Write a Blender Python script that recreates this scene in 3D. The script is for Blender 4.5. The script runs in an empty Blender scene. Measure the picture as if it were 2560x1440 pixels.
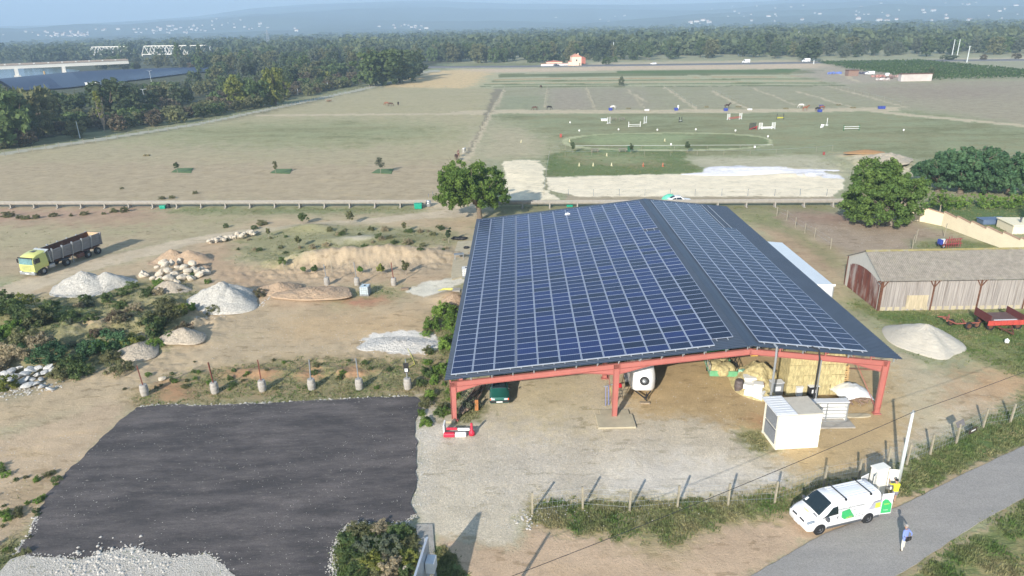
import bpy, math, random
import numpy as np
from math import sin, cos, pi, radians, atan2, hypot, sqrt, tan
from mathutils import Vector, Matrix
random.seed(7); NR = np.random.RandomState(11)
SC = bpy.context.scene; COL = SC.collection
# ------------------------------------------------------------------ camera model
F, PITCH, ROLL, H = 1737.2, .3634, .02292, 29.07
def G(px, py, z=0.0):
    """ground point seen at pixel (2560x1440 photograph), at height z"""
    xr = (px-1280)/F; yr = (720-py)/F
    cr, sr = cos(ROLL), sin(ROLL)
    xc = xr*cr+yr*sr; yc = -xr*sr+yr*cr
    c, s = cos(PITCH), sin(PITCH)
    Y = c+yc*s; Z = -s+yc*c
    t = (z-H)/Z
    return (xc*t, Y*t)
def PX(x, y, z=0.0):
    x = np.asarray(x, float); y = np.asarray(y, float); z = np.asarray(z, float)-H
    c, s = cos(PITCH), sin(PITCH)
    zc = np.maximum(y*c-z*s, 1e-3); yc = y*s+z*c; cr, sr = cos(ROLL), sin(ROLL)
    return 1280+F*(x*cr-yc*sr)/zc, 720-F*(x*sr+yc*cr)/zc
def HT(bx, by, ty):
    a = G(bx, by); lo, hi = 0., 300.
    for _ in range(40):
        m = (lo+hi)/2
        if PX(a[0], a[1], m)[1] > ty: lo = m
        else: hi = m
    return lo
cam = bpy.data.cameras.new('camera'); camo = bpy.data.objects.new('camera', cam); COL.objects.link(camo)
cam.sensor_width = 36; cam.lens = 36*F/2560; cam.clip_start = .5; cam.clip_end = 60000
f_ = Vector((0, cos(PITCH), -sin(PITCH))); u_ = Vector((0, sin(PITCH), cos(PITCH))); r_ = Vector((1, 0, 0))
# image x = x*cr - yc*sr ; image y = x*sr + yc*cr
rr = r_*cos(ROLL)-u_*sin(ROLL); uu = r_*sin(ROLL)+u_*cos(ROLL)
camo.matrix_world = Matrix(((rr.x, uu.x, -f_.x, 0), (rr.y, uu.y, -f_.y, 0), (rr.z, uu.z, -f_.z, H), (0, 0, 0, 1)))
SC.camera = camo
# ------------------------------------------------------------------ light
SUN_EL = radians(24.5); SHADOW_AZ = radians(26.0)     # shadows run this far right of straight ahead
w = bpy.data.worlds.new('World'); SC.world = w; w.use_nodes = True
nt = w.node_tree; nt.nodes.clear()
o = nt.nodes.new('ShaderNodeOutputWorld'); bg = nt.nodes.new('ShaderNodeBackground'); sk = nt.nodes.new('ShaderNodeTexSky')
sk.sky_type = 'NISHITA'; sk.sun_disc = False; sk.sun_elevation = SUN_EL
sk.sun_rotation = SHADOW_AZ+pi; sk.altitude = 100; sk.air_density = 1.3; sk.dust_density = 1.0; sk.ozone_density = 3.0
bg.inputs[1].default_value = .084
nt.links.new(sk.outputs[0], bg.inputs[0]); nt.links.new(bg.outputs[0], o.inputs[0])
sl = bpy.data.lights.new('sun', 'SUN'); sl.energy = 5.0; sl.angle = radians(.53); sl.color = (1, .94, .85)
so = bpy.data.objects.new('sun', sl); COL.objects.link(so)
sd = Vector((sin(SHADOW_AZ)*cos(SUN_EL), cos(SHADOW_AZ)*cos(SUN_EL), -sin(SUN_EL)))   # light travel direction
so.rotation_euler = sd.to_track_quat('-Z', 'Y').to_euler(); so.location = (0, -20, 80)
vs = SC.view_settings; vs.view_transform = 'Standard'; vs.look = 'None'; vs.gamma = 1; vs.use_curve_mapping = False
vs.exposure = .98
SC.cycles.max_bounces = 6; SC.cycles.diffuse_bounces = 2; SC.cycles.glossy_bounces = 2; SC.cycles.transparent_max_bounces = 8
SC.cycles.volume_bounces = 1; SC.cycles.use_adaptive_sampling = True; SC.cycles.adaptive_threshold = .02
SC.cycles.use_denoising = True
# ------------------------------------------------------------------ helpers
def lin(c): return tuple(((v/255)/12.92 if v/255 <= .04045 else ((v/255+.055)/1.055)**2.4) for v in c)
def S(r, g, b, k=.78): return tuple(v*k for v in lin((r, g, b)))
def tag(o, label=None, cat=None, group=None, kind=None):
    if label: o['label'] = label
    if cat: o['category'] = cat
    if group: o['group'] = group
    if kind: o['kind'] = kind
    return o
def empty(name, loc=(0, 0, 0), rz=0., label=None, cat=None, group=None):
    o = bpy.data.objects.new(name, None); COL.objects.link(o); o.location = loc if len(loc) == 3 else (loc[0], loc[1], 0)
    o.rotation_euler = (0, 0, rz); o.empty_display_size = .3
    return tag(o, label, cat, group)
KIDS = {}
def link(name, me, mat=None, parent=None):
    o = bpy.data.objects.new(name, me); COL.objects.link(o)
    if mat is not None and not me.materials:
        for m in (mat if isinstance(mat, (list, tuple)) else [mat]): me.materials.append(m)
    if parent is not None: o.parent = parent; KIDS.setdefault(parent.name, []).append(o)
    return o
def copy_tree(o, parent=None, loc=None, rz=None, label=None, scale=None):
    c = o.copy(); COL.objects.link(c)
    if parent is not None: c.parent = parent; KIDS.setdefault(parent.name, []).append(c)
    if loc is not None: c.location = loc if len(loc) == 3 else (loc[0], loc[1], 0)
    if rz is not None: c.rotation_euler.z = rz
    if label: c['label'] = label
    if scale is not None: c.scale = (scale,)*3 if not isinstance(scale, tuple) else scale
    for ch in list(KIDS.get(o.name, [])): copy_tree(ch, c)
    return c
def mesh_np(name, verts, faces_flat, nper, smooth=False):
    """fast mesh: verts (N,3), faces all with nper corners"""
    me = bpy.data.meshes.new(name); V = np.asarray(verts, np.float32); Fc = np.asarray(faces_flat, np.int32).ravel()
    nf = len(Fc)//nper
    me.vertices.add(len(V)); me.vertices.foreach_set('co', V.ravel())
    me.loops.add(len(Fc)); me.loops.foreach_set('vertex_index', Fc)
    me.polygons.add(nf); me.polygons.foreach_set('loop_start', np.arange(nf, dtype=np.int32)*nper)
    if smooth: me.polygons.foreach_set('use_smooth', np.ones(nf, bool))
    me.update(calc_edges=True)
    return me
class MB:
    """collects simple shapes into one mesh"""
    def __init__(s): s.v = []; s.f = []; s.m = []; s.mi = 0
    def add(s, vs, fs):
        n = len(s.v); s.v += [tuple(v) for v in vs]
        for f in fs: s.f.append([i+n for i in f]); s.m.append(s.mi)
        return s
    def box(s, c, d, rz=0., rx=0., ry=0.):
        M = Matrix.Rotation(rz, 3, 'Z') @ Matrix.Rotation(ry, 3, 'Y') @ Matrix.Rotation(rx, 3, 'X')
        vs = []
        for z in (-1, 1):
            for x, y in ((-1, -1), (1, -1), (1, 1), (-1, 1)):
                p = M @ Vector((x*d[0]/2, y*d[1]/2, z*d[2]/2)); vs.append((p.x+c[0], p.y+c[1], p.z+c[2]))
        return s.add(vs, [(3, 2, 1, 0), (4, 5, 6, 7), (0, 1, 5, 4), (1, 2, 6, 5), (2, 3, 7, 6), (3, 0, 4, 7)])
    def bar(s, a, b, wd, ht=None, up=(0, 0, 1)):
        a = Vector(a); b = Vector(b); ht = ht or wd; d = (b-a).normalized(); U = Vector(up)
        if abs(d.dot(U)) > .99: U = Vector((0, 1, 0))
        X = d.cross(U).normalized()*wd/2; Y = X.cross(d).normalized()*ht/2
        vs = [a-X-Y, a+X-Y, a+X+Y, a-X+Y, b-X-Y, b+X-Y, b+X+Y, b-X+Y]
        return s.add(vs, [(0, 1, 2, 3), (7, 6, 5, 4), (4, 5, 1, 0), (5, 6, 2, 1), (6, 7, 3, 2), (7, 4, 0, 3)])
    def tube(s, pts, r, n=8, cap=True):
        pts = [Vector(p) for p in pts]; rs = r if isinstance(r, (list, tuple)) else [r]*len(pts); base = len(s.v); vs = []
        pu = None
        for i, p in enumerate(pts):
            d = (pts[min(i+1, len(pts)-1)]-pts[max(i-1, 0)]).normalized()
            U = Vector((0, 0, 1)) if abs(d.z) < .9 else Vector((1, 0, 0))
            if pu is not None: U = pu
            X = d.cross(U).normalized(); Y = X.cross(d).normalized(); pu = Y
            for k in range(n): a = 2*pi*k/n; vs.append(p+X*cos(a)*rs[i]+Y*sin(a)*rs[i])
        fs = []
        for i in range(len(pts)-1):
            for k in range(n): k2 = (k+1) % n; fs.append((i*n+k, i*n+k2, (i+1)*n+k2, (i+1)*n+k))
        if cap: fs.append(tuple(range(n))[::-1]); fs.append(tuple((len(pts)-1)*n+k for k in range(n)))
        return s.add(vs, fs)
    def lathe(s, prof, c=(0, 0, 0), n=16, axis='z', M=None):
        vs = []; fs = []
        for r, z in prof:
            for k in range(n):
                a = 2*pi*k/n; p = Vector((r*cos(a), r*sin(a), z))
                if axis == 'y': p = Vector((p.x, p.z, p.y))
                elif axis == 'x': p = Vector((p.z, p.x, p.y))
                if M is not None: p = M @ p
                vs.append((p.x+c[0], p.y+c[1], p.z+c[2]))
        m = len(prof)
        for i in range(m-1):
            for k in range(n): k2 = (k+1) % n; fs.append((i*n+k, i*n+k2, (i+1)*n+k2, (i+1)*n+k))
        fs.append(tuple(range(n))[::-1]); fs.append(tuple((m-1)*n+k for k in range(n)))
        return s.add(vs, fs)
    def prism(s, poly, z0, z1):
        n = len(poly); vs = [(p[0], p[1], z0) for p in poly]+[(p[0], p[1], z1) for p in poly]
        fs = [tuple(range(n))[::-1], tuple(range(n, 2*n))]+[(i, (i+1) % n, n+(i+1) % n, n+i) for i in range(n)]
        return s.add(vs, fs)
    def xprism(s, prof, x0, x1, M=None):
        """prof in (y,z), extruded along x"""
        n = len(prof); vs = [(x0, p[0], p[1]) for p in prof]+[(x1, p[0], p[1]) for p in prof]
        if M is not None: vs = [M @ Vector(v) for v in vs]
        fs = [tuple(range(n))[::-1], tuple(range(n, 2*n))]+[(i, (i+1) % n, n+(i+1) % n, n+i) for i in range(n)]
        return s.add(vs, fs)
    def blob(s, c, r, seed=0, sub=2, rough=.25, flat=1.):
        rg = np.random.RandomState(seed); import bmesh
        bm = bmesh.new(); bmesh.ops.create_icosphere(bm, subdivisions=sub, radius=1)
        ax = rg.normal(size=(5, 3)); ph = rg.uniform(0, 6, 5); fr = rg.uniform(1, 3, 5)
        vs = []
        for v in bm.verts:
            p = np.array(v.co); k = 1+rough*sum(sin(fr[i]*float(p@ax[i])+ph[i]) for i in range(5))/2.5
            rr_ = r if isinstance(r, (tuple, list)) else (r, r, r)
            vs.append((c[0]+p[0]*rr_[0]*k, c[1]+p[1]*rr_[1]*k, c[2]+p[2]*rr_[2]*k*flat))
        fs = [[v.index for v in f.verts] for f in bm.faces]; bm.free()
        return s.add(vs, fs)
    def build(s, name, mat, parent=None, smooth=False, bevel=0., auto=None):
        me = bpy.data.meshes.new(name); me.from_pydata(s.v, [], s.f)
        mats = mat if isinstance(mat, (list, tuple)) else [mat]
        for m in mats: me.materials.append(m)
        if len(mats) > 1: me.polygons.foreach_set('material_index', s.m)
        if smooth: me.polygons.foreach_set('use_smooth', [True]*len(s.f))
        me.update()
        if auto: me.set_sharp_from_angle(angle=radians(auto))
        o = link(name, me, None, parent)
        if bevel: b = o.modifiers.new('bevel', 'BEVEL'); b.width = bevel; b.segments = 2; b.limit_method = 'ANGLE'
        return o
# value noise in numpy
def _h(ix, iy, seed):
    n = (ix*374761393+iy*668265263+seed*1442695041) & 0xffffffff
    n = ((n ^ (n >> 13))*1274126177) & 0xffffffff
    return ((n ^ (n >> 16)) & 0xffff)/65535.
def vnoise(x, y, sc=1., seed=0, oc=3):
    x = np.asarray(x, float)*sc; y = np.asarray(y, float)*sc; out = 0; a = 1.; t = 0
    for k in range(oc):
        ix = np.floor(x).astype(np.int64); iy = np.floor(y).astype(np.int64); fx = x-ix; fy = y-iy
        fx = fx*fx*(3-2*fx); fy = fy*fy*(3-2*fy)
        v = (_h(ix, iy, seed)*(1-fx)+_h(ix+1, iy, seed)*fx)*(1-fy)+(_h(ix, iy+1, seed)*(1-fx)+_h(ix+1, iy+1, seed)*fx)*fy
        out = out+v*a; t += a; a *= .5; x = x*2.03+17; y = y*2.03-9; seed += 5
    return out/t
def inpoly(x, y, poly):
    r = np.zeros(x.shape, bool); n = len(poly); j = n-1
    for i in range(n):
        xi, yi = poly[i]; xj, yj = poly[j]
        if yi != yj:
            c = ((yi > y) != (yj > y)) & (x < (xj-xi)*(y-yi)/(yj-yi)+xi); r ^= c
        j = i
    return r
# ------------------------------------------------------------------ materials
def node(nt, t, **kw):
    n = nt.nodes.new(t)
    for k, v in kw.items():
        if k.startswith('i_'): n.inputs[k[2:]].default_value = v
        elif k.startswith('n_'): n.inputs[int(k[2:])].default_value = v
        else: setattr(n, k, v)
    return n
MATS = {}
def mat(name, c, rough=.7, metal=0., var=.15, scale=3., dirt=None, bump=0., bscale=None, spec=None, trans=0., emit=None, stretch=None, coat=0.):
    if name in MATS: return MATS[name]
    m = bpy.data.materials.new(name); m.use_nodes = True; nt = m.node_tree; p = nt.nodes['Principled BSDF']
    tc = node(nt, 'ShaderNodeTexCoord'); mp = node(nt, 'ShaderNodeMapping'); nt.links.new(tc.outputs['Object'], mp.inputs[0])
    if stretch: mp.inputs['Scale'].default_value = stretch
    n1 = node(nt, 'ShaderNodeTexNoise', i_Scale=scale, i_Detail=5., i_Roughness=.6); nt.links.new(mp.outputs[0], n1.inputs['Vector'])
    mr = node(nt, 'ShaderNodeMapRange', n_1=.25, n_2=.75, n_3=1-var, n_4=1+var); nt.links.new(n1.outputs['Fac'], mr.inputs[0])
    mx = node(nt, 'ShaderNodeMix', data_type='RGBA', blend_type='MULTIPLY', n_0=1.); mx.inputs[6].default_value = (*c, 1)
    nt.links.new(mr.outputs[0], mx.inputs[7]); out = mx.outputs[2]
    if dirt:
        n2 = node(nt, 'ShaderNodeTexNoise', i_Scale=scale*.45, i_Detail=7., i_Roughness=.68); nt.links.new(mp.outputs[0], n2.inputs['Vector'])
        m2 = node(nt, 'ShaderNodeMapRange', n_1=dirt[3], n_2=dirt[3]+.15, n_3=0., n_4=dirt[4] if len(dirt) > 4 else .8); nt.links.new(n2.outputs['Fac'], m2.inputs[0])
        x2 = node(nt, 'ShaderNodeMix', data_type='RGBA'); nt.links.new(m2.outputs[0], x2.inputs[0]); nt.links.new(out, x2.inputs[6])
        x2.inputs[7].default_value = (*dirt[:3], 1); out = x2.outputs[2]
    nt.links.new(out, p.inputs['Base Color']); p.inputs['Roughness'].default_value = rough; p.inputs['Metallic'].default_value = metal
    if spec is not None: p.inputs['Specular IOR Level'].default_value = spec
    if coat: p.inputs['Coat Weight'].default_value = coat; p.inputs['Coat Roughness'].default_value = .08
    if trans: p.inputs['Transmission Weight'].default_value = trans
    if bump:
        nb = node(nt, 'ShaderNodeTexNoise', i_Scale=bscale or scale*6, i_Detail=4.); nt.links.new(mp.outputs[0], nb.inputs['Vector'])
        b = node(nt, 'ShaderNodeBump', i_Strength=min(1, bump), i_Distance=.05*max(1, bump)); nt.links.new(nb.outputs['Fac'], b.inputs['Height']); nt.links.new(b.outputs[0], p.inputs['Normal'])
    MATS[name] = m; return m
def leafmat(name, c, c2=None, var=.35, scale=.6, rough=.75):
    if name in MATS: return MATS[name]
    m = bpy.data.materials.new(name); m.use_nodes = True; nt = m.node_tree; p = nt.nodes['Principled BSDF']
    tc = node(nt, 'ShaderNodeTexCoord'); oi = node(nt, 'ShaderNodeObjectInfo')
    ad = node(nt, 'ShaderNodeVectorMath', operation='ADD'); nt.links.new(tc.outputs['Object'], ad.inputs[0])
    sc_ = node(nt, 'ShaderNodeVectorMath', operation='SCALE'); sc_.inputs[0].default_value = (37, 11, 23); nt.links.new(oi.outputs['Random'], sc_.inputs['Scale']); nt.links.new(sc_.outputs[0], ad.inputs[1])
    n1 = node(nt, 'ShaderNodeTexNoise', i_Scale=scale, i_Detail=3.); nt.links.new(ad.outputs[0], n1.inputs['Vector'])
    n2 = node(nt, 'ShaderNodeTexNoise', i_Scale=scale*7, i_Detail=2.); nt.links.new(ad.outputs[0], n2.inputs['Vector'])
    m1 = node(nt, 'ShaderNodeMapRange', n_1=.35, n_2=.65, n_3=0., n_4=1.); nt.links.new(n1.outputs['Fac'], m1.inputs[0])
    x1 = node(nt, 'ShaderNodeMix', data_type='RGBA'); nt.links.new(m1.outputs[0], x1.inputs[0]); x1.inputs[6].default_value = (*c, 1); x1.inputs[7].default_value = (*(c2 or tuple(v*1.5 for v in c)), 1)
    m2 = node(nt, 'ShaderNodeMapRange', n_1=.3, n_2=.7, n_3=1-var, n_4=1+var); nt.links.new(n2.outputs['Fac'], m2.inputs[0])
    m3 = node(nt, 'ShaderNodeMapRange', n_1=0., n_2=1., n_3=.8, n_4=1.25); nt.links.new(oi.outputs['Random'], m3.inputs[0])
    mm = node(nt, 'ShaderNodeMath', operation='MULTIPLY'); nt.links.new(m2.outputs[0], mm.inputs[0]); nt.links.new(m3.outputs[0], mm.inputs[1])
    x2 = node(nt, 'ShaderNodeMix', data_type='RGBA', blend_type='MULTIPLY', n_0=1.); nt.links.new(x1.outputs[2], x2.inputs[6]); nt.links.new(mm.outputs[0], x2.inputs[7])
    nt.links.new(x2.outputs[2], p.inputs['Base Color']); p.inputs['Roughness'].default_value = rough; p.inputs['Specular IOR Level'].default_value = .25
    tr = node(nt, 'ShaderNodeBsdfTranslucent'); nt.links.new(x2.outputs[2], tr.inputs[0])
    ms = node(nt, 'ShaderNodeMixShader', n_0=.42); nt.links.new(p.outputs[0], ms.inputs[1]); nt.links.new(tr.outputs[0], ms.inputs[2])
    nt.links.new(ms.outputs[0], nt.nodes['Material Output'].inputs[0])
    MATS[name] = m; return m
# ------------------------------------------------------------------ terrain relief (metres)
# gentle humps given as (pixel x, pixel y, radius x, radius y, height)
HUMPS = [(60, 800, 5.5, 3., 1.5), (180, 850, 6, 3, 1.1), (330, 810, 5, 3, 1.1), (420, 760, 4, 2.5, .9), (90, 905, 5, 2, .8), (230, 760, 6, 1.6, -.5),
         (880, 648, 8, 1.8, 1.1), (1010, 640, 6, 1.8, 1.2), (800, 655, 6, 1.6, .9), (760, 742, 4, 2.2, .55), (640, 730, 3.5, 2, .4),
         (780, 572, 3.5, 1.8, .8), (900, 600, 7, 2, .5), (470, 850, 3, 1.5, .45), (400, 830, 3, 2, .4), (1130, 745, 2.2, 1.6, .7),
         (2200, 405, 7, 5, 1.2), (2160, 392, 6, 3, 1.), (1900, 425, 14, 1.6, .7), (1800, 422, 6, 1.4, .5), (2030, 436, 8, 1.6, .5),
         (950, 1390, 1.9, 1.6, .4), (1310, 430, 4, 8, .35), (650, 930, 2.5, .8, .25), (860, 930, 3, .8, .25)]
HU = [(G(a, b), rx, ry, h) for a, b, rx, ry, h in HUMPS]
ROUGH = [(900, 645, 15, 6, .34), (700, 700, 10, 4, .16), (200, 830, 13, 8, .35), (400, 780, 9, 6, .25), (1000, 860, 7, 3, .08), (620, 930, 14, 3, .10), (980, 930, 9, 3, .10), (2180, 415, 14, 7, .5), (950, 1400, 1.8, 1.8, .15)]
RG = [(G(a, b), rx, ry, h) for a, b, rx, ry, h in ROUGH]
def TZ(x, y):
    x = np.asarray(x, float); y = np.asarray(y, float); z = np.zeros(np.broadcast(x, y).shape)
    for (cx, cy), rx, ry, h in HU:
        q = ((x-cx)/rx)**2+((y-cy)/ry)**2
        z = z+h*np.exp(-q*1.1)
    for (cx, cy), rx, ry, h in RG:
        z = z+h*np.exp(-(((x-cx)/rx)**4+((y-cy)/ry)**4))*(vnoise(x, y, 1.1, 91, 3)*2-1)
    return z
def tz(x, y): return float(TZ(x, y))
def P(px, py):
    """point on the terrain under pixel"""
    x, y = G(px, py); z = tz(x, y)
    for _ in range(3): x, y = G(px, py, z); z = tz(x, y)
    return (x, y, z)
# ------------------------------------------------------------------ ground zones: (polygon px, colour, veg, gravel, dry streaks)
def road_strip(pts, wpx):
    """polyline with per-point half width (px) -> polygon"""
    up = []; dn = []
    for i, (x, y) in enumerate(pts):
        a = pts[max(i-1, 0)]; b = pts[min(i+1, len(pts)-1)]; dx, dy = b[0]-a[0], b[1]-a[1]; L = hypot(dx, dy) or 1
        ww = wpx[i] if isinstance(wpx, (list, tuple)) else wpx
        up.append((x-dy/L*ww, y+dx/L*ww)); dn.append((x+dy/L*ww, y-dx/L*ww))
    return up+dn[::-1]
DIRT = (198, 172, 144); TAN = (212, 192, 160)
Z = []
def zone(poly, c, veg=0., grav=0., dry=0., edge=1., soft=.0): Z.append((poly, c, veg, grav, dry, edge))
zone([(-900, 330), (300, 330), (600, 285), (960, 216), (1260, 222), (1225, 285), (1190, 345), (1150, 500), (-900, 500)], (186, 174, 138), .40, 0, .5)
zone([(-900, 400), (300, 398), (800, 408), (1160, 402), (1155, 515), (-900, 515)], (186, 168, 138), .14, .1, .6, 2.5)
zone([(0, 395), (1100, 400), (1100, 380), (600, 350), (0, 380)], (184, 170, 138), .3, 0, .5, 3)
zone([(300, 325), (900, 300), (1150, 320), (1130, 345), (700, 372), (350, 350)], (166, 166, 126), .6, 0, .4, 4)
zone([(1230, 285), (1250, 215), (2090, 212), (2330, 268), (2200, 280)], (170, 164, 134), .45, 0, .3)
zone([(1240, 280), (2200, 270), (2560, 300), (3300, 300), (3300, 430), (2560, 425), (2100, 378), (1950, 390), (1365, 400), (1230, 400), (1205, 345)], (158, 162, 124), .62, 0, .35)
zone([(1255, 300), (1380, 350), (1380, 385), (1290, 400), (1165, 400), (1190, 345), (1225, 288)], (188, 176, 144), .25, .1, .4, 2)
zone([(1372, 222), (1472, 222), (1488, 275), (1362, 275)], (172, 160, 138), .12, .3, .3)
zone([(1476, 222), (1590, 222), (1640, 270), (1492, 272)], (170, 160, 136), .25, 0, .3, 1.5)
zone([(1255, 240), (1362, 240), (1355, 275), (1235, 275)], (160, 160, 128), .4, 0, .3)
zone([(2085, 212), (2560, 198), (3300, 190), (3300, 300), (2560, 318), (2300, 272)], (174, 162, 136), .2, 0, .5, 2)
zone([(2150, 232), (2560, 205), (2560, 235), (2420, 250)], (166, 150, 130), .1, 0, .5, 4)
zone([(960, 218), (1082, 176), (1246, 172), (1236, 186), (1184, 221)], (222, 194, 146), 0, .1, .5)
zone([(1190, 220), (1240, 182), (2080, 172), (2135, 210)], (186, 182, 146), .3, 0, .2)
for k, (ya, yb, c, v) in enumerate([(183, 192, (104, 116, 82), .8), (196, 198, (190, 160, 120), 0), (200, 203, (130, 146, 100), .8), (205, 207, (194, 172, 134), 0), (208, 211, (128, 148, 100), .8), (214, 216, (110, 126, 88), .8)]):
    zone([(1246-k*9, ya+2), (2060+k*10, ya-8+k*1.3), (2062+k*10, yb-8+k*1.3), (1244-k*9, yb+2)], c, v, 0, 0, .4)
zone([(1540, 177), (2000, 172), (2020, 180), (1540, 183)], (92, 122, 78), .9, 0, 0, .4)
zone([(1130, 173), (1250, 172), (1500, 166), (2050, 158), (2100, 165), (2050, 171), (1540, 176), (1240, 182)], (216, 192, 162), 0, .1, .2)
zone([(1480, 157), (2050, 149), (2060, 155), (1480, 163)], (200, 184, 150), .1, 0, .2)
zone([(2040, 150), (2560, 143), (3300, 135), (3300, 200), (2560, 178), (2300, 152)], (172, 168, 138), .4, 0, .3)
zone([(2300, 148), (2560, 143), (3300, 130), (3300, 142), (2560, 149)], (204, 190, 156), .1)
zone([(1060, 158), (1360, 158), (1360, 165), (1060, 168)], (140, 150, 112), .7)
zone([(2060, 160), (2320, 200), (2100, 212), (2000, 190)], (182, 168, 146), .15, .3, .3)
# light tracks between paddocks
for pts, wd in (([(1130, 283), (1230, 279), (1500, 279), (1900, 277), (2250, 272)], 4.5), ([(2180, 277), (2300, 290), (2560, 314), (3300, 380)], 3), ([(1262, 224), (1228, 285), (1196, 340), (1158, 400)], [3, 4, 7, 14]),
                ([(1368, 222), (1364, 272)], 1.6), ([(1465, 220), (1488, 275)], 1.8), ([(1568, 222), (1612, 270)], 1.3), ([(1580, 235), (1620, 255)], 1.5), ([(1660, 217), (1745, 274)], 2.2), ([(1780, 228), (1868, 272)], 2.2),
                ([(1880, 220), (1990, 262)], 1.2), ([(1990, 228), (2130, 268)], 1.2), ([(640, 288), (1240, 284)], 2.), ([(2070, 215), (2270, 269)], 1.), ([(2080, 178), (2150, 205)], 2)):
    zone(road_strip(pts, wd), (206, 190, 158), .05, .2, .2, .6)
zone([(1235, 222), (1258, 222), (1222, 290), (1190, 345), (1172, 385), (1165, 380), (1200, 320)], (150, 140, 118), .4, 0, .4, .6)
# riding oval
def ell(cx, cy, a, b, n=40, e=2.6): return [(cx+a*(abs(cos(t))**(2/e))*(1 if cos(t) > 0 else -1), cy+b*(abs(sin(t))**(2/e))*(1 if sin(t) > 0 else -1)-(cos(t))*(-.0)) for t in [2*pi*i/n for i in range(n)]]
zone(ell(1668, 354, 263, 22.5), (190, 188, 146), .1, 0, .1, .3)
zone(ell(1672, 353.5, 250, 19.5), (132, 152, 104), .75, 0, .15, .4)
zone([(1480, 336), (1750, 335), (1700, 372), (1440, 360)], (158, 166, 122), .5, 0, .35, 1)
zone([(1368, 388), (1430, 374), (1720, 378), (1712, 396), (1772, 433), (1500, 438), (1366, 442)], (118, 144, 92), .85, 0, .15, .7)
zone([(1440, 385), (1640, 395), (1600, 412), (1460, 408)], (158, 160, 118), .4, 0, .3, 2)
zone([(1715, 394), (2040, 388), (2120, 432), (2095, 445), (1780, 434)], (196, 188, 158), .18, .7, .3)
zone([(1345, 440), (1372, 436), (1376, 490), (1350, 500)], (150, 140, 112), .3, .2)
zone([(2120, 384), (2190, 388), (2204, 400), (2130, 397)], (214, 164, 106), 0, .2)
zone([(2110, 392), (2210, 400), (2300, 428), (2290, 436), (2180, 428)], (216, 200, 170), .05, .5)
zone([(1255, 405), (1300, 399), (1345, 402), (1363, 420), (1358, 470), (1400, 498), (1250, 502), (1265, 440)], (248, 232, 200), 0, .0, 0, .4)
zone([(1758, 430), (1775, 419), (1850, 414), (1960, 424), (2105, 440), (2108, 447), (1960, 438), (1760, 436)], (238, 235, 238), 0, .6, 0, .5)
zone([(1420, 488), (2085, 488), (2085, 502), (1420, 505)], (182, 166, 138), .3, .2, .4, .6)
zone([(1365, 444), (1500, 439), (1760, 433), (1950, 436), (2108, 446), (2105, 470), (2085, 491), (1440, 491), (1420, 484), (1370, 476)], (250, 234, 204), 0, .0, 0, .35)
# between the raised channel and the truck
zone([(-900, 518), (1060, 518), (1110, 530), (1180, 545), (650, 572), (430, 605), (0, 700), (-900, 900)], (184, 170, 136), .42, .05, .5)
zone([(-900, 518), (400, 518), (380, 545), (0, 560), (-900, 570)], (186, 156, 132), .15, .1, .4, 2)
zone([(420, 518), (1060, 518), (1030, 530), (430, 534)], (142, 152, 108), .75, 0, .2, 1)
zone([(150, 545), (420, 540), (420, 555), (180, 565)], (180, 150, 124), .1, 0, .3, 2)
zone([(1060, 500), (1180, 500), (1400, 545), (1190, 560), (1080, 532)], TAN, .1, .1, .3, 1)
zone([(1230, 512), (2080, 508), (2090, 540), (1200, 560)], (150, 146, 110), .6, .1, .3, 1)
zone([(650, 545), (1190, 548), (1200, 640), (1130, 700), (1170, 900), (1120, 960), (500, 950), (0, 1080), (-900, 1400), (-900, 1000), (0, 740), (480, 610)], (198, 176, 144), .25, .25, .4)
zone(road_strip([(-300, 850), (0, 738), (180, 672), (330, 638), (470, 604), (640, 578), (800, 562), (900, 554), (1050, 540), (1180, 530)], [28, 22, 16, 12, 10, 8, 6, 6, 8, 12]), (208, 190, 162), .04, .25, .2, .8)
zone([(-900, 620), (60, 690), (400, 600), (400, 585), (0, 640)], (188, 168, 138), .35, 0, .4, 2)
zone([(560, 620), (640, 575), (900, 560), (1130, 575), (1180, 600), (1130, 625), (900, 640), (650, 680)], (168, 162, 124), .6, .1, .4, 1.5)
zone([(845, 600), (930, 590), (940, 600), (880, 606)], (216, 204, 182), 0, .3)
zone([(760, 650), (830, 632), (990, 636), (1080, 605), (1130, 610), (1140, 640), (1120, 690), (760, 685)], (188, 168, 140), .16, .4, .6, 1.5)
zone([(490, 672), (700, 668), (1120, 686), (1120, 708), (850, 712), (620, 705), (500, 690)], (198, 172, 140), .1, .3, .2)
zone([(505, 648), (545, 620), (560, 660), (700, 712), (830, 735), (845, 762), (690, 770), (560, 700)], (190, 162, 132), .12, .35, .5, 1.5)
zone([(540, 600), (570, 612), (556, 660), (520, 680), (500, 660)], (190, 160, 130), .06, .3, .2, 1.5)
zone([(860, 720), (1000, 712), (1030, 740), (900, 770), (820, 780)], (168, 158, 118), .6, .1, .4, 1.5)
zone([(1010, 730), (1060, 706), (1140, 692), (1165, 700), (1110, 730), (1060, 742)], (232, 224, 204), .1, .5, 0, .8)
zone([(860, 745), (980, 742), (960, 760), (870, 768)], (196, 146, 116), .05, .2)
zone([(1130, 740), (1160, 738), (1150, 775), (1110, 765)], (184, 140, 104), 0, .5)
zone([(1075, 790), (1110, 765), (1160, 770), (1150, 850), (1130, 960), (1125, 1070), (1060, 1075), (1045, 990), (1090, 900), (1090, 830)], (150, 142, 96), .75, .1, .2, 1.2)
zone([(700, 790), (1080, 770), (1060, 830), (900, 850), (700, 850)], (204, 176, 138), .12, .35, .3, 2)
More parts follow.
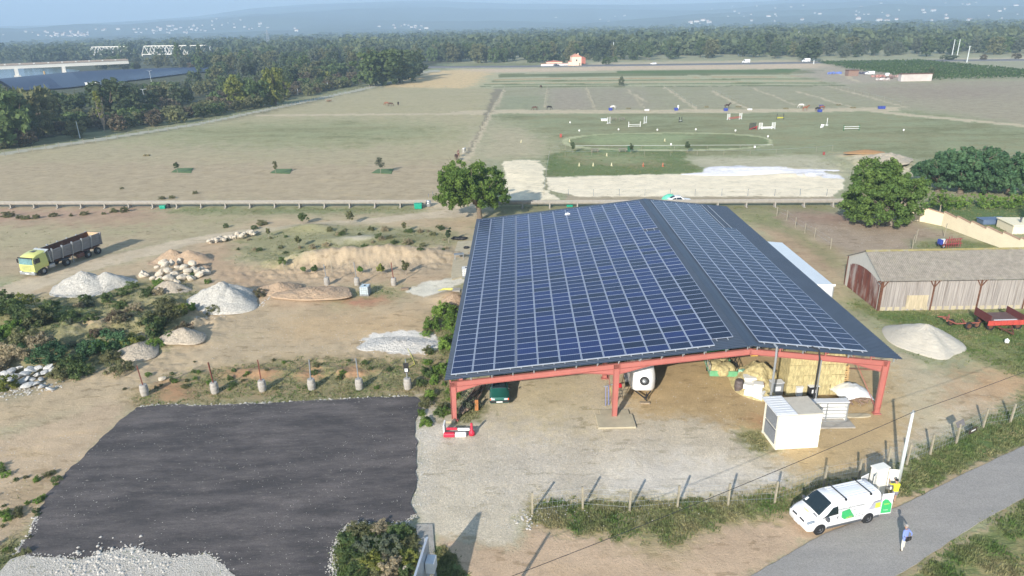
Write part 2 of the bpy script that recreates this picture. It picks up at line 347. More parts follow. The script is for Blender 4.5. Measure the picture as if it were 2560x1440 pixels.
zone([(905, 850), (930, 833), (1000, 825), (1085, 832), (1098, 850), (1085, 872), (1030, 886), (960, 880)], (234, 226, 214), .02, .7, 0, .8)
zone([(290, 1010), (360, 960), (480, 925), (700, 895), (960, 890), (1130, 900), (1130, 990), (1060, 1060), (1045, 990), (800, 1000), (345, 1020), (300, 1030)], (168, 148, 112), .62, .1, .3, 1.2)
for a, b in ((600, 938), (662, 935), (775, 937), (880, 932), (440, 985), (420, 965)): zone(ell(a, b, 34, 9, 12, 2), (204, 150, 112), .02, .4, 0, 1)
zone([(-900, 850), (0, 756), (150, 740), (300, 700), (450, 690), (500, 740), (480, 800), (420, 870), (300, 915), (180, 940), (0, 960), (-900, 1100)], (150, 142, 104), .68, .15, .5, 1.2)
zone([(90, 770), (180, 768), (240, 790), (230, 815), (150, 815)], (110, 118, 88), .85, 0, .1, 1)
zone([(190, 830), (260, 810), (290, 820), (240, 842)], (206, 178, 142), .0, .3)
zone([(310, 880), (370, 842), (390, 850), (340, 890)], (206, 188, 160), .0, .5)
zone([(-50, 930), (120, 925), (150, 960), (60, 1000), (-50, 1000)], (176, 162, 132), .3, .5, .2)
zone([(-900, 1100), (0, 1090), (300, 990), (340, 1014), (270, 1090), (170, 1200), (60, 1340), (0, 1400), (-900, 1600)], (202, 178, 148), .10, .25, .8, 1)
zone([(0, 1210), (100, 1170), (160, 1180), (90, 1290), (60, 1340), (0, 1380)], (186, 162, 130), .42, .1, .3, 1.5)
zone([(0, 1350), (60, 1340), (50, 1380), (20, 1440), (0, 1440)], (96, 104, 70), .85, 0, .2)
# yard
zone([(1040, 1000), (1058, 985), (1120, 1068), (1180, 1062), (1200, 1010), (1235, 940), (1300, 880), (1500, 860), (1900, 850), (2240, 880), (2300, 930), (2420, 960), (2560, 950), (2560, 1040), (2300, 1120), (2200, 1180), (2130, 1200), (1980, 1212), (1850, 1245), (1560, 1270), (1330, 1265), (1290, 1310), (1290, 1372), (1100, 1345), (1040, 1310)], (214, 200, 176), .0, .75, .15)
zone([(1200, 1015), (1235, 940), (1260, 900), (1520, 880), (1500, 1060), (1460, 1100), (1300, 1060)], (218, 202, 168), .0, .5, .2, 4)
zone([(1555, 880), (1900, 860), (2240, 890), (2300, 960), (2310, 1080), (2130, 1190), (1990, 1190), (1930, 1130), (1850, 1070), (1700, 1040), (1590, 1050), (1560, 1000)], (200, 174, 132), .03, .3, .25, 1.4)
zone([(2240, 890), (2330, 930), (2430, 960), (2380, 1060), (2300, 1080), (2250, 1000)], (206, 190, 158), .05, .3, .3, 1.5)
zone([(2400, 930), (2560, 900), (2800, 900), (2800, 980), (2560, 1000), (2380, 1050)], (202, 168, 130), .1, .3, .2, 2)
zone([(1560, 1150), (1640, 1130), (1780, 1140), (1790, 1160), (1900, 1180), (1920, 1210), (1840, 1240), (1600, 1262), (1510, 1240), (1500, 1190)], (226, 215, 198), 0, .35, .0, 2.5)
zone([(1900, 1195), (1960, 1188), (1980, 1200), (1930, 1215)], (230, 228, 226), 0, .2)
zone([(1840, 1080), (1900, 1070), (1925, 1115), (1910, 1140), (1860, 1110)], (120, 132, 82), .8, 0, .1, 1)
zone([(1885, 1040), (1925, 1045), (1920, 1066), (1880, 1060)], (196, 146, 110), 0, .3)
zone([(1240, 1010), (1150, 1010), (1140, 1060), (1200, 1050)], (140, 136, 92), .6, .1, .2)
zone([(1045, 1000), (1062, 1000), (1075, 1060), (1130, 1085), (1130, 1100), (1055, 1110), (1062, 1200), (1050, 1300), (1028, 1290), (1036, 1120)], (222, 212, 196), .0, .9, 0, 1.5)
zone([(1190, 1110), (1330, 1120), (1480, 1110), (1500, 1180), (1330, 1230), (1200, 1200)], (218, 206, 188), .0, .95, 0, 5)
# verge along the front fence and bottom dirt
zone([(1090, 1340), (1290, 1372), (1320, 1300), (1330, 1262), (1800, 1255), (1960, 1215), (2250, 1180), (2270, 1270), (2130, 1320), (1990, 1378), (1870, 1450), (1700, 1600), (1000, 1600), (1080, 1440)], (206, 178, 148), .05, .3, .3)
zone([(1312, 1300), (1330, 1250), (1500, 1240), (1830, 1240), (1960, 1215), (2000, 1200), (2200, 1180), (2230, 1205), (2130, 1225), (2000, 1260), (1970, 1300), (1820, 1310), (1700, 1365), (1620, 1372), (1560, 1345), (1420, 1335)], (164, 152, 104), .72, .05, .35, 1.2)
zone([(1500, 1350), (1640, 1340), (1740, 1390), (1680, 1400)], (182, 162, 126), .35, .1, .2, 2)
zone([(2222, 1200), (2330, 1120), (2560, 990), (3000, 760), (3000, 895), (2560, 1108), (2400, 1186), (2262, 1256), (2235, 1240)], (116, 130, 76), .92, 0, .25, 1)
zone([(2150, 1275), (2300, 1230), (2560, 1108), (2560, 1118), (2300, 1245), (2160, 1300)], (196, 172, 138), .15, .3, .2, .8)
zone([(2230, 1450), (2350, 1376), (2560, 1252), (3100, 1000), (3100, 1700), (2100, 1700)], (128, 136, 84), .85, 0, .35, 1)
zone([(2440, 1450), (2560, 1370), (2700, 1300), (2700, 1600), (2400, 1600)], (176, 158, 116), .5, .1, .4, 2)
zone([(2225, 1450), (2345, 1376), (2560, 1252), (2560, 1262), (2360, 1385), (2250, 1450)], (176, 160, 126), .35, .2, .3, .8)
# right: lane beside the barn, rough grass, paddock by the wall
zone([(1830, 535), (1960, 530), (2130, 640), (2110, 760), (2300, 940), (2240, 900), (2080, 745), (1930, 610)], (196, 176, 140), .1, .3, .3)
zone([(1900, 560), (1960, 545), (2120, 640), (2110, 700), (2060, 690)], (180, 150, 122), .08, .2, .3, 2)
zone([(1840, 535), (1950, 525), (2010, 580), (2120, 660), (2110, 680), (1960, 575), (1860, 560)], (152, 150, 108), .55, .1, .3, 1)
zone([(1955, 528), (2270, 545), (2330, 575), (2560, 625), (2130, 642), (1980, 560)], (178, 158, 136), .05, .6, .4, 1)
zone([(1980, 530), (2140, 535), (2160, 560), (2000, 560)], (164, 136, 116), .03, .5, .3, 2)
zone([(2280, 602), (2440, 598), (2560, 628), (2560, 640), (2290, 628)], (128, 142, 92), .75, 0, .3, 1)
zone([(2115, 740), (2200, 770), (2560, 780), (3000, 800), (3000, 960), (2560, 945), (2440, 890), (2330, 860), (2230, 815), (2150, 775)], (122, 142, 72), .9, 0, .3, 1)
zone([(2440, 890), (2560, 930), (2560, 900), (2420, 850)], (176, 168, 118), .6, .1, .4, 2)
zone([(2330, 505), (2560, 500), (3300, 500), (3300, 600), (2560, 585), (2440, 560), (2340, 528)], (106, 138, 90), .9, 0, .1, 1)
zone([(-900, 372), (0, 388), (350, 338), (650, 284), (960, 212), (1085, 177), (1140, 150), (1100, 110), (-900, 135)], (92, 94, 70), .25, 0, .3, 1)
zone(road_strip([(-700, 478), (0, 371), (250, 337), (500, 300), (720, 256), (960, 206), (1060, 177), (1100, 174)], [14, 11, 9, 7, 6, 4, 3, 2]), (150, 156, 116), .7, .1, .2, .5)
zone(road_strip([(-700, 492), (0, 385), (250, 348), (500, 309), (720, 263), (960, 211), (1060, 180), (1100, 176)], [5, 3.8, 3, 2.6, 2.4, 2.4, 2.2, 2]), (188, 184, 166), .15, .3, .2, .4)
zone([(836, 1440), (832, 1370), (850, 1330), (900, 1304), (1000, 1306), (1045, 1320), (1052, 1500), (840, 1560)], (128, 122, 84), .8, .1, .2, .5)
zone([(1075, 1370), (1110, 1360), (1185, 1450), (1180, 1560), (1080, 1560)], (120, 124, 78), .85, 0, .1, .8)
# mesh: angular rows and columns, fine where the photograph looks
az = np.concatenate([np.radians(np.linspace(-180, -47, 40)[:-1]), np.radians(np.linspace(-47, 47, 1080)), np.radians(np.linspace(47, 180, 40)[1:-1])])
va = np.concatenate([np.linspace(84, 46, 24)[:-1], np.linspace(46, 2.2, 640)[:-1], np.geomspace(2.2, .06, 40)])  # degrees below the horizon
rad = H/np.tan(np.radians(va)); rad = np.concatenate([[.5], rad])
A, R_ = np.meshgrid(az, rad); X = R_*np.sin(A); Y = R_*np.cos(A)
zz = TZ(X, Y)-.06*vnoise(X, Y, .7, 3, 3)*np.clip((500-R_)/300, 0, 1)
wx = X+ (vnoise(X, Y, .55, 21, 3)-.5)*2.2; wy = Y+(vnoise(X, Y, .55, 41, 3)-.5)*2.2
wfx = X+(vnoise(X, Y, .06, 61, 3)-.5)*14; wfy = Y+(vnoise(X, Y, .06, 81, 3)-.5)*14
ca = np.zeros(X.shape+(3,)); ca[:] = lin((170, 168, 134)); vm = np.full(X.shape, .5); gm = np.zeros(X.shape); dm = np.full(X.shape, .3)
near = np.clip(R_/120, .25, 6)
def _bn(sd):
    t = np.clip(np.log(R_/45)/np.log(3.6), 0, 2.999); out = 0
    for k, sc_ in enumerate((2.2, .6, .17, .05)): out = out+vnoise(X, Y, sc_, sd+k*3, 4)*np.clip(1-abs(t-k), 0, 1)
    return out-.5
dwx = _bn(21)*near*3.2; dwy = _bn(157)*near*3.2
for poly, c, veg, grav, dry, edge in Z:
    pg = [G(a, b) for a, b in poly]; xs = [p[0] for p in pg]; ys = [p[1] for p in pg]; mg = 6*edge*max(1, max(ys)/60)
    bb = (X > min(xs)-mg) & (X < max(xs)+mg) & (Y > min(ys)-mg) & (Y < max(ys)+mg)
    if not bb.any(): continue
    x_ = X[bb]; y_ = Y[bb]; kk = edge*(1.5 if edge >= .9 else 1); wxx = dwx[bb]*kk; wyy = dwy[bb]*kk
    s = np.zeros(x_.shape)
    JJ = [(0, 0), (.3, .1), (-.2, .3), (-.1, -.3)] if edge < .9 else [(2.2*cos(k*2.4)*sqrt((k+.5)/11), 2.2*sin(k*2.4)*sqrt((k+.5)/11)) for k in range(11)]
    for jx, jy in JJ:
        s += inpoly(x_+wxx+jx*near[bb]*edge, y_+wyy+jy*near[bb]*edge, pg)
    s /= len(JJ); cl = np.array(lin(c))
    ca[bb] = ca[bb]*(1-s[:, None])+cl*s[:, None]
    vm[bb] = vm[bb]*(1-s)+veg*s; gm[bb] = gm[bb]*(1-s)+grav*s; dm[bb] = dm[bb]*(1-s)+dry*s
nr, nc = X.shape
idx = np.arange(nr*nc).reshape(nr, nc)
q = np.stack([idx[:-1, :-1], idx[:-1, 1:], idx[1:, 1:], idx[1:, :-1]], -1).reshape(-1, 4)
q2 = np.stack([idx[:-1, -1], idx[:-1, 0], idx[1:, 0], idx[1:, -1]], -1).reshape(-1, 4)
ff = np.concatenate([q, q2])[:, ::-1]
gme = mesh_np('ground', np.stack([X, Y, zz], -1).reshape(-1, 3), ff, 4, True)
a1 = gme.color_attributes.new('soil', 'FLOAT_COLOR', 'POINT'); a1.data.foreach_set('color', np.concatenate([ca.reshape(-1, 3), np.ones((nr*nc, 1))], 1).astype(np.float32).ravel())
a2 = gme.color_attributes.new('cover', 'FLOAT_COLOR', 'POINT'); a2.data.foreach_set('color', np.stack([vm.ravel(), gm.ravel(), dm.ravel(), np.ones(nr*nc)], 1).astype(np.float32).ravel())
def ground_mat():
    m = bpy.data.materials.new('ground_soil_and_grass'); m.use_nodes = True; nt = m.node_tree; p = nt.nodes['Principled BSDF']; L = nt.links.new
    at = node(nt, 'ShaderNodeVertexColor', layer_name='soil'); cv = node(nt, 'ShaderNodeVertexColor', layer_name='cover')
    sp = node(nt, 'ShaderNodeSeparateColor'); L(cv.outputs[0], sp.inputs[0])
    geo = node(nt, 'ShaderNodeNewGeometry')
    def nz(s, d=4., ro=.6, st=None):
        n = node(nt, 'ShaderNodeTexNoise', i_Scale=s, i_Detail=d, i_Roughness=ro)
        if st:
            mp = node(nt, 'ShaderNodeMapping'); mp.inputs['Scale'].default_value = st; mp.inputs['Rotation'].default_value = (0, 0, .1); L(geo.outputs['Position'], mp.inputs[0]); L(mp.outputs[0], n.inputs['Vector'])
        else: L(geo.outputs['Position'], n.inputs['Vector'])
        return n.outputs['Fac']
    def mr(v, a, b, c, d):
        n = node(nt, 'ShaderNodeMapRange', n_1=a, n_2=b, n_3=c, n_4=d); L(v, n.inputs[0]); return n.outputs[0]
    def ma(op, a, b):
        n = node(nt, 'ShaderNodeMath', operation=op)
        for i, v in enumerate((a, b)):
            if isinstance(v, (int, float)): n.inputs[i].default_value = v
            else: L(v, n.inputs[i])
        return n.outputs[0]
    def mix(f, a, b, bt='MIX'):
        n = node(nt, 'ShaderNodeMix', data_type='RGBA', blend_type=bt)
        for i, v in ((0, f), (6, a), (7, b)):
            if isinstance(v, (int, float)): n.inputs[i].default_value = v
            elif isinstance(v, tuple): n.inputs[i].default_value = (*v, 1)
            else: L(v, n.inputs[i])
        return n.outputs[2]
    big = nz(.035, 5.); mid = nz(.35, 5., .65); tuft = nz(1.6, 4., .7, (1, 2.2, 1)); fine = nz(7., 4., .75); grit = nz(22., 3., .8); grit2 = nz(5.5, 2., .9)
    soil = mix(1., at.outputs[0], mr(mid, .3, .7, .86, 1.14), 'MULTIPLY')
    soil = mix(1., soil, mr(fine, .3, .7, .9, 1.1), 'MULTIPLY')
    # gravel: sharp light and dark stones
    g1 = mr(grit, .38, .62, .74, 1.24); g2 = mr(grit2, .35, .65, .86, 1.14)
    gr = ma('MULTIPLY', g1, g2)
    soil = mix(sp.outputs[1], soil, mix(1., soil, gr, 'MULTIPLY'))
    # dry streaks and dung / dark tufts
    st = nz(.5, 6., .72, (.35, 1.6, 1))
    soil = mix(ma('MULTIPLY', mr(st, .5, .66, 0., .5), sp.outputs[2]), soil, mix(1., soil, (.72, .68, .62), 'MULTIPLY'))
    soil = mix(ma('MULTIPLY', mr(nz(.23, 6., .7, (.5, 1.3, 1)), .55, .68, 0., .7), sp.outputs[2]), soil, mix(1., soil, (1.2, 1.15, 1.0), 'MULTIPLY'))
    sc1 = ma('MULTIPLY', mr(nz(1.1, 3., .6, (.55, 1.3, 1)), .575, .63, 0., .6), mr(nz(.12, 3., .6), .4, .6, .25, 1.))
    soil = mix(sc1, soil, mix(1., soil, (.52, .50, .42), 'MULTIPLY'))
    sc2 = mr(nz(2.3, 2., .7), .62, .68, 0., .5)
    soil = mix(sc2, soil, mix(1., soil, (1.22, 1.2, 1.16), 'MULTIPLY'))
    # grass cover
    cover = ma('ADD', ma('MULTIPLY', mid, .55), ma('ADD', ma('MULTIPLY', tuft, .65), ma('MULTIPLY', fine, .35)))   # mean .775
    cover = ma('SUBTRACT', ma('MULTIPLY', cover, 1.7), .5425); cover = ma('ADD', cover, ma('MULTIPLY', ma('SUBTRACT', nz(.07, 8., .74, (.6, 1.5, 1)), .5), 1.5))
    cover = ma('ADD', cover, ma('MULTIPLY', ma('SUBTRACT', sp.outputs[0], .5), .95))
    cf = mr(cover, .78, 1.0, 0., .92)
    gcol = mix(mr(tuft, .35, .68, 0., 1.), (.115, .118, .05), (.29, .255, .125))
    gcol = mix(mr(mid, .42, .62, 0., .7), gcol, (.175, .18, .08))
    gcol = mix(mr(big, .4, .6, 0., .5), gcol, (.38, .32, .18))
    gcol = mix(1., gcol, mr(fine, .3, .7, .6, 1.4), 'MULTIPLY'); gcol = mix(mr(nz(1.7, 3., .6, (.5, 1.2, 1)), .56, .66, 0., .7), gcol, mix(1., gcol, (.62, .68, .55), 'MULTIPLY')); gcol = mix(mr(nz(.8, 4., .7, (.5, 1.4, 1)), .56, .68, 0., .6), gcol, (.36, .32, .20))
    lush = mr(sp.outputs[0], .7, .9, 0., .88)
    gcol = mix(lush, gcol, mix(mr(fine, .35, .65, 0., 1.), (.075, .13, .036), (.155, .215, .07)))
    dry = mr(sp.outputs[0], .65, .3, 0., .62)
    gcol = mix(dry, gcol, mix(1., soil, (.80, .86, .72), 'MULTIPLY'))
    col = mix(cf, mix(1., soil, (.86, .86, .86), 'MULTIPLY'), gcol)
    L(col, p.inputs['Base Color']); p.inputs['Roughness'].default_value = .92; p.inputs['Specular IOR Level'].default_value = .2
    hgt = ma('ADD', ma('MULTIPLY', fine, .5), ma('ADD', ma('MULTIPLY', ma('MULTIPLY', grit, sp.outputs[1]), .5), ma('MULTIPLY', tuft, ma('MULTIPLY', sp.outputs[0], 2.))))
    b = node(nt, 'ShaderNodeBump', i_Strength=.7, i_Distance=.12); L(hgt, b.inputs['Height']); L(b.outputs[0], p.inputs['Normal'])
    return m
ground = link('ground', gme, ground_mat()); ground['kind'] = 'structure'
# ------------------------------------------------------------------ flat sheets: asphalt lot, lane, far road
def dens(poly, step=.5, rough=.12, seed=0):
    out = []
    for i in range(len(poly)):
        a = np.array(poly[i]); b = np.array(poly[(i+1) % len(poly)]); L = np.hypot(*(b-a)); n = max(1, int(L/step))
        for k in range(n): out.append(a+(b-a)*k/n)
    out = np.array(out); nx = vnoise(out[:, 0], out[:, 1], 1.3, seed, 3)-.5; ny = vnoise(out[:, 0], out[:, 1], 1.3, seed+9, 3)-.5
    return [(float(p[0]+nx[i]*rough*2), float(p[1]+ny[i]*rough*2)) for i, p in enumerate(out)]
def sheet(name, poly, z, m, thick=.05):
    import bmesh
    bm = bmesh.new(); vs = [bm.verts.new((p[0], p[1], z)) for p in poly]; f = bm.faces.new(vs)
    if f.normal.z < 0: f.normal_flip()
    r = bmesh.ops.extrude_face_region(bm, geom=[f]); 
    for v in [e for e in r['geom'] if isinstance(e, bmesh.types.BMVert)]: v.co.z -= thick
    bmesh.ops.triangulate(bm, faces=[g for g in bm.faces if len(g.verts) > 4]); bmesh.ops.recalc_face_normals(bm, faces=bm.faces)
    me = bpy.data.meshes.new(name); bm.to_mesh(me); bm.free()
    return link(name, me, m)
def asphalt(name, c, pale, amt, scale, fleck):
    m = bpy.data.materials.new(name); m.use_nodes = True; nt = m.node_tree; p = nt.nodes['Principled BSDF']; L = nt.links.new
    geo = node(nt, 'ShaderNodeNewGeometry')
    mp = node(nt, 'ShaderNodeMapping'); mp.inputs['Scale'].default_value = (.5, 1.8, 1); mp.inputs['Rotation'].default_value = (0, 0, -.25); L(geo.outputs['Position'], mp.inputs[0])
    a = node(nt, 'ShaderNodeTexNoise', i_Scale=scale, i_Detail=8., i_Roughness=.75); L(mp.outputs[0], a.inputs['Vector'])
    b = node(nt, 'ShaderNodeTexNoise', i_Scale=14., i_Detail=4., i_Roughness=.8); L(geo.outputs['Position'], b.inputs['Vector'])
    d = node(nt, 'ShaderNodeTexNoise', i_Scale=3.2, i_Detail=6., i_Roughness=.75); L(mp.outputs[0], d.inputs['Vector'])
    def mr(v, *q):
        n = node(nt, 'ShaderNodeMapRange', n_1=q[0], n_2=q[1], n_3=q[2], n_4=q[3]); L(v, n.inputs[0]); return n.outputs[0]
    x = node(nt, 'ShaderNodeMix', data_type='RGBA'); L(mr(a.outputs['Fac'], .42, .72, 0., amt), x.inputs[0]); x.inputs[6].default_value = (*c, 1); x.inputs[7].default_value = (*pale, 1)
    y = node(nt, 'ShaderNodeMix', data_type='RGBA', blend_type='MULTIPLY', n_0=1.); L(x.outputs[2], y.inputs[6]); L(mr(b.outputs['Fac'], .3, .7, .7, 1.3), y.inputs[7])
    z = node(nt, 'ShaderNodeMix', data_type='RGBA'); L(mr(d.outputs['Fac'], .61, .70, 0., fleck), z.inputs[0]); L(y.outputs[2], z.inputs[6]); z.inputs[7].default_value = (.36, .31, .27, 1)
    L(z.outputs[2], p.inputs['Base Color']); p.inputs['Roughness'].default_value = .85; p.inputs['Specular IOR Level'].default_value = .3
    bm_ = node(nt, 'ShaderNodeBump', i_Strength=.5, i_Distance=.03); L(b.outputs['Fac'], bm_.inputs['Height']); L(bm_.outputs[0], p.inputs['Normal'])
    return m
LOT = [(345, 1018), (400, 1012), (520, 1014), (640, 1009), (760, 1004), (850, 998), (1010, 990), (1045, 992), (1053, 1012), (1036, 1060), (1042, 1105), (1038, 1150), (1044, 1200), (1030, 1260), (1036, 1285), (1010, 1305), (950, 1312), (900, 1302), (868, 1312), (845, 1335), (830, 1370), (825, 1400), (832, 1440), (838, 1520), (640, 1560), (600, 1450), (560, 1420), (520, 1384), (430, 1394), (380, 1390), (320, 1368), (270, 1384), (200, 1398), (60, 1388), (42, 1378), (80, 1330), (92, 1290), (120, 1235), (170, 1180), (220, 1128), (262, 1090), (300, 1050)]
lot = sheet('asphalt_lot', dens([G(*p) for p in LOT], .25, .22, 5), .035, asphalt('dark_asphalt', (.068, .061, .060), (.175, .15, .14), 1., .3, .8), .1); lot['kind'] = 'structure'
RL = [(1500, 1680), (1700, 1560), (1880, 1440), (1990, 1375), (2060, 1335), (2130, 1310), (2260, 1262), (2400, 1190), (2560, 1115), (3000, 905), (3800, 560)]
RRt = [(3800, 640), (3000, 1035), (2560, 1245), (2450, 1305), (2350, 1370), (2240, 1440), (2060, 1560), (1900, 1680)]
road = sheet('road', dens([G(*p) for p in RL+RRt], .6, .08, 9), .03, asphalt('worn_asphalt', (.30, .28, .255), (.37, .34, .31), 1., .35, .12), .1); road['kind'] = 'structure'
FR = [(900, 176), (1040, 170), (1060, 168.5), (1300, 167), (1500, 164.5), (1700, 162), (2000, 157.5), (2150, 155), (2300, 152.5), (2560, 150.5), (3400, 141)]
fr = sheet('far_road', [G(x, y-2.1) for x, y in FR]+[G(x, y+1.9) for x, y in FR[::-1]], .25, asphalt('grey_road', (.17, .165, .165), (.2, .19, .19), 1., .1, .0), .4); fr['kind'] = 'structure'; fr.name = 'country_road'
gr_ = [(-40, 1470), (28, 1400), (60, 1390), (200, 1400), (320, 1369), (430, 1396), (520, 1385), (570, 1425), (640, 1480), (640, 1560), (0, 1600)]
gp = sheet('gravel_patch', dens([G(*p) for p in gr_], .3, .12, 15), .05, None, .1)
gp.data.materials.append(mat('white_gravel', (.53, .485, .42), .9, var=.4, scale=15., dirt=(.24, .2, .16, .52, .6), bump=1.5, bscale=14.)); gp['kind'] = 'structure'
# ------------------------------------------------------------------ vegetation
def crown_np(seed, rad, cz, ncl, per, ls, clr=.3, low=-.55, bias=.5, up=.3, pts=None):
    """leaf quads in clumps spread over a crown; returns verts (N*4,3)"""
    rg = np.random.RandomState(seed)
    if pts is None:
        d = rg.normal(size=(ncl*3, 3)); d /= np.linalg.norm(d, axis=1)[:, None]; r = rg.uniform(bias**3, 1, ncl*3)**(1/3.)
        c = d*r[:, None]*(1+.16*np.sin(d[:, :1]*4+seed)+.12*np.sin(d[:, 1:2]*5+seed*2)); c = c[c[:, 2] > low][:ncl]
        c = c*np.array(rad)+np.array([0, 0, cz])
    else: c = np.asarray(pts, float)
    n = len(c); cr = np.mean(rad)*clr*rg.uniform(.6, 1.25, n)
    ld = rg.normal(size=(n, per, 3)); ld[..., 2] = ld[..., 2]*.8+up; ld /= np.linalg.norm(ld, axis=2)[..., None]
    p = c[:, None]+ld*(cr[:, None]*1.)[:, None, :].transpose(0, 2, 1)*rg.uniform(.35, 1.05, (n, per, 1))
    nm = ld+rg.normal(size=ld.shape)*.55; nm /= np.linalg.norm(nm, axis=2)[..., None]
    t = np.cross(nm, rg.normal(size=nm.shape)); t /= np.linalg.norm(t, axis=2)[..., None]+1e-9; b = np.cross(nm, t)
    s = ls*rg.uniform(.5, 1.25, (n, per, 1)); t = t*s; b = b*s*rg.uniform(.5, .9, (n, per, 1))
    q = np.stack([p-t-b*.3, p+b-t*.1, p+t+b*.2, p-b+t*.15], 2)
    return q.reshape(-1, 3)
def trunk_mb(h, r, seed, fork=.35, spread=.35, nl=5, crown_r=None, n=7):
    rg = random.Random(seed); mb = MB(); a = (0, 0, -.15); f = (rg.uniform(-.1, .1)*h*.3, rg.uniform(-.1, .1)*h*.3, h*fork)
    mb.tube([a, (f[0]*.3, f[1]*.3, h*fork*.5), f], [r*1.35, r, r*.85], n)
    cr = crown_r or h*spread
    for k in range(nl):
        an = 2*pi*k/nl+rg.uniform(-.4, .4); q = rg.uniform(.5, .8); e = (f[0]+cos(an)*cr*q, f[1]+sin(an)*cr*q, h*rg.uniform(.62, .85))
        m = ((f[0]+e[0])/2+rg.uniform(-.2, .2), (f[1]+e[1])/2+rg.uniform(-.2, .2), (f[2]+e[2])/2-h*.02)
        mb.tube([f, m, e], [r*.6, r*.35, r*.1], 5)
    return mb
BARK = mat('bark', (.16, .125, .09), .9, var=.3, scale=4)
BARKP = mat('pale_bark', (.33, .28, .22), .9, var=.3, scale=4)
LEAF = dict(
    dark=leafmat('leaves_dark', (.085, .12, .06), (.125, .16, .072)), mid=leafmat('leaves_mid', (.10, .15, .055), (.15, .20, .07)),
    olive=leafmat('leaves_olive', (.155, .168, .078), (.21, .208, .10)), yellow=leafmat('leaves_yellow', (.17, .20, .05), (.25, .26, .065)),
    red=leafmat('leaves_reddish', (.19, .135, .095), (.15, .145, .085)), grey=leafmat('leaves_greygreen', (.12, .145, .095), (.17, .19, .12)),
    bright=leafmat('leaves_bright', (.13, .225, .045), (.21, .31, .065), .4, .5), locust=leafmat('leaves_locust', (.075, .16, .075), (.125, .215, .095), .4, .5), straw=leafmat('dry_stalks', (.36, .30, .19), (.44, .37, .24), .35, .6),
    far=leafmat('leaves_far', (.085, .115, .065), (.15, .175, .085), .45, .02), green=leafmat('leaves_green', (.105, .18, .045), (.165, .245, .06), .45, .5), twig=leafmat('bare_twigs', (.22, .17, .13), (.3, .25, .2), .3))
def two_mat_mesh(name, leaves, tm, mats):
    """one mesh: quads of leaves (slot 0) and trunk (slot 1)"""
    nl = len(leaves); V = np.concatenate([leaves, np.array(tm.v)]) if tm else leaves
    me = bpy.data.meshes.new(name); me.vertices.add(len(V)); me.vertices.foreach_set('co', V.astype(np.float32).ravel())
    lq = np.arange(nl); fl = [lq]; st = list(range(0, nl, 4)); mi = [0]*(nl//4); off = nl
    if tm:
        ex = []
        for f in tm.f: st.append(off); off += len(f); ex += [i+nl for i in f]; mi.append(1)
        fl.append(np.array(ex))
    L = np.concatenate(fl).astype(np.int32); me.loops.add(len(L)); me.loops.foreach_set('vertex_index', L)
    me.polygons.add(len(st)); me.polygons.foreach_set('loop_start', np.array(st, np.int32)); me.polygons.foreach_set('material_index', np.array(mi, np.int32))
    me.update(calc_edges=True)
    for m in mats: me.materials.append(m)
    return me
# woodland prototypes, unit height 10 m
def wood_proto(k, kind):
    if kind == 'round': q = crown_np(k, (4.1, 4.1, 4.7), 5.0, 56, 22, .6, .25, -.9, .4); t = trunk_mb(10, .22, k)
    elif kind == 'tall': q = crown_np(k, (2.9, 2.9, 4.9), 5.0, 48, 22, .55, .28, -.92, .4); t = trunk_mb(10, .2, k)
    elif kind == 'bush': q = crown_np(k, (5., 5., 5.), 4., 40, 24, .75, .3, -.5, .5); t = trunk_mb(6, .2, k, .2)
    elif kind == 'poplar':
        rg = np.random.RandomState(k); zz_ = rg.uniform(1.5, 9.8, 60); r = 1.25*np.sin(np.clip(zz_/10, 0, 1)*pi)**.6; an = rg.uniform(0, 6.3, 60)
        q = crown_np(k, (1., 1., 1.), 0, 0, 16, .38, .5, pts=np.stack([cos_(an)*r*.6, sin_(an)*r*.6, zz_], 1)); t = trunk_mb(9.5, .18, k, .5, .08)
    return q, t
cos_ = np.cos; sin_ = np.sin
WP = {}
for i, kind in enumerate(['round', 'round', 'round', 'tall', 'tall', 'bush', 'bush', 'poplar']):
    q, t = wood_proto(50+i, kind); WP.setdefault(kind, []).append(two_mat_mesh(kind+'_tree_mesh', q, t, [LEAF['dark'], BARK]))
def put_tree(name, kind, xy, h, lm, label, group=None, cat='tree', wide=1., z=None, k=None):
    me = WP[kind][random.randrange(len(WP[kind])) if k is None else k]
    o = bpy.data.objects.new(name, me); COL.objects.link(o)
    o.location = (xy[0], xy[1], tz(*xy) if z is None else z); s = h/10.; o.scale = (s*wide*random.uniform(.9, 1.12), s*wide*random.uniform(.9, 1.12), s)
    o.rotation_euler.z = random.uniform(0, 6.3)
    o.material_slots[0].link = 'OBJECT'; o.material_slots[0].material = LEAF[lm]
    return tag(o, label, cat, group)
def scatter_px(poly, spacing, n, seed=1):
    rg = random.Random(seed); pg = [G(*p) for p in poly]; xs = [p[0] for p in pg]; ys = [p[1] for p in pg]; out = []; tr = 0
    PA = np.array(pg)
    while len(out) < n and tr < n*60:
        tr += 1; x = rg.uniform(min(xs), max(xs)); y = rg.uniform(min(ys), max(ys))
        if not inpoly(np.array([x]), np.array([y]), pg)[0]: continue
        if any((x-a)**2+(y-b)**2 < spacing**2 for a, b in out): continue
        out.append((x, y))
    return out
KL = {'straw': 'dry straw coloured', 'bright': 'bright green', 'dark': 'dark green', 'mid': 'mid green', 'olive': 'olive green', 'yellow': 'yellow green', 'red': 'reddish brown', 'grey': 'grey green'}
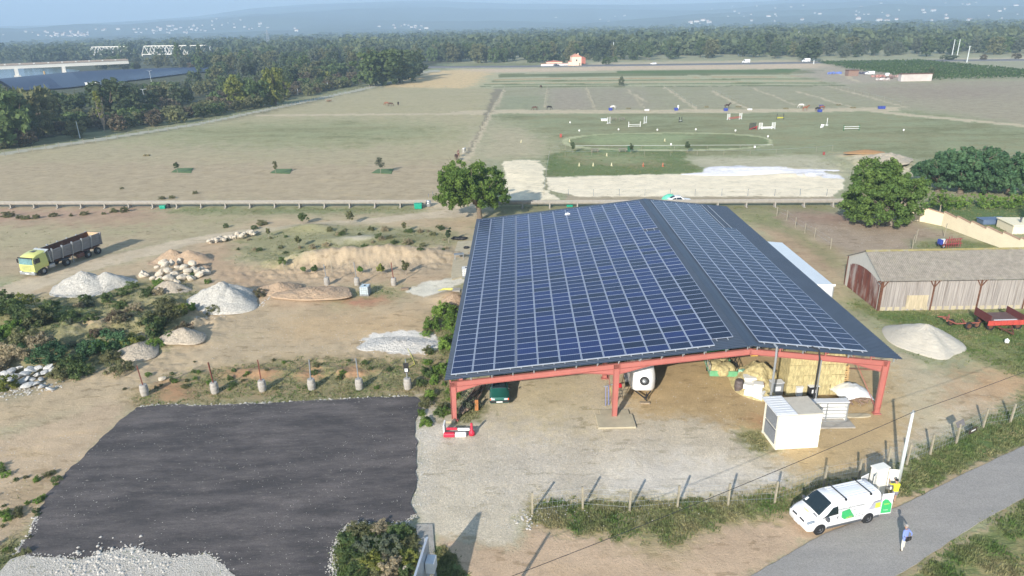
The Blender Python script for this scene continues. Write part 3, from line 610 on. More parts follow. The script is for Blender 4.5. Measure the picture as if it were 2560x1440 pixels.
def wood(poly, spacing, n, hr0, kinds, cols, where, group, seed, wide=1., name='tree', cat='tree'):
    rg = random.Random(seed)
    for x, y in scatter_px(poly, spacing, n, seed):
        c = rg.choice(cols); px, py = PX(x, y, 0); yt = np.interp(px, [-200, 0, 60, 110, 180, 250, 300, 350, 420, 500, 560, 640, 700], [200, 212, 240, 214, 236, 226, 200, 212, 206, 204, 190, 186, 160])
        if px < 700 and name == 'tree' and py > 215: hr = (min(hr0[0], max(3., HT(px, py, yt))), max(3.2, min(hr0[1], HT(px, py, yt-3))))
        else: hr = hr0
        if True: put_tree(name, rg.choice(kinds), (x, y), rg.uniform(*hr), c, '%s %s %s' % (KL[c], 'bush' if cat == 'bush' else 'broadleaf tree', where), group, cat, wide)
# brush belt along the far side of the track fence
wood([(-120, 400), (0, 377), (200, 343), (400, 315), (560, 292), (720, 252), (900, 211), (985, 193), (960, 180), (850, 200), (700, 226), (540, 258), (380, 280), (200, 305), (0, 335), (-120, 360)], 4.2, 140, (3.4, 5.6), ['bush'], ['olive', 'red', 'dark', 'olive', 'red', 'mid'], 'in the scrub belt behind the field fence', 'bushes in the scrub belt behind the field fence', 3, 1.15, 'bush', 'bush')
wood([(-150, 345), (0, 322), (240, 292), (540, 256), (700, 225), (860, 200), (880, 186), (640, 212), (560, 205), (420, 218), (250, 238), (0, 268), (-150, 290)], 5.8, 125, (7.5, 12), ['round', 'round', 'tall', 'bush'], ['dark', 'dark', 'mid', 'olive', 'grey'], 'in the left woodland before the solar field', 'trees in the left woodland before the solar field', 4)
wood([(560, 205), (640, 210), (900, 186), (1050, 168), (1050, 150), (800, 146), (560, 152), (430, 163)], 7.5, 105, (10, 15), ['round', 'tall', 'round'], ['dark', 'mid', 'dark', 'grey', 'olive'], 'in the woodland between solar field and bushy clump', 'trees in the woodland between solar field and bushy clump', 5)
wood([(170, 178), (215, 181), (330, 178), (470, 172), (540, 168), (530, 158), (300, 163), (200, 172)], 8, 22, (6, 11), ['round', 'bush'], ['grey', 'mid', 'olive'], 'on the river bank beside the bridge', 'trees on the river bank beside the bridge', 6)
# right hand tree line behind the country road
wood([(1075, 158), (1340, 158), (1480, 152), (1700, 150), (1900, 147), (1900, 140), (1480, 142), (1075, 146)], 8.5, 62, (11, 16.5), ['round', 'round', 'tall'], ['dark', 'mid', 'dark', 'olive'], 'in the tree line behind the farmhouse road', 'trees in the line behind the farmhouse road', 7)
wood([(1930, 147), (2060, 147), (2200, 143), (2600, 138), (2600, 126), (2200, 130), (1930, 136)], 9, 48, (9, 14), ['round', 'round', 'tall', 'bush'], ['dark', 'mid', 'olive', 'grey'], 'in the tree belt beyond the vineyard', 'trees in the belt beyond the vineyard', 8)
wood([(1480, 166), (1495, 156), (1345, 158), (1345, 152), (1480, 150), (1600, 150), (1600, 156)], 5, 14, (4, 6), ['bush'], ['dark', 'mid', 'olive'], 'around the far pink farmhouse', 'garden bushes around the far farmhouse', 9, 1., 'bush', 'bush')
# distinctive trees
for px, py, top, kind, c, lab, wide in [
    (925, 216, 132, 'round', 'mid', 'leftmost tall tree of the rounded clump by the track bend', 1.1), (960, 213, 119, 'round', 'mid', 'tallest tree of the rounded clump by the track bend', 1.15), (1000, 207, 122, 'round', 'dark', 'dark tree in the middle of the rounded clump by the track bend', 1.15),
    (1035, 196, 128, 'round', 'dark', 'rightmost dark tree of the rounded clump at the track bend', 1.1), (940, 200, 125, 'round', 'olive', 'olive tree behind the rounded clump by the track bend', 1.), (985, 196, 124, 'tall', 'dark', 'narrow tree at the back of the rounded clump by the track bend', 1.2),
    (690, 262, 162, 'round', 'yellow', 'tall yellow green tree standing out of the left woodland', .75), (640, 268, 195, 'bush', 'mid', 'bright bush left of the tall yellow green tree', .8), (590, 270, 190, 'tall', 'yellow', 'narrow yellow green tree left of the tallest yellow one', 1.1),
    (815, 208, 175, 'bush', 'yellow', 'low yellow bush right of the tall yellow green tree', 1.), (480, 176, 155, 'bush', 'red', 'reddish bare bush at the end of the solar field', .9), (770, 215, 178, 'bush', 'red', 'purple grey leafless bush beside the low yellow bush', 1.1),
    (2020, 153, 98, 'round', 'dark', 'big round dark oak beside the white van on the far road', 1.45), (450, 170, 108, 'poplar', 'mid', 'tall poplar in front of the white truss bridge', 1.3), (505, 168, 112, 'poplar', 'mid', 'slimmer poplar right of the truss bridge poplar', 1.1),
    (2325, 200, 166, 'tall', 'dark', 'lone conical tree at the corner of the vineyard', .9), (2375, 150, 137, 'bush', 'dark', 'low round dark hedge clump beside the far road', 2.6), (280, 300, 198, 'round', 'dark', 'big round dark tree behind the bare poplar', 1.2),
    (110, 340, 208, 'bush', 'olive', 'broad olive tree at the left end of the solar field', .8), (20, 370, 215, 'round', 'mid', 'large green tree at the left edge of the woodland', .9), (60, 355, 230, 'tall', 'dark', 'dark tree beside the large green edge tree', 1.1),
    (1553, 215, 190, 'bush', 'grey', 'small lone grey tree standing among the crop strips', .6), (2458, 150, 135, 'bush', 'red', 'brown bush right of the white post on the far road', 1.1), (2540, 148, 132, 'bush', 'red', 'brown bush at the right end of the far road', 1.2)]:
    put_tree('tree' if kind != 'bush' else 'bush', kind, G(px, py), HT(px, py, top)*1.02, c, lab, None, 'bush' if kind == 'bush' else 'tree', wide)
# half-bare poplar by the fence
x, y = G(262, 328); e = empty('poplar_tree', (x, y, 0), 0, 'half bare poplar with pale upright twigs beside the field fence', 'tree'); hh = HT(262, 328, 230)
mb = MB(); rg = random.Random(3)
for k in range(26):
    a = rg.uniform(0, 6.28); r = rg.uniform(.2, 1.5); mb.tube([(cos(a)*.08, sin(a)*.08, rg.uniform(.2, 2.5)), (cos(a)*r*.6, sin(a)*r*.6, 4+rg.uniform(-1, 1)), (cos(a)*r*.8, sin(a)*r*.8, rg.uniform(6, hh-1))], [.09, .06, .02], 4)
mb.tube([(0, 0, -.2), (0, 0, hh*.8)], [.22, .05], 6); mb.build('trunk', BARKP, e)
rg2 = np.random.RandomState(5); zq = rg2.uniform(hh*.38, hh, 46); an = rg2.uniform(0, 6.3, 46); rr_ = 1.1*np.sqrt(np.clip(1.02-zq/hh, .1, 1))
link('crown', mesh_np('crown', crown_np(5, (1., 1., 1.), 0, 0, 18, .3, .55, pts=np.stack([cos_(an)*rr_-.2, sin_(an)*rr_, zq], 1)), np.arange(46*18*4), 4), LEAF['yellow'], e)
# ---- distant woodland: one mass
def far_wood():
    rg = np.random.RandomState(9); N = 6500
    u = rg.uniform(0, 1, N); az_ = rg.uniform(-.86, .8, N); r = 1/(1/560.-u*(1/560.-1/3300.)); x = r*np.sin(az_); y = r*np.cos(az_)
    px, py = PX(x, y, 0); ok = np.ones(N, bool)
    lim = np.interp(px, [-600, 0, 540, 560, 1060, 1100, 1900, 2100, 2560, 3200], [158, 157, 152, 148, 146, 142, 138, 128, 124, 118]); ok &= py < lim
    ok &= ~((px > 1640) & (px < 1780) & (py > 102) & (py < 112)); ok &= ~((px > 2110) & (py > 92) & (py < 103)); ok &= ~((px < 560) & (py > 140) & (py < 152) & (px > 215))
    x, y, r = x[ok], y[ok], r[ok]; n = len(x); V = []
    protos = [crown_np(200+k, (.55, .55, .5), .42, 11, 7, .17, .34, -.9, .4) for k in range(6)]
    for i in range(n):
        p = protos[i % 6]; hgt = rg.uniform(9, 17)*(1 if r[i] < 1500 else .9); wd = hgt*rg.uniform(.9, 1.3)*(1+max(0, r[i]-900)/900*.8); a = rg.uniform(0, 6.3)
        V.append(np.stack([(p[:, 0]*cos(a)-p[:, 1]*sin(a))*wd+x[i], (p[:, 0]*sin(a)+p[:, 1]*cos(a))*wd+y[i], p[:, 2]*hgt], 1))
    V = np.concatenate(V); o = link('distant_woodland', mesh_np('distant_woodland', V, np.arange(len(V)), 4), LEAF['far']); o['kind'] = 'stuff'
far_wood()
# ---- near trees
def near_tree(name, base, h, crad, lm, label, seed, ncl, per, ls, crown_c=(0, 0), low=.2, bark=BARK, tr=.42, fork=.2, extra=()):
    x, y = base; e = empty(name, (x, y, tz(x, y)), 0, label, 'tree'); rg = random.Random(seed); mb = MB()
    f = (rg.uniform(-.2, .2), rg.uniform(-.2, .2), h*fork); mb.tube([(0, 0, -.3), (f[0]*.2, f[1]*.2, .5), (f[0]*.6, f[1]*.6, h*fork*.6), f], [tr*1.5, tr*1.05, tr*.9, tr], 10); tips = []
    for k in range(8):
        an = 2*pi*k/8+rg.uniform(-.3, .3); r = crad[0]*rg.uniform(.45, .85); e2 = (crown_c[0]+cos(an)*r, crown_c[1]+sin(an)*r*crad[1]/crad[0], h*rg.uniform(.42, .8))
        m1 = (f[0]*.6+e2[0]*.4, f[1]*.6+e2[1]*.4, f[2]*.55+e2[2]*.45+rg.uniform(-.2, .4)); mb.tube([f, m1, e2], [tr*.55, tr*.3, tr*.08], 7); tips.append((m1, e2))
        for j in range(3):
            e3 = (e2[0]+rg.uniform(-1.5, 1.5), e2[1]+rg.uniform(-1.5, 1.5), e2[2]+rg.uniform(-.2, 1.6)); mb.tube([m1, e3], [tr*.18, tr*.04], 5)
    mb.build('trunk', bark, e, True)
    rg = np.random.RandomState(seed); pts = []
    lobes = [(e2[0]-crown_c[0], e2[1]-crown_c[1], e2[2]-h+crad[2]+.3, .3) for _, e2 in tips]+[(rg.uniform(-.55, .55)*crad[0], rg.uniform(-.55, .55)*crad[1], rg.uniform(-.25, .45)*crad[2], rg.uniform(.42, .62)) for _ in range(9)]+[(0, 0, 0, .7)]+list(extra)
    while len(pts) < ncl:
        l = lobes[rg.randint(len(lobes))]; d = rg.normal(size=3); d /= np.linalg.norm(d); r = rg.uniform(.55, 1.)
        p = np.array([l[0]+d[0]*r*l[3]*crad[0], l[1]+d[1]*r*l[3]*crad[1], l[2]+d[2]*r*l[3]*crad[2]])
        if (p[0]/crad[0])**2+(p[1]/crad[1])**2+(p[2]/crad[2])**2 > 1.05: continue
        z = p[2]+h-crad[2]*1.0
        if z < h*low: continue
        pts.append((p[0]+crown_c[0], p[1]+crown_c[1], z-.3))
    q = crown_np(seed, crad, 0, 0, per, ls, .13, pts=pts, up=.15); link('crown', mesh_np('crown', q, np.arange(len(q)), 4), LEAF[lm], e)
    return e
near_tree('walnut_tree', G(1200, 550), 10.4, (6.2, 5.2, 4.4), 'bright', 'bright green broadleaf tree standing beside the far left corner of the solar roof', 21, 330, 80, .2, (-1., .3), .13, extra=[(4.2*cos(a_*.785), 3.6*sin(a_*.785)-.3, -2.4, .34) for a_ in range(8)])
near_tree('broadleaf_tree', G(2222, 562), 10.4, (5.9, 5.2, 5.2), 'green', 'wide spreading green tree with grey trunk in the stony paddock by the cream wall', 22, 420, 85, .21, (-1.6, 0), .07, BARKP, .36, .14, [(0, 0, 3.4, .3), (.2, 0, 2.6, .36)]+[(4.4*cos(a_*.785), 3.8*sin(a_*.785)-.4, -2.6, .36) for a_ in range(8)])
for i, (px, py, top, r) in enumerate([(2345, 478, 372, 4.6), (2400, 484, 356, 4.8), (2462, 486, 366, 4.6), (2520, 486, 372, 4.4), (2590, 488, 362, 5.), (2440, 462, 352, 4.4)]):
    near_tree('locust_tree', G(px, py), HT(px, py, top), (r, r, HT(px, py, top)*.54), 'locust', 'feathery blue green tree behind the hedge, %s of the six' % ['leftmost', 'second from left', 'third from left', 'third from right', 'rightmost', 'rearmost'][i], 30+i, 190, 60, .26, (0, 0), .02)
# clipped hedge beyond the wall
def hedge(a, b, wd, ht, lm, label):
    a = np.array(G(*a)); b = np.array(G(*b)); L = np.hypot(*(b-a)); n = int(L*wd*6); rg = np.random.RandomState(4); t = rg.uniform(0, 1, n); s = rg.uniform(-.5, .5, n)*wd; d = (b-a)/L; nrm = np.array([-d[1], d[0]])
    pts = np.stack([d[0]*L*(t-.5)+nrm[0]*s, d[1]*L*(t-.5)+nrm[1]*s, rg.uniform(.2, ht, n)], 1); q = crown_np(6, (1, 1, 1), 0, 0, 14, .17, .35, pts=pts)
    o = link('hedge', mesh_np('hedge', q, np.arange(len(q)), 4), LEAF[lm]); o.location = ((a[0]+b[0])/2, (a[1]+b[1])/2, 0); return tag(o, label, 'hedge')
hedge((2325, 520), (2700, 520), 2.2, 2.0, 'bright', 'long bright green hedge below the feathery trees at right')
# willow-like small tree before the hedge
near_tree('weeping_tree', G(2349, 534), HT(2349, 534, 470), (2.1, 2.1, 2.), 'bright', 'small light green weeping tree in front of the hedge', 44, 50, 60, .16, (0, 0), .1, BARKP, .1, .4)
# young trees and saplings
def sapling(px, py, top, r, lm, label, stem=.35, cat='sapling', grp=None, nl=26):
    x, y, z = P(px, py); h = HT(px, py, top); e = empty('sapling', (x, y, z), 0, label, cat, grp); mb = MB(); mb.tube([(0, 0, -.1), (.03, 0, h*.8)], [.05, .02], 5); mb.build('trunk', BARKP, e)
    q = crown_np(int(px), (r, r, h*(1-stem)/2), h*(1+stem)/2, nl, 22, .13, .4, -.95, .2); link('crown', mesh_np('crown', q, np.arange(len(q)), 4), LEAF[lm], e)
for px, py, top, r, lm, lab in [(758, 560, 534, .85, 'mid', 'dense dark sapling on the red mound below the flume track'), (877, 560, 530, .7, 'olive', 'round headed sapling on a thin stem beside the dirt track'), (747, 618, 590, .35, 'olive', 'thin columnar sapling on the weedy mound'),
        (708, 668, 642, .4, 'mid', 'thin green sapling left of the two staked shrubs'), (787, 682, 666, .4, 'mid', 'small leafy shrub beside the second row of drums'), (760, 681, 668, .3, 'mid', 'small bright shrub near the thin stakes'), (902, 684, 668, .35, 'bright', 'small bush just behind the middle back row drum'),
        (953, 686, 660, .45, 'yellow', 'yellow green sapling between the middle and rusty drums'), (1015, 686, 655, .4, 'olive', 'slim sapling right of the rusty back row post'), (1012, 580, 555, .3, 'olive', 'slender sapling on the weeds left of the roof'), (1122, 606, 570, .3, 'dark', 'slim dark sapling beside the concrete slab'),
        (672, 592, 570, .2, 'olive', 'tiny sapling beside the boulder row'), (444, 432, 404, .5, 'dark', 'small staked tree on the leftmost green square'), (690, 436, 402, .35, 'olive', 'small staked tree on the middle green square'), (952, 434, 392, .9, 'grey', 'pale young tree on the rightmost green square'),
        (1577, 384, 358, .5, 'dark', 'young tree beside the green box at the oval'), (1432, 382, 355, .45, 'dark', 'young tree at the near left bend of the oval'), (1718, 380, 355, .6, 'dark', 'forked young tree on the near side of the oval'), (2575, 555, 490, .8, 'dark', 'dark shrub at the right edge beside the cream wall'), (707, 265, 248, .9, 'dark', 'square dark shrub on the near side of the left track')]:
    sapling(px, py, top, r, lm, lab)
for (a, b) in ((455, 427), (702, 429), (956, 429)):
    pg = [(a-28, b+4), (a-12, b-6), (a+28, b-7), (a+22, b+6)]
    tag(sheet('grass_square', dens([G(*p) for p in pg], .4, .1, a), .06, mat('mown_grass', (.10, .165, .06), .95, var=.35, scale=1.5), .05), None, None, None, 'structure')
# ---- shrubs on the mounds
shp = []
for k in range(4): q = crown_np(90+k, (1., 1., .75), .45, 34, 70, .075, .33, -.5, .4, .5); shp.append(mesh_np('shrub', q, np.arange(len(q)), 4))
shp.append(mesh_np('shrub', crown_np(95, (1., 1., .9), .3, 34, 70, .09, .3, -.4, .3, 1.3), np.arange(34*70*4), 4))
for m_ in shp: m_.materials.append(LEAF['mid'])
def shrub(px, py, r, lm, label, grp, k=None, name='shrub'):
    x, y, z = P(px, py); o = bpy.data.objects.new(name, shp[random.randrange(4) if k is None else k]); COL.objects.link(o); o.location = (x, y, z-.05); o.scale = (r, r*random.uniform(.8, 1.1), r*random.uniform(.75, 1.05)); o.rotation_euler.z = random.uniform(0, 6)
    o.material_slots[0].link = 'OBJECT'; o.material_slots[0].material = LEAF[lm]; return tag(o, label, 'shrub', grp)
GW = 'shrubs on the weedy mounds at left'
for px, py, r, lm in [(20, 790, 2., 'dark'), (60, 800, 2.2, 'dark'), (100, 815, 2., 'mid'), (40, 840, 1.6, 'mid'), (130, 900, 1.9, 'locust'), (100, 880, 1.6, 'olive'), (180, 920, 1.4, 'mid'), (30, 900, 1.7, 'red'), (70, 860, 1.8, 'olive'), (225, 885, 1.5, 'locust'), (250, 880, 1.2, 'mid'),
        (292, 868, 1.6, 'locust'), (280, 900, 1.1, 'mid'), (330, 850, 1.3, 'olive'), (300, 930, 1.2, 'mid'), (200, 940, 1.3, 'mid'), (150, 945, 1.2, 'olive'), (390, 830, 1.7, 'dark'), (370, 810, 1.4, 'olive'), (420, 800, 1.8, 'olive'), (445, 785, 1.3, 'yellow'), (410, 770, 1.3, 'olive'), (460, 830, 1.2, 'red'), (430, 845, 1., 'mid'),
        (340, 780, 1.2, 'olive'), (300, 770, 1., 'mid'), (270, 755, 1.1, 'mid'), (215, 760, 1., 'dark'), (370, 740, 1.1, 'dark'), (395, 718, 1., 'mid'), (330, 718, .9, 'dark'), (310, 735, .9, 'dark'), (535, 780, .9, 'mid'), (520, 708, .6, 'mid'), (350, 880, .8, 'mid'), (385, 868, .9, 'mid'),
        (20, 970, 1.2, 'yellow'), (0, 930, 1.5, 'red'), (-40, 860, 2., 'olive'), (-60, 800, 2.4, 'dark'), (130, 780, 1.3, 'dark'), (165, 800, 1.2, 'dark'), (240, 830, .9, 'red'), (300, 800, 1.2, 'red'), (60, 770, 1.7, 'olive'), (5, 765, 1.8, 'dark'), (650, 740, .9, 'red'), (480, 690, .7, 'mid')]:
    lm = {'dark': 'mid', 'olive': random.choice(['olive', 'straw', 'yellow']), 'mid': random.choice(['mid', 'bright', 'olive']), 'locust': 'locust', 'red': random.choice(['red', 'straw'])}.get(lm, lm)
    shrub(px, py, r*.82, lm, KL.get(lm, 'blue green')+' bushy weed on the weedy mounds left of the gravel heaps', GW, 4 if random.random() < .3 else None)
for px, py, r, lm in [(870, 1350, .9, 'locust'), (900, 1330, 1., 'olive'), (950, 1325, .9, 'red'), (1000, 1335, 1., 'mid'), (1030, 1360, .8, 'olive'), (880, 1390, .9, 'mid'), (920, 1370, 1.1, 'grey'), (975, 1370, 1.1, 'grey'), (1020, 1400, .9, 'yellow'), (930, 1410, 1.1, 'yellow'), (975, 1420, 1.1, 'red'), (1020, 1440, .9, 'locust'), (890, 1435, .9, 'mid'), (945, 1450, 1., 'olive'), (1000, 1470, 1., 'mid'), (900, 1480, 1., 'mid')]:
    shrub(px, py, r*.78, {'dark': 'bright', 'locust': 'mid', 'red': 'straw'}.get(lm, lm), KL.get({'dark': 'bright', 'locust': 'mid', 'red': 'straw'}.get(lm, lm), 'green')+' shrub on the planted island beside the asphalt', 'shrubs on the planted island beside the asphalt', 4 if random.random() < .4 else None).scale.z *= .62
rg = random.Random(19)
for k in range(70):
    px = rg.uniform(-60, 480); py = rg.uniform(700, 945); c = rg.choice(['mid', 'bright', 'olive', 'straw', 'straw', 'grey', 'locust'])
    if py > 950-.22*px-40 or py < 820-.28*px: continue
    shrub(px, py, rg.uniform(.35, .85), c, KL.get(c, 'blue green')+' bushy weed on the weedy mounds left of the gravel heaps', GW, 4 if rg.random() < .4 else None)
for px, py, r in [(1110, 790, 1.2), (1140, 790, 1.2), (1130, 820, 1.), (1080, 822, .9), (1110, 870, .8), (1140, 830, .8), (1200, 660+10, .01)][:6]:
    shrub(px, py, r, 'bright', 'bright green bush against the low roof edge at left', 'bushes against the low roof edge at left')
for px, py, r in [(20, 542, 1.), (50, 546, .6), (66, 548, .6), (90, 546, .7), (135, 541, .7), (178, 540, .4), (212, 537, .6), (285, 530, .7), (312, 530, .8), (260, 536, .4), (405, 498, .5), (430, 496, .5), (488, 484, .5), (305, 472, .4), (655, 562, .8), (1195, 570, .5)]:
    shrub(px, py, r, 'olive', 'low dry tuft bush beside the raised concrete channel', 'low dry bushes beside the raised channel')
rg = random.Random(23)
for k in range(34):
    px = rg.uniform(-30, 150); py = rg.uniform(1165, 1385)
    if px > 165-(py-1165)*.36: continue
    shrub(px, py, rg.uniform(.14, .34), rg.choice(['mid', 'olive', 'bright']), 'small flat green weed clump on the bare dirt left of the asphalt', 'small weed clumps left of the asphalt', rg.choice([0, 1, 2, 3]), 'weed_clump')
for k in range(46):
    px = rg.uniform(560, 1120); py = rg.uniform(566, 640)
    shrub(px, py, rg.uniform(.25, .6), rg.choice(['mid', 'olive', 'straw']), 'low weed clump on the rough ground above the earth bank', 'low weed clumps above the earth bank', rg.choice([0, 1, 2, 3]), 'weed_clump')
for k in range(60):
    py = rg.uniform(775, 1066); px = rg.uniform(max(1052, 1165-.16*(py-775)-90), 1165-.13*(py-775))
    shrub(px, py, rg.uniform(.25, .65), rg.choice(['mid', 'bright', 'olive', 'bright']), 'rough green weed clump in the strip between asphalt and barn', 'weed clumps in the strip between asphalt and barn', rg.choice([0, 1, 2, 3, 4]), 'weed_clump')
for k in range(40):
    px = rg.uniform(310, 1110); py = rg.uniform(900, 985)
    shrub(px, py, rg.uniform(.15, .38), rg.choice(['mid', 'olive', 'bright']), 'small weed clump around the concrete filled drums', 'small weed clumps around the drums', rg.choice([0, 1, 2, 3]), 'weed_clump')
# ---- grass, weeds and stones on the ground (stuff)
def sample_vm(x, y):
    r = np.hypot(x, y); a = np.arctan2(x, y); i = np.clip(np.searchsorted(rad, r), 0, len(rad)-1); j = np.clip(np.searchsorted(az, a), 0, len(az)-1); return vm[i, j], gm[i, j]
LOTG = [G(*p) for p in LOT]; ROADG = [G(*p) for p in RL+RRt]
def blades():
    rg = np.random.RandomState(12); N = 260000
    a = rg.uniform(-.78, .78, N); va_ = np.radians(rg.uniform(9.5, 44, N)); r = H/np.tan(va_); x = r*np.sin(a); y = r*np.cos(a)
    v, g = sample_vm(x, y); k = rg.uniform(0, 1, N) < np.clip((v-.38)*2.0, 0, 1); k &= vnoise(x, y, .5, 77, 3) > .34
    x, y, v = x[k], y[k], v[k]; k = ~inpoly(x, y, LOTG) & ~inpoly(x, y, ROADG); x, y, v = x[k], y[k], v[k]; n = len(x); z = TZ(x, y)-.05
    B = 5; bx = x[:, None]+rg.normal(0, .12, (n, B)); by = y[:, None]+rg.normal(0, .12, (n, B)); hg = rg.uniform(.04, .17, (n, 1))*(.5+v[:, None])*rg.uniform(.6, 1.2, (n, B)); wd = rg.uniform(.03, .07, (n, B)); an = rg.uniform(0, 6.3, (n, B)); ln = rg.uniform(0, .6, (n, B))*hg; la = rg.uniform(0, 6.3, (n, B))
    zb = np.repeat(z[:, None], B, 1); p0 = np.stack([bx-np.cos(an)*wd, by-np.sin(an)*wd, zb], -1); p1 = np.stack([bx+np.cos(an)*wd, by+np.sin(an)*wd, zb], -1); p2 = np.stack([bx+np.cos(la)*ln, by+np.sin(la)*ln, zb+hg], -1)
    V = np.stack([p0, p1, p2], 2).reshape(-1, 3); o = link('grass', mesh_np('grass', V, np.arange(len(V)), 3), leafmat('grass_blades', (.115, .18, .05), (.30, .275, .14), .4, .5)); o['kind'] = 'stuff'
blades()
def stones():
    rg = np.random.RandomState(31); P0 = []
    def ring(poly, n, w, zz=.0, s=(.05, .13)):
        pg = [G(*p) for p in poly]
        for i in range(len(pg)-1):
            a, b = pg[i], pg[i+1]; L = hypot(b[0]-a[0], b[1]-a[1])
            for _ in range(int(L*n)):
                t = rg.uniform(0, 1); P0.append((a[0]+(b[0]-a[0])*t+rg.normal(0, w), a[1]+(b[1]-a[1])*t+rg.normal(0, w), zz, rg.uniform(*s)))
    ring([(1053, 1000), (1070, 1040), (1045, 1090), (1050, 1150), (1050, 1210), (1038, 1270)], 22, .35, .0, (.03, .08)); ring(LOT[:7], 16, .12); ring([(1036, 1290), (1010, 1308), (950, 1314), (900, 1304), (868, 1314), (845, 1337), (832, 1380), (836, 1440)], 70, .16, .02, (.03, .07)); ring([(42, 1380), (80, 1335), (95, 1290)], 40, .15)
    ring([(60, 1390), (200, 1400), (320, 1369), (430, 1396), (520, 1386), (580, 1440)], 30, .14, .06, (.03, .08)); ring([(320, 1392), (150, 1420), (400, 1420)], 30, .8, .07); ring([(820, 1425), (835, 1435)], 40, .3); ring([(0, 990), (60, 975), (140, 965)], 30, .6); ring([(905, 855), (1090, 850)], 14, .6); ring([(920, 875), (1060, 880)], 10, .3); ring([(490, 800), (640, 770), (690, 740)], 10, .4); ring([(1310, 1290), (1320, 1320)], 30, .3)
    for poly, n in (([(1050, 1090), (1500, 1100), (1500, 1240), (1290, 1330), (1060, 1280)], 2600), ([(60, 1400), (320, 1375), (560, 1420), (400, 1440), (60, 1440)], 1500), ([(1700, 1330), (1960, 1200), (2250, 960), (1300, 950), (1300, 1300)], 1500), ([(1960, 550), (2240, 560), (2300, 620), (2120, 620)], 500), ([(0, 1100), (260, 1080), (120, 1300), (0, 1300)], 250), ([(600, 780), (1050, 790), (900, 880), (500, 900)], 700)):
        pg = [G(*p) for p in poly]; xs = [p[0] for p in pg]; ys = [p[1] for p in pg]; x = rg.uniform(min(xs), max(xs), n); y = rg.uniform(min(ys), max(ys), n); k = inpoly(x, y, pg) & ~inpoly(x, y, LOTG)
        P0.extend([(float(a), float(b), .02, rg.uniform(.02, .05)) for a, b in zip(x[k], y[k])])
    x = rg.uniform(-36, -4, 2600); y = rg.uniform(29, 53, 2600); k = inpoly(x, y, LOTG) & (vnoise(x, y, .35, 8, 3) > .48); P0.extend([(float(a), float(b), .06, rg.uniform(.012, .034)) for a, b in zip(x[k], y[k])])
    A = np.array(P0); n = len(A); base = np.array([(1, 0, 0), (0, 1, 0), (-1, 0, 0), (0, -1, 0), (0, 0, 1)], float); V = base[None]*A[:, 3][:, None, None]*rg.uniform(.6, 1.3, (n, 5, 1)); V[:, :, 2] *= .8
    an = rg.uniform(0, 6.3, n); c, s = np.cos(an)[:, None], np.sin(an)[:, None]; VX = V[:, :, 0]*c-V[:, :, 1]*s; VY = V[:, :, 0]*s+V[:, :, 1]*c; zt = TZ(A[:, 0], A[:, 1])+A[:, 2]-.02
    V = np.stack([VX+A[:, 0][:, None], VY+A[:, 1][:, None], V[:, :, 2]+zt[:, None]], -1).reshape(-1, 3)
    f = np.array([(0, 1, 4), (1, 2, 4), (2, 3, 4), (3, 0, 4)]); Fq = (f[None]+np.arange(n)[:, None, None]*5).reshape(-1, 3)
    o = link('loose_stones', mesh_np('loose_stones', V, Fq, 3), mat('pale_stone', (.56, .52, .46), .9, var=.3, scale=1.5)); o['kind'] = 'stuff'
stones()
# ------------------------------------------------------------------ the solar barn
BL, ZL, ZK, ZR, WL, WR = 46.28, 3.85, 6.276, 5.015, 23.05, 10.91
RED = mat('salmon_steel', S(202, 124, 114, .70), .5, var=.08, scale=1.2, dirt=(.3, .12, .09, .62, .5))
ROOF = mat('blue_grey_sheet', (.045, .062, .092), .42, var=.12, scale=.4, dirt=(.3, .3, .3, .70, .5), spec=.5)
ALU = mat('aluminium', (.5, .53, .58), .35, .3, var=.06)
GALV = mat('galvanised', (.40, .42, .44), .4, .5, var=.12)
BLACKP = mat('black_rubber', (.02, .02, .022), .6)
CONC = mat('concrete', S(200, 188, 160), .9, var=.15, scale=1.5, bump=.5)
CONCG = mat('grey_concrete', S(178, 172, 162), .9, var=.2, scale=1.5, dirt=(.16, .14, .12, .6, .6), bump=.5)
barn = empty('solar_barn', (-5.178, 46.969, 0), -.01308, 'long open steel barn with blue solar panels over its two pitched roofs', 'barn')
ls = hypot(WL, ZK-ZL); rs = hypot(WR, ZR-ZK)
def LSp(s, v, dz=0.): t = s/ls; return (WL*t-(ZK-ZL)/ls*dz, v, ZL+(ZK-ZL)*t+WL/ls*dz)
def RSp(s, v, dz=0.): t = s/rs; return (WL+WR*t+(ZK-ZR)/rs*dz, v, ZK+(ZR-ZK)*t+WR/rs*dz)
def corr(fn, s0, s1, L0, L1, pitch, hgt, name, m, parent, trap=True, thick=.03):
    """corrugated sheet, ribs running from s0 to s1"""
    vs = []; fs = []; v = L0; prof = []
    while v < L1:
        if trap: prof += [(v, 0), (v+pitch*.55, 0), (v+pitch*.68, hgt), (v+pitch*.87, hgt)]
        else: prof += [(v+pitch*k/4, hgt*.5*(1-cos(2*pi*k/4))) for k in range(4)]
        v += pitch
    prof.append((L1, 0)); n = len(prof)
    for (v, d) in prof: vs += [fn(s0, v, d), fn(s1, v, d)]
    for (v, d) in prof: vs += [fn(s0, v, d-thick), fn(s1, v, d-thick)]
    for i in range(n-1):
        a = 2*i; fs += [(a, a+1, a+3, a+2), (2*n+a+2, 2*n+a+3, 2*n+a+1, 2*n+a), (a, a+2, 2*n+a+2, 2*n+a), (a+1, 2*n+a+1, 2*n+a+3, a+3)]
    fs += [(0, 2*n, 2*n+1, 1), (2*n-2, 2*n-1, 4*n-1, 4*n-2)]
    mb = MB(); mb.add(vs, fs); return mb.build(name, m, parent)
corr(LSp, -.12, ls-.02, 0, BL, .27, .04, 'roof', ROOF, barn)
corr(RSp, .02, rs+.35, 0, BL, .27, .04, 'roof', ROOF, barn)
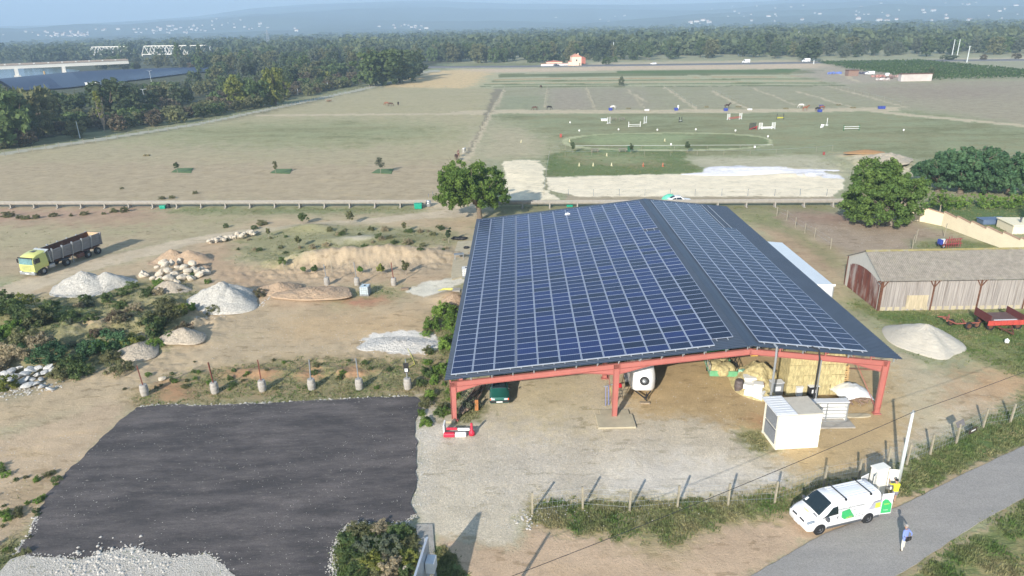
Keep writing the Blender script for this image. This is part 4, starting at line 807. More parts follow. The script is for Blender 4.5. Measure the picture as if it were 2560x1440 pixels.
rc = MB(); a = LSp(ls-.35, 0, .055); b = RSp(.35, 0, .055)
rc.add([LSp(ls-.4, -.05, .05), LSp(ls, -.05, .09), RSp(.4, -.05, .05), LSp(ls-.4, BL+.05, .05), LSp(ls, BL+.05, .09), RSp(.4, BL+.05, .05)], [(0, 1, 4, 3), (1, 2, 5, 4), (2, 1, 0), (3, 4, 5)]); rc.build('ridge_cap', ROOF, barn)
PW, PD, SP, RP = 1.643, .987, 1.675, 1.012
def panel_mat():
    m = bpy.data.materials.new('solar_cells'); m.use_nodes = True; nt = m.node_tree; p = nt.nodes['Principled BSDF']; L = nt.links.new
    uv = node(nt, 'ShaderNodeUVMap', uv_map='UVMap'); sp = node(nt, 'ShaderNodeSeparateXYZ'); L(uv.outputs[0], sp.inputs[0])
    at = node(nt, 'ShaderNodeAttribute', attribute_name='tone')
    def ma(op, a, b=None):
        n = node(nt, 'ShaderNodeMath', operation=op)
        for i, v in enumerate((a, b)):
            if v is None: continue
            if isinstance(v, (int, float)): n.inputs[i].default_value = v
            else: L(v, n.inputs[i])
        return n.outputs[0]
    def edge(c, n, w_):  # distance to nearest grid line
        f = ma('FRACT', ma('MULTIPLY', c, n)); return ma('LESS_THAN', ma('MINIMUM', f, ma('SUBTRACT', 1., f)), w_)
    cell = ma('MAXIMUM', edge(sp.outputs[0], 10, .035), edge(sp.outputs[1], 6, .035))
    fr = ma('MAXIMUM', ma('LESS_THAN', ma('MINIMUM', sp.outputs[0], ma('SUBTRACT', 1., sp.outputs[0])), .03), ma('LESS_THAN', ma('MINIMUM', sp.outputs[1], ma('SUBTRACT', 1., sp.outputs[1])), .026))
    c1 = node(nt, 'ShaderNodeMix', data_type='RGBA'); L(at.outputs['Fac'], c1.inputs[0]); c1.inputs[6].default_value = (.012, .021, .046, 1); c1.inputs[7].default_value = (.017, .033, .125, 1)
    c2 = node(nt, 'ShaderNodeMix', data_type='RGBA'); L(ma('MULTIPLY', cell, .3), c2.inputs[0]); L(c1.outputs[2], c2.inputs[6]); c2.inputs[7].default_value = (.16, .2, .28, 1)
    c3 = node(nt, 'ShaderNodeMix', data_type='RGBA'); L(fr, c3.inputs[0]); L(c2.outputs[2], c3.inputs[6]); c3.inputs[7].default_value = (.43, .47, .57, 1)
    L(c3.outputs[2], p.inputs['Base Color']); p.inputs['Roughness'].default_value = .22; p.inputs['IOR'].default_value = 1.26; L(ma('MULTIPLY', fr, .3), p.inputs['Metallic'])
    ro = node(nt, 'ShaderNodeMapRange', n_1=0., n_2=1., n_3=.16, n_4=.45); L(fr, ro.inputs[0]); L(ro.outputs[0], p.inputs['Roughness'])
    return m
PM = panel_mat()
def panels(name, items, fn, parent):
    """items: (s, v, tone)"""
    vs = []; fs = []; uv = []; tn = []
    for s, v, t in items:
        n = len(vs); vs += [fn(s, v, .16), fn(s+PW, v, .16), fn(s+PW, v+PD, .16), fn(s, v+PD, .16), fn(s, v, .12), fn(s+PW, v, .12), fn(s+PW, v+PD, .12), fn(s, v+PD, .12)]
        for f, u4 in (((0, 1, 2, 3), [(0, 0), (1, 0), (1, 1), (0, 1)]), ((4, 7, 6, 5), [(0, 0)]*4), ((0, 4, 5, 1), [(0, 0)]*4), ((1, 5, 6, 2), [(0, 0)]*4), ((2, 6, 7, 3), [(0, 0)]*4), ((3, 7, 4, 0), [(0, 0)]*4)):
            fs.append([i+n for i in f]); uv += u4
        tn += [t]*8
    me = bpy.data.meshes.new(name); me.from_pydata(vs, [], fs); l = me.uv_layers.new(name='UVMap'); l.data.foreach_set('uv', np.array(uv, np.float32).ravel())
    a = me.attributes.new('tone', 'FLOAT', 'POINT'); a.data.foreach_set('value', np.array(tn, np.float32)); me.materials.append(PM); me.update()
    return link(name, me, None, parent)
rp = random.Random(17); rest = []; indiv = 0
for side in (0, 1):
    for k in range(13 if side == 0 else 5):
        for r in range(44):
            if side == 0:
                if k == 12 and (r == 0 or r == 30): continue
                s = .35+k*SP+(.05 if k > 2 else 0); v = .576+r*RP+((.04*(r >= 18)+.04*(r >= 26)) if k > 2 else 0); tone = .25+rp.random()*.25 if k < 3 else rp.random()**.7
                if k == 12 and r < 15: tone = .05
                fn = LSp
            else:
                if k == 4 and r > 32: continue
                s = .55+k*(SP-.01); v = .62+r*RP; tone = .15+rp.random()*.15; fn = RSp
            if r < (6 if side == 0 else 4) and indiv < 100: panels('solar_panel', [(s, v, tone)], fn, barn); indiv += 1
            else: rest.append((s, v, tone, side))
for side, fn in ((0, LSp), (1, RSp)):
    o = panels('solar_panel_field', [(a, b, c) for a, b, c, d in rest if d == side], fn, barn); o['kind'] = 'stuff'
mb = MB()
for fn, n, s0, pit in ((LSp, 13, .35, SP), (RSp, 5, .55, SP-.01)):
    for k in range(n):
        for q in (.4, 1.24): v0 = .35 if k < 12 else 1.3; mb.bar(fn(s0+k*pit+q, v0, .09), fn(s0+k*pit+q, BL-.7, .09), .05, .05)
    mb.bar(fn(s0, .52 if n == 13 else .56, .13), fn(s0+(n-(1 if n == 13 else 0))*pit, .52 if n == 13 else .56, .13), .05, .05)
mb.build('mounting_rail', ALU, barn)
# steel frames
def ibeam(mb, a, b, d0, d1, w_=.22, up=(0, 0, 1)):
    a = Vector(a); b = Vector(b); X = (b-a).normalized(); U = Vector(up); U = (U-X*U.dot(X)).normalized(); Y = X.cross(U).normalized()
    for (oa, ob, th, ww) in ((0, 0, .025, w_), (-d0, -d1, .025, w_)):
        vs = []
        for p, o_ in ((a, oa), (b, ob)):
            for sy, su in ((-1, -1), (1, -1), (1, 1), (-1, 1)): vs.append(p+U*(o_+su*th/2)+Y*sy*ww/2)
        mb.add(vs, [(3, 2, 1, 0), (4, 5, 6, 7), (0, 1, 5, 4), (1, 2, 6, 5), (2, 3, 7, 6), (3, 0, 4, 7)])
    vs = []
    for p, d in ((a, d0), (b, d1)):
        for sy, u in ((-.02, -d+.0135), (.02, -d+.0135), (.02, -.0135), (-.02, -.0135)): vs.append(p+U*u+Y*sy)
    mb.add(vs, [(3, 2, 1, 0), (4, 5, 6, 7), (0, 1, 5, 4), (1, 2, 6, 5), (2, 3, 7, 6), (3, 0, 4, 7)])
UM = 12.98; sl_ = (ZK-ZL)/WL; sr_ = (ZK-ZR)/WR; D = .5
nF = 8
for k in range(nF):
    v = .5+k*(BL-1.)/(nF-1); zl_ = lambda u: ZL+sl_*u-D; zr_ = lambda u: ZK-sr_*(u-WL)-D
    for u0, zt in ((.42, zl_(.42)), (UM, zl_(UM)), (WL+WR-.55, zr_(WL+WR-.55))):
        if k > 1 and u0 == .42 and False: continue
        mb = MB(); ibeam(mb, (u0-.2, v, -.1), (u0-.2, v, zt), -.36, -.46, .22, (1, 0, 0)); mb.box((u0, v, .03), (.6, .4, .06)); mb.build('column', RED, barn)
    mb = MB(); ibeam(mb, (.25, v, zl_(.25)), (UM, v, zl_(UM)), .42, .42); ibeam(mb, (.6, v, zl_(.6)-.41), (2.6, v, zl_(2.6)-.41), .5, .02)
    ibeam(mb, (UM-2.6, v, zl_(UM-2.6)-.41), (UM-.2, v, zl_(UM-.2)-.41), .02, .45); ibeam(mb, (UM, v, zl_(UM)), (WL, v, zl_(WL)), .42, .42); ibeam(mb, (UM+.2, v, zl_(UM+.2)-.41), (UM+2.6, v, zl_(UM+2.6)-.41), .45, .02)
    mb.build('rafter', RED, barn)
    mb = MB(); ibeam(mb, (WL, v, zr_(WL)), (WL+WR-.4, v, zr_(WL+WR-.4)), .42, .42); ibeam(mb, (WL+WR-3.2, v, zr_(WL+WR-3.2)-.41), (WL+WR-.8, v, zr_(WL+WR-.8)-.41), .02, .5); mb.box((WL, v-.12, zl_(WL)-.22), (.04, .03, .6)); mb.build('rafter', RED, barn)
for k in range(15):
    mb = MB(); s = .25+k*(ls-.5)/14; a = LSp(s, .08, -.1); b = LSp(s, BL-.1, -.1); mb.bar(a, b, .06, .16); mb.bar((a[0], .5, a[2]-.08), (a[0], .5, a[2]-.42), .08, .06); mb.build('purlin', RED if k in (0,) else GALV, barn)
for k in range(7):
    mb = MB(); s = .5+k*(rs-.5)/6; a = RSp(s, .08, -.1); b = RSp(s, BL-.1, -.1); mb.bar(a, b, .06, .16); mb.bar((a[0], .5, a[2]-.08), (a[0], .5, a[2]-.42), .1, .08); mb.build('purlin', RED if k % 2 else GALV, barn)
v1 = .5+(BL-1.)/(nF-1); ux = WL+WR-.5
for a, b in (((ux, .6, .15), (ux, v1, 3.4)), ((ux, v1, .6), (ux, .6, 3.7))): mb = MB(); mb.tube([a, b], .035, 6); mb.build('brace', RED, barn)
for a, b in (((UM-.1, .8, .3), (UM-.1, v1, 3.9)), ((UM-.1, v1, .3), (UM-.1, .8, 3.9))): mb = MB(); mb.tube([a, b], .03, 6); mb.build('brace', RED, barn)
# conduits running off the right hand roof
mb = MB(); mb.tube([RSp(1.6, .2, .2), RSp(1.7, -.12, .12), (RSp(1.7, 0)[0], -.22, 5.4), (RSp(1.7, 0)[0]-.05, -.22, 0.)], .085, 8); mb.build('cable_duct', GALV, barn)
mb = MB(); mb.tube([RSp(4.5, .35, .2), RSp(4.9, -.1, .12), (RSp(5., 0)[0], -.22, 5.2), (RSp(5., 0)[0]-.05, -.22, 0.)], .07, 8); mb.build('cable_duct', BLACKP, barn)
mb = MB(); mb.tube([(RSp(5.1, 0)[0]+.05, -.2, 5.1), (RSp(5.1, 0)[0]+.05, -.2, 0.)], .05, 8); mb.build('cable_duct', GALV, barn)
def BW(u, v, z=0.): c, s = cos(.01308), sin(.01308); return (-5.178+u*c+v*s, 46.969-u*s+v*c, z)
mb = MB(); mb.box((0, 0, .06), (2.9, 1.9, .16)); mb.box((.1, 1.3, .05), (2.3, .8, .12)); o = mb.build('concrete_footing', CONC, bevel=.03); o.location = BW(UM, -.15); tag(o, 'pale concrete pad under the middle red column of the solar barn', 'footing')
mb = MB(); mb.box((0, 0, .06), (.9, 1.1, .16)); o = mb.build('concrete_footing', CONC, bevel=.03); o.location = (G(1126, 1048)[0], G(1126, 1048)[1], 0); tag(o, 'small concrete pad left of the front left red column', 'footing')
# satellite-like white disc on the far roof edge
x, y = G(1419, 545, 4.8); e = empty('satellite_dish', (x, y, 4.65), 0, 'white dish standing just behind the far left roof edge', 'dish'); mb = MB(); mb.tube([(0, 0, -4.6), (0, 0, .3)], .04, 6); mb.build('mast', GALV, e); mb = MB(); mb.lathe([(.01, 0), (.3, .03), (.42, .09), (.40, .1), (.01, .03)], n=20, M=Matrix.Rotation(radians(75), 3, 'X')); mb.v = [(a, b, c+.45) for a, b, c in mb.v]; mb.build('dish', mat('white_paint', (.78, .78, .76), .4, var=.04), e, True)
# ------------------------------------------------------------------ things under the roof
WHITE = MATS['white_paint']; STRAW = mat('straw', S(216, 200, 148, .8), .95, var=.4, scale=6., dirt=(.36, .28, .14, .55, .6), bump=2., bscale=18., stretch=(1, 1, .35))
def bale(c, d, rz, label, cat='straw bale'):
    mb = MB(); mb.box((0, 0, d[2]/2), d); o = mb.build('straw_bale', STRAW, bevel=.03); o.location = c; o.rotation_euler.z = rz
    return tag(o, label, cat, 'straw bales stacked under the right roof')
bx, by = G(1968, 992); cols = [0, 1.25, 2.5, 3.35]
for i in range(4):
    for j in range(4):
        wdt = 1.22 if i < 2 else (.98 if i == 2 else 1.05)
        x = bx+[.6, 1.84, 2.99, 4.05][i]; zz_ = j*.92
        bale((x+random.uniform(-.04, .04), by+1.3+random.uniform(-.03, .03)+j*.02, zz_), (wdt+.04, 2.3, .915), random.uniform(-.01, .01), '%s bale in the %s column of the straw stack' % (['bottom', 'second', 'third', 'top'][j], ['leftmost', 'second', 'third', 'rightmost'][i]))
mb = MB(); mb.box((0, 0, 0), (.62, .06, .7), rx=-.2); o = mb.build('yellow_board', mat('yellow_plastic', S(246, 200, 90), .6), bevel=.04); o.location = (*G(1880, 935), 2.1); tag(o, 'yellow panel lying on the loose straw heap', 'panel')
# hay cart
e = empty('hay_cart', (*G(1806, 950), 0), -.10, 'low green cart with mesh sides filled with hay', 'cart'); GRN = mat('green_paint', S(120, 190, 140), .5, var=.15); WOODM = mat('weathered_wood', S(170, 152, 128), .85, var=.3, scale=3, stretch=(4, 4, .4))
mb = MB(); mb.box((0, 1.6, .5), (2.3, 3.6, .12)); mb.box((0, -.24, .75), (2.3, .08, .45)); mb.build('bed', GRN, e)
for s in (-1, 1):
    mb = MB(); mb.bar((s*1.15, -.2, 1.5), (s*1.15, 3.3, 1.6), .05); 
    for k in range(6): mb.bar((s*1.15, -.2+k*.7, .55), (s*1.15, -.2+k*.7, 1.5), .05)
    mb.build('side_rail', BLACKP if s > 0 else GALV, e)
mb = MB(); mb.box((0, 3.4, 1.1), (2.3, .06, 1.1)); mb.build('tailboard', mat('bright_green', S(90, 200, 120), .5), e)
mb = MB(); [mb.blob((random.uniform(-.7, .7), random.uniform(.2, 3.), .85), (.6, .7, .4), k+60, 2, .3) for k in range(12)]; hay = mb.build('hay_load', STRAW, None, True); hay.location = (*G(1806, 950), 0); hay.rotation_euler.z = -.1; tag(hay, 'loose hay filling the low green cart', 'hay')
for s in (-1, 1):
    mb = MB(); mb.lathe([(.05, -.1), (.32, -.1), (.34, 0), (.32, .1), (.05, .1)], (s*1.0, 1.6, .33), 14, 'x'); mb.build('wheel', BLACKP, e, True)
# drum, white foam stack, pallet racks
def drum(loc, r, h, m, label, rz=0, post=None, sign=False, name='drum', grp=None, cat='drum'):
    e = empty(name, loc, rz, label, cat, grp); mb = MB(); pr = [(r*.86, 0), (r*.93, h*.06), (r*.99, h*.2), (r*.96, h*.29), (r*1.02, h*.33), (r*1.03, h*.5), (r*1.02, h*.64), (r*.95, h*.68), (r*1.0, h*.73), (r*.94, h*.9), (r*.84, h), (r*.7, h+.01)]
    mb.lathe(pr, n=20); mb.build('barrel', m, e, True, auto=50)
    if post:
        ph, pm, lean = post; mb = MB(); mb.bar((0, 0, h*.9), (lean, 0, h+ph), .09, .09); mb.build('post', pm, e)
    return e
drum((*G(1846, 976), 0), .36, .98, mat('dark_drum', S(110, 100, 98), .7, var=.4, scale=8), 'dark ribbed drum beside the white foam blocks under the roof')
e = empty('white_block_stack', (*G(1886, 990), 0), -.45, 'stack of white blocks with a red scrap beside the dark drum', 'block stack'); 
for k, (x, y, z, a, b, c) in enumerate([(0, 0, .25, 1.5, .9, .5), (-.5, 1., .25, 1.6, .9, .5), (-.2, .4, .72, 1.5, 1., .42), (-.9, 1.7, .35, 1.3, .8, .7), (.2, .2, 1.05, .8, .7, .22), (-.6, 1.1, 1.05, 1., .8, .25)]): mb = MB(); mb.box((x, y, z), (a, b, c), rz=.1*k-.2); mb.build('block', WHITE, e, bevel=.04)
mb = MB(); mb.box((.45, .5, 1.0), (.3, .3, .12), rz=.3); mb.build('red_scrap', mat('red_plastic', S(214, 40, 56), .45), e, bevel=.03)
mb = MB(); mb.box((-.9, 2.3, .9), (1.6, .12, .3), rz=.05); mb.box((-.8, 2.1, 1.1), (1.2, .5, .06)); mb.build('green_board', mat('pale_green', S(160, 215, 190), .6), e)
for i, (px, py, hh) in enumerate([(2100, 940, 1.7), (2107, 955, 1.5)]):
    e = empty('pallet', (*G(px, py), 0), .15, ['rear wooden pallet leaning beside the straw stack', 'front wooden pallet leaning beside the straw stack'][i], 'pallet')
    mb = MB(); [mb.box((x, 0, hh/2), (.1, .1, hh)) for x in (-.4, 0, .4)]; [mb.box((0, -.06, .1+k*hh/7), (1., .02, .12)) for k in range(7)]; [mb.box((0, .06, .1+k*hh/4), (1., .02, .12)) for k in range(4)]; mb.build('slats', mat('pallet_wood', S(214, 178, 124), .85, var=.25), e); e.rotation_euler.x = -.12
# kiosk
zk = HT(1937, 1124, 1039); c0 = G(1938, 1124); c1 = G(2044, 1117); cr_ = G(2020, 991, zk)
ang = atan2(c1[1]-c0[1], c1[0]-c0[0]); kw = hypot(c1[0]-c0[0], c1[1]-c0[1]); kd = (cr_[0]-c1[0])*(-sin(ang))+(cr_[1]-c1[1])*cos(ang); kd = max(2.2, min(3.4, kd))
CREAM = mat('cream_render', S(250, 244, 224, .95), .85, var=.05, scale=1.2, dirt=(.45, .4, .32, .72, .4)); CREAMG = mat('kiosk_roof', S(206, 198, 182, .85), .9, var=.1); LG = mat('light_grey_sheet', S(222, 224, 226, .9), .5, var=.06)
e = empty('electric_kiosk', (*c0, 0), ang, 'cream flat roofed electric kiosk with grey louvred side beside the yard', 'kiosk')
mb = MB(); mb.box((kw/2, kd/2, zk/2-.1), (kw, kd, zk+.2-.16)); mb.build('wall', CREAM, e)
mb = MB(); mb.box((kw/2+.02, kd/2, zk-.03), (kw+.1, kd+.1, .1)); mb.build('roof', CREAMG, e, bevel=.02)
mb = MB(); mb.box((kw*.2-.15, kd/2+.02, zk+.09), (kw*.48, kd+.25, .08)); [mb.box((kw*.2-.15, kd/2+.02+(k-3.5)*.32, zk+.14), (kw*.44, .05, .02)) for k in range(8)]; mb.build('roof_sheet', LG, e)
for z0 in (0, 1):
    f = MB(); f.box((-.025, .12+kd*.42, .25+zk*.22+z0*zk*.44), (.05, kd*.72, zk*.4)); fo = f.build('louvre', mat('louvre_grey', (.16, .17, .19), .6), e)
    f = MB(); [f.box((-.06, .12+kd*.42, .25+zk*.05+z0*zk*.44+k*.1), (.03, kd*.68, .05), ry=.5) for k in range(int(zk*.36/.1))]; f.build('slats', GALV, fo)
# white open meter cabinet on its pad
a = G(2051, 1057); b = G(2114, 1056); zc_ = HT(2114, 1056, 1006); ang = atan2(b[1]-a[1], b[0]-a[0])
e = empty('meter_cabinet', (*b, 0), ang, 'white open fronted cabinet with grey shelves standing on a concrete plinth behind the kiosk', 'cabinet'); W_ = 3.0; Dp = .5
mb = MB(); mb.box((-W_/2, Dp, zc_/2), (W_, .05, zc_)); mb.box((0, Dp/2, zc_/2), (.04, Dp, zc_)); mb.box((-W_, Dp/2, zc_/2), (.04, Dp, zc_)); mb.build('back_panel', WHITE, e)
mb = MB(); mb.box((-W_/2, Dp/2, zc_+.03), (W_+.12, Dp+.12, .06)); mb.build('top', LG, e)
for k in range(6): mb = MB(); mb.box((-W_/2, .06, .1+k*zc_/5.8), (W_-.06, .03, .03)); mb.build('shelf', GALV, e)
mb = MB(); mb.box((0, .03, zc_/2), (.07, .07, zc_)); mb.box((-1.55, .03, zc_/2), (.06, .06, zc_)); mb.build('frame', GALV, e)
mb = MB(); mb.box((-W_/2+.15, .15, .02), (W_+.5, 1.9, .12)); o = mb.build('cabinet_plinth', CONCG, None, bevel=.02); o.location = (*b, 0); o.rotation_euler.z = ang; o.location.z = .0; tag(o, 'flat concrete plinth under the white open cabinet', 'plinth')
mb = MB(); mb.prism([(1.1*cos(t)*(abs(cos(t))**-.3 if abs(cos(t)) > .1 else 1), .28*sin(t)) for t in [2*pi*k/20 for k in range(20)]], 0, .12); o = mb.build('concrete_slab', CONC, bevel=.02); o.location = (*G(2142, 1041), 0); tag(o, 'long rounded concrete slab on the ground right of the cabinet', 'slab')
# inverter boxes near the ducts
for px, py, d, lab, m in [(1938, 985, (1.0, .6, 1.1), 'grey metal box at the foot of the grey duct', GALV), (2030, 990, (.8, .4, .9), 'dark framed box with white label behind the cabinet', BLACKP), (1996, 990, (.5, .3, .8), 'small light grey box left of the cabinet', LG)]:
    e = empty('inverter_box', (*G(px, py), 0), .1, lab, 'box'); mb = MB(); mb.box((0, 0, d[2]/2+.05), d); mb.build('case', m, e, bevel=.03); mb = MB(); mb.box((0, -d[1]/2-.01, d[2]*.6), (d[0]*.5, .02, d[2]*.35)); mb.build('label', WHITE, e); mb = MB(); mb.box((0, 0, d[2]+.07), (d[0]+.08, d[1]+.08, .04)); mb.build('lid', LG, e)
# tarp covered wood pile
e = empty('covered_log_pile', (*G(2140, 1010), 0), .1, 'log pile under a crumpled white tarpaulin by the front right red column', 'log pile'); mb = MB(); [mb.tube([(random.uniform(-1.1, 1), -.4+random.uniform(0, .3), .1+random.uniform(0, .6)), (random.uniform(-1.1, 1), .9, .1+random.uniform(0, .7))], .07, 6) for _ in range(26)]; mb.build('logs', mat('dead_wood', S(150, 128, 112), .9, var=.3), e)
n = 16; vs = []; rg = np.random.RandomState(8)
for j in range(n):
    for i in range(n): x = -1.35+2.7*i/(n-1); y = -.3+2.2*j/(n-1); vs.append((x, y, 1.25*(1-(x/1.6)**2*.7)*(1-((y-.9)/1.7)**2*.75)+rg.uniform(-.07, .07)))
mb = MB(); mb.add(vs, [(j*n+i, j*n+i+1, (j+1)*n+i+1, (j+1)*n+i) for j in range(n-1) for i in range(n-1)]); o = mb.build('tarpaulin', WHITE, e, True); sm = o.modifiers.new('s', 'SOLIDIFY'); sm.thickness = .03
# brush pile and plank by the left column
e = empty('brush_pile', (*G(1172, 1010), 0), .0, 'grey tangle of dead branches and logs beside the front left red column', 'brush pile'); mb = MB(); rg = random.Random(4)
for _ in range(14): x = rg.uniform(-.3, .6); mb.tube([(x-.6, -1.6+rg.uniform(-.3, .3), rg.uniform(.1, .35)), (x+.2, .4, rg.uniform(.3, .7)), (x+.75, 2.4+rg.uniform(-.4, .6), rg.uniform(.2, .5))], rg.uniform(.05, .12), 6)
mb.build('logs', MATS['dead_wood'], e); q = crown_np(77, (1.1, 2., .4), .35, 26, 26, .09, .3, -.6, .2); link('twigs', mesh_np('twigs', q, np.arange(len(q)), 4), LEAF['grey'], e)
mb = MB(); mb.box((0, 0, .4), (.28, .1, .85), rx=-.5); o = mb.build('wood_plank', mat('orange_wood', S(184, 120, 66), .8), bevel=.01); o.location = (*G(1192, 1024), 0); tag(o, 'short orange brown plank propped by the brush pile near the green car', 'plank')
# red and white barrier
RP_ = mat('barrier_red', S(224, 48, 76), .4, var=.08); e = empty('road_barrier', (*G(1148, 1090), 0), -.03, 'red and white plastic road barrier with a white board and red post at its end', 'barrier')
for k, (x, w_, m) in enumerate([(-.75, .85, RP_), (.12, .85, WHITE)]): mb = MB(); mb.xprism([(-.22, 0), (.22, 0), (.16, .3), (-.16, .3)], x-w_/2, x+w_/2); mb.build('base_block', m, e, bevel=.06)
mb = MB(); mb.box((-.55, .15, .55), (.8, .1, .18)); mb.build('rail', RP_, e, bevel=.02); mb = MB(); mb.box((.35, .15, .5), (.9, .1, .2)); mb.build('rail', WHITE, e, bevel=.02)
mb = MB(); mb.box((-1.15, .5, .45), (.12, .9, .8)); mb.build('end_board', WHITE, e, bevel=.03); mb = MB(); mb.lathe([(.25, 0), (.22, .25), (.1, .4), (.09, .95), (.06, 1.)], (.95, .2, 0), 14); mb.build('post', RP_, e, True)
# tools leaning at the middle column
for i, (px, c, lab) in enumerate([(1514, S(130, 140, 200), 'blue handled rake leaning at the middle red column'), (1522, S(110, 130, 210), 'blue fork leaning at the middle red column'), (1529, S(220, 220, 120), 'yellow stick leaning at the middle red column')]):
    e = empty('garden_tool', (*G(px, 1014-i*2), 0), .1*i, lab, 'tool'); mb = MB(); mb.tube([(0, 0, 0), (.05, .5, 1.5)], .03, 6); mb.build('handle', mat('tool_paint%d' % i, c, .5), e); mb = MB(); mb.box((.05, .5, 1.5), (.35, .05, .1)); mb.build('head', GALV, e)
x, y = G(1550, 1000); e = empty('hand_truck', (x, y, 0), .2, 'dark hand truck with a red and white box behind the middle column', 'hand truck'); mb = MB(); [mb.tube([(s*.2, 0, .1), (s*.2, .3, 1.3)], .03, 6) for s in (-1, 1)]; [mb.bar((-.2, .06*k, .3+.25*k), (.2, .06*k, .3+.25*k), .03) for k in range(4)]; mb.build('frame', BLACKP, e); mb = MB(); mb.box((0, .3, 1.2), (.35, .3, .3)); mb.build('box', MATS['red_plastic'], e, bevel=.03)
# junk beside the left eave
sl = [(1144, 605), (1186, 603), (1180, 640), (1168, 690), (1130, 700), (1128, 688), (1134, 640)]; o = sheet('concrete_floor', dens([G(*p) for p in sl], .6, .05, 3), .1, CONC, .15); tag(o, 'pale concrete slab strip beside the far left of the solar roof', 'slab')
def ibc(px, py, rz, label, m=WHITE, cat='water tank'):
    e = empty('cube_tank', (*G(px, py), 0), rz, label, cat); mb = MB(); mb.box((0, 0, .62), (.98, 1.14, .95)); mb.build('tank', m, e, bevel=.08); mb = MB(); mb.box((0, 0, .07), (1.05, 1.2, .12)); mb.build('pallet', GALV, e); mb = MB()
    for z in (.2, .45, .7, .95, 1.1):
        for s in (-1, 1): mb.bar((s*.52, -.6, z), (s*.52, .6, z), .025); mb.bar((-.52, s*.6, z), (.52, s*.6, z), .025)
    for k in range(5):
        for s in (-1, 1): mb.bar((-.52+k*.26, s*.6, .12), (-.52+k*.26, s*.6, 1.1), .025); mb.bar((s*.52, -.6+k*.3, .12), (s*.52, -.6+k*.3, 1.1), .025)
    mb.build('cage', GALV, e); mb = MB(); mb.lathe([(.12, 1.09), (.12, 1.16)], n=12); mb.build('lid', BLACKP, e); return e
ibc(1166, 690, .1, 'caged white water tank against the left eave of the solar roof'); ibc(914, 736, -.08, 'caged bluish water tank standing in the grass by the back row of drums', mat('bluish_plastic', S(206, 222, 228), .45))
x, y = G(1148, 650); e = empty('work_table', (x, y, .1), .2, 'small grey work table on the concrete slab strip', 'table'); mb = MB(); mb.box((0, 0, .75), (1.3, .8, .06)); mb.build('top', GALV, e); [MB().box((a*.55, b*.3, .37), (.06, .06, .74)).build('leg', GALV, e) for a in (-1, 1) for b in (-1, 1)]
def tyre(loc, r, label, M=None):
    mb = MB(); pts = [(r*.58, -.09), (r*.9, -.1), (r, -.05), (r, .05), (r*.9, .1), (r*.58, .09), (r*.55, 0)]; mb.lathe(pts+[pts[0]], n=22, M=M); mb.f = mb.f[:-2]; o = mb.build('tyre', BLACKP, None, True); o.location = loc; return tag(o, label, 'tyre')
tyre((*G(1166, 622), .2), .4, 'black tyre lying flat on the concrete slab strip')
mb = MB(); [mb.blob((random.uniform(-.8, .8), random.uniform(-.3, .3), .15), (.55, .35, .25), k+5, 2, .4) for k in range(5)]; o = mb.build('black_sheet', BLACKP, None, True); o.location = (*G(1150, 598), 0); tag(o, 'crumpled black plastic sheet behind the concrete slab strip', 'plastic sheet')
mb = MB(); mb.box((0, 0, .35), (.9, 1., .7)); mb.box((.95, .1, .3), (.7, .8, .55)); o = mb.build('concrete_block', CONCG, bevel=.03); o.location = (*G(1142, 737), 0); tag(o, 'grey concrete block against the left eave of the solar roof', 'block')
mb = MB(); mb.box((0, 0, .12), (.9, .5, .22), rz=.1); [mb.box((-.35+.23*k, -.26, .12), (.14, .04, .14), rz=.1) for k in range(4)]; o = mb.build('hollow_block', mat('clay_block', S(150, 130, 110), .9)); o.location = (*G(1012, 724), 0); tag(o, 'hollow building block beside the white stony patch', 'block')
mb = MB(); mb.tube([(0, 0, .05), (.8, .3, .08), (1.5, .1, .05), (2.2, .35, .05), (1.3, .6, .06), (.4, .5, .05)], .06, 6); o = mb.build('yellow_hose', mat('yellow_hose', S(232, 226, 110), .5)); o.location = (*G(1096, 727), 0); tag(o, 'pale yellow hose lying near the grey concrete block', 'hose')
mb = MB(); mb.tube([(0, 0, .03), (-.7, 2., .03), (-1.2, 3.4, .1)], .03, 5); mb.tube([(0, 0, .03), (.45, -1.5, .03), (-.2, -2.3, .03)], .03, 5); o = mb.build('yellow_cable', MATS['yellow_hose']); o.location = (*G(1030, 893), 0); tag(o, 'thin yellow cable snaking from the white ash patch past the sign post', 'cable')
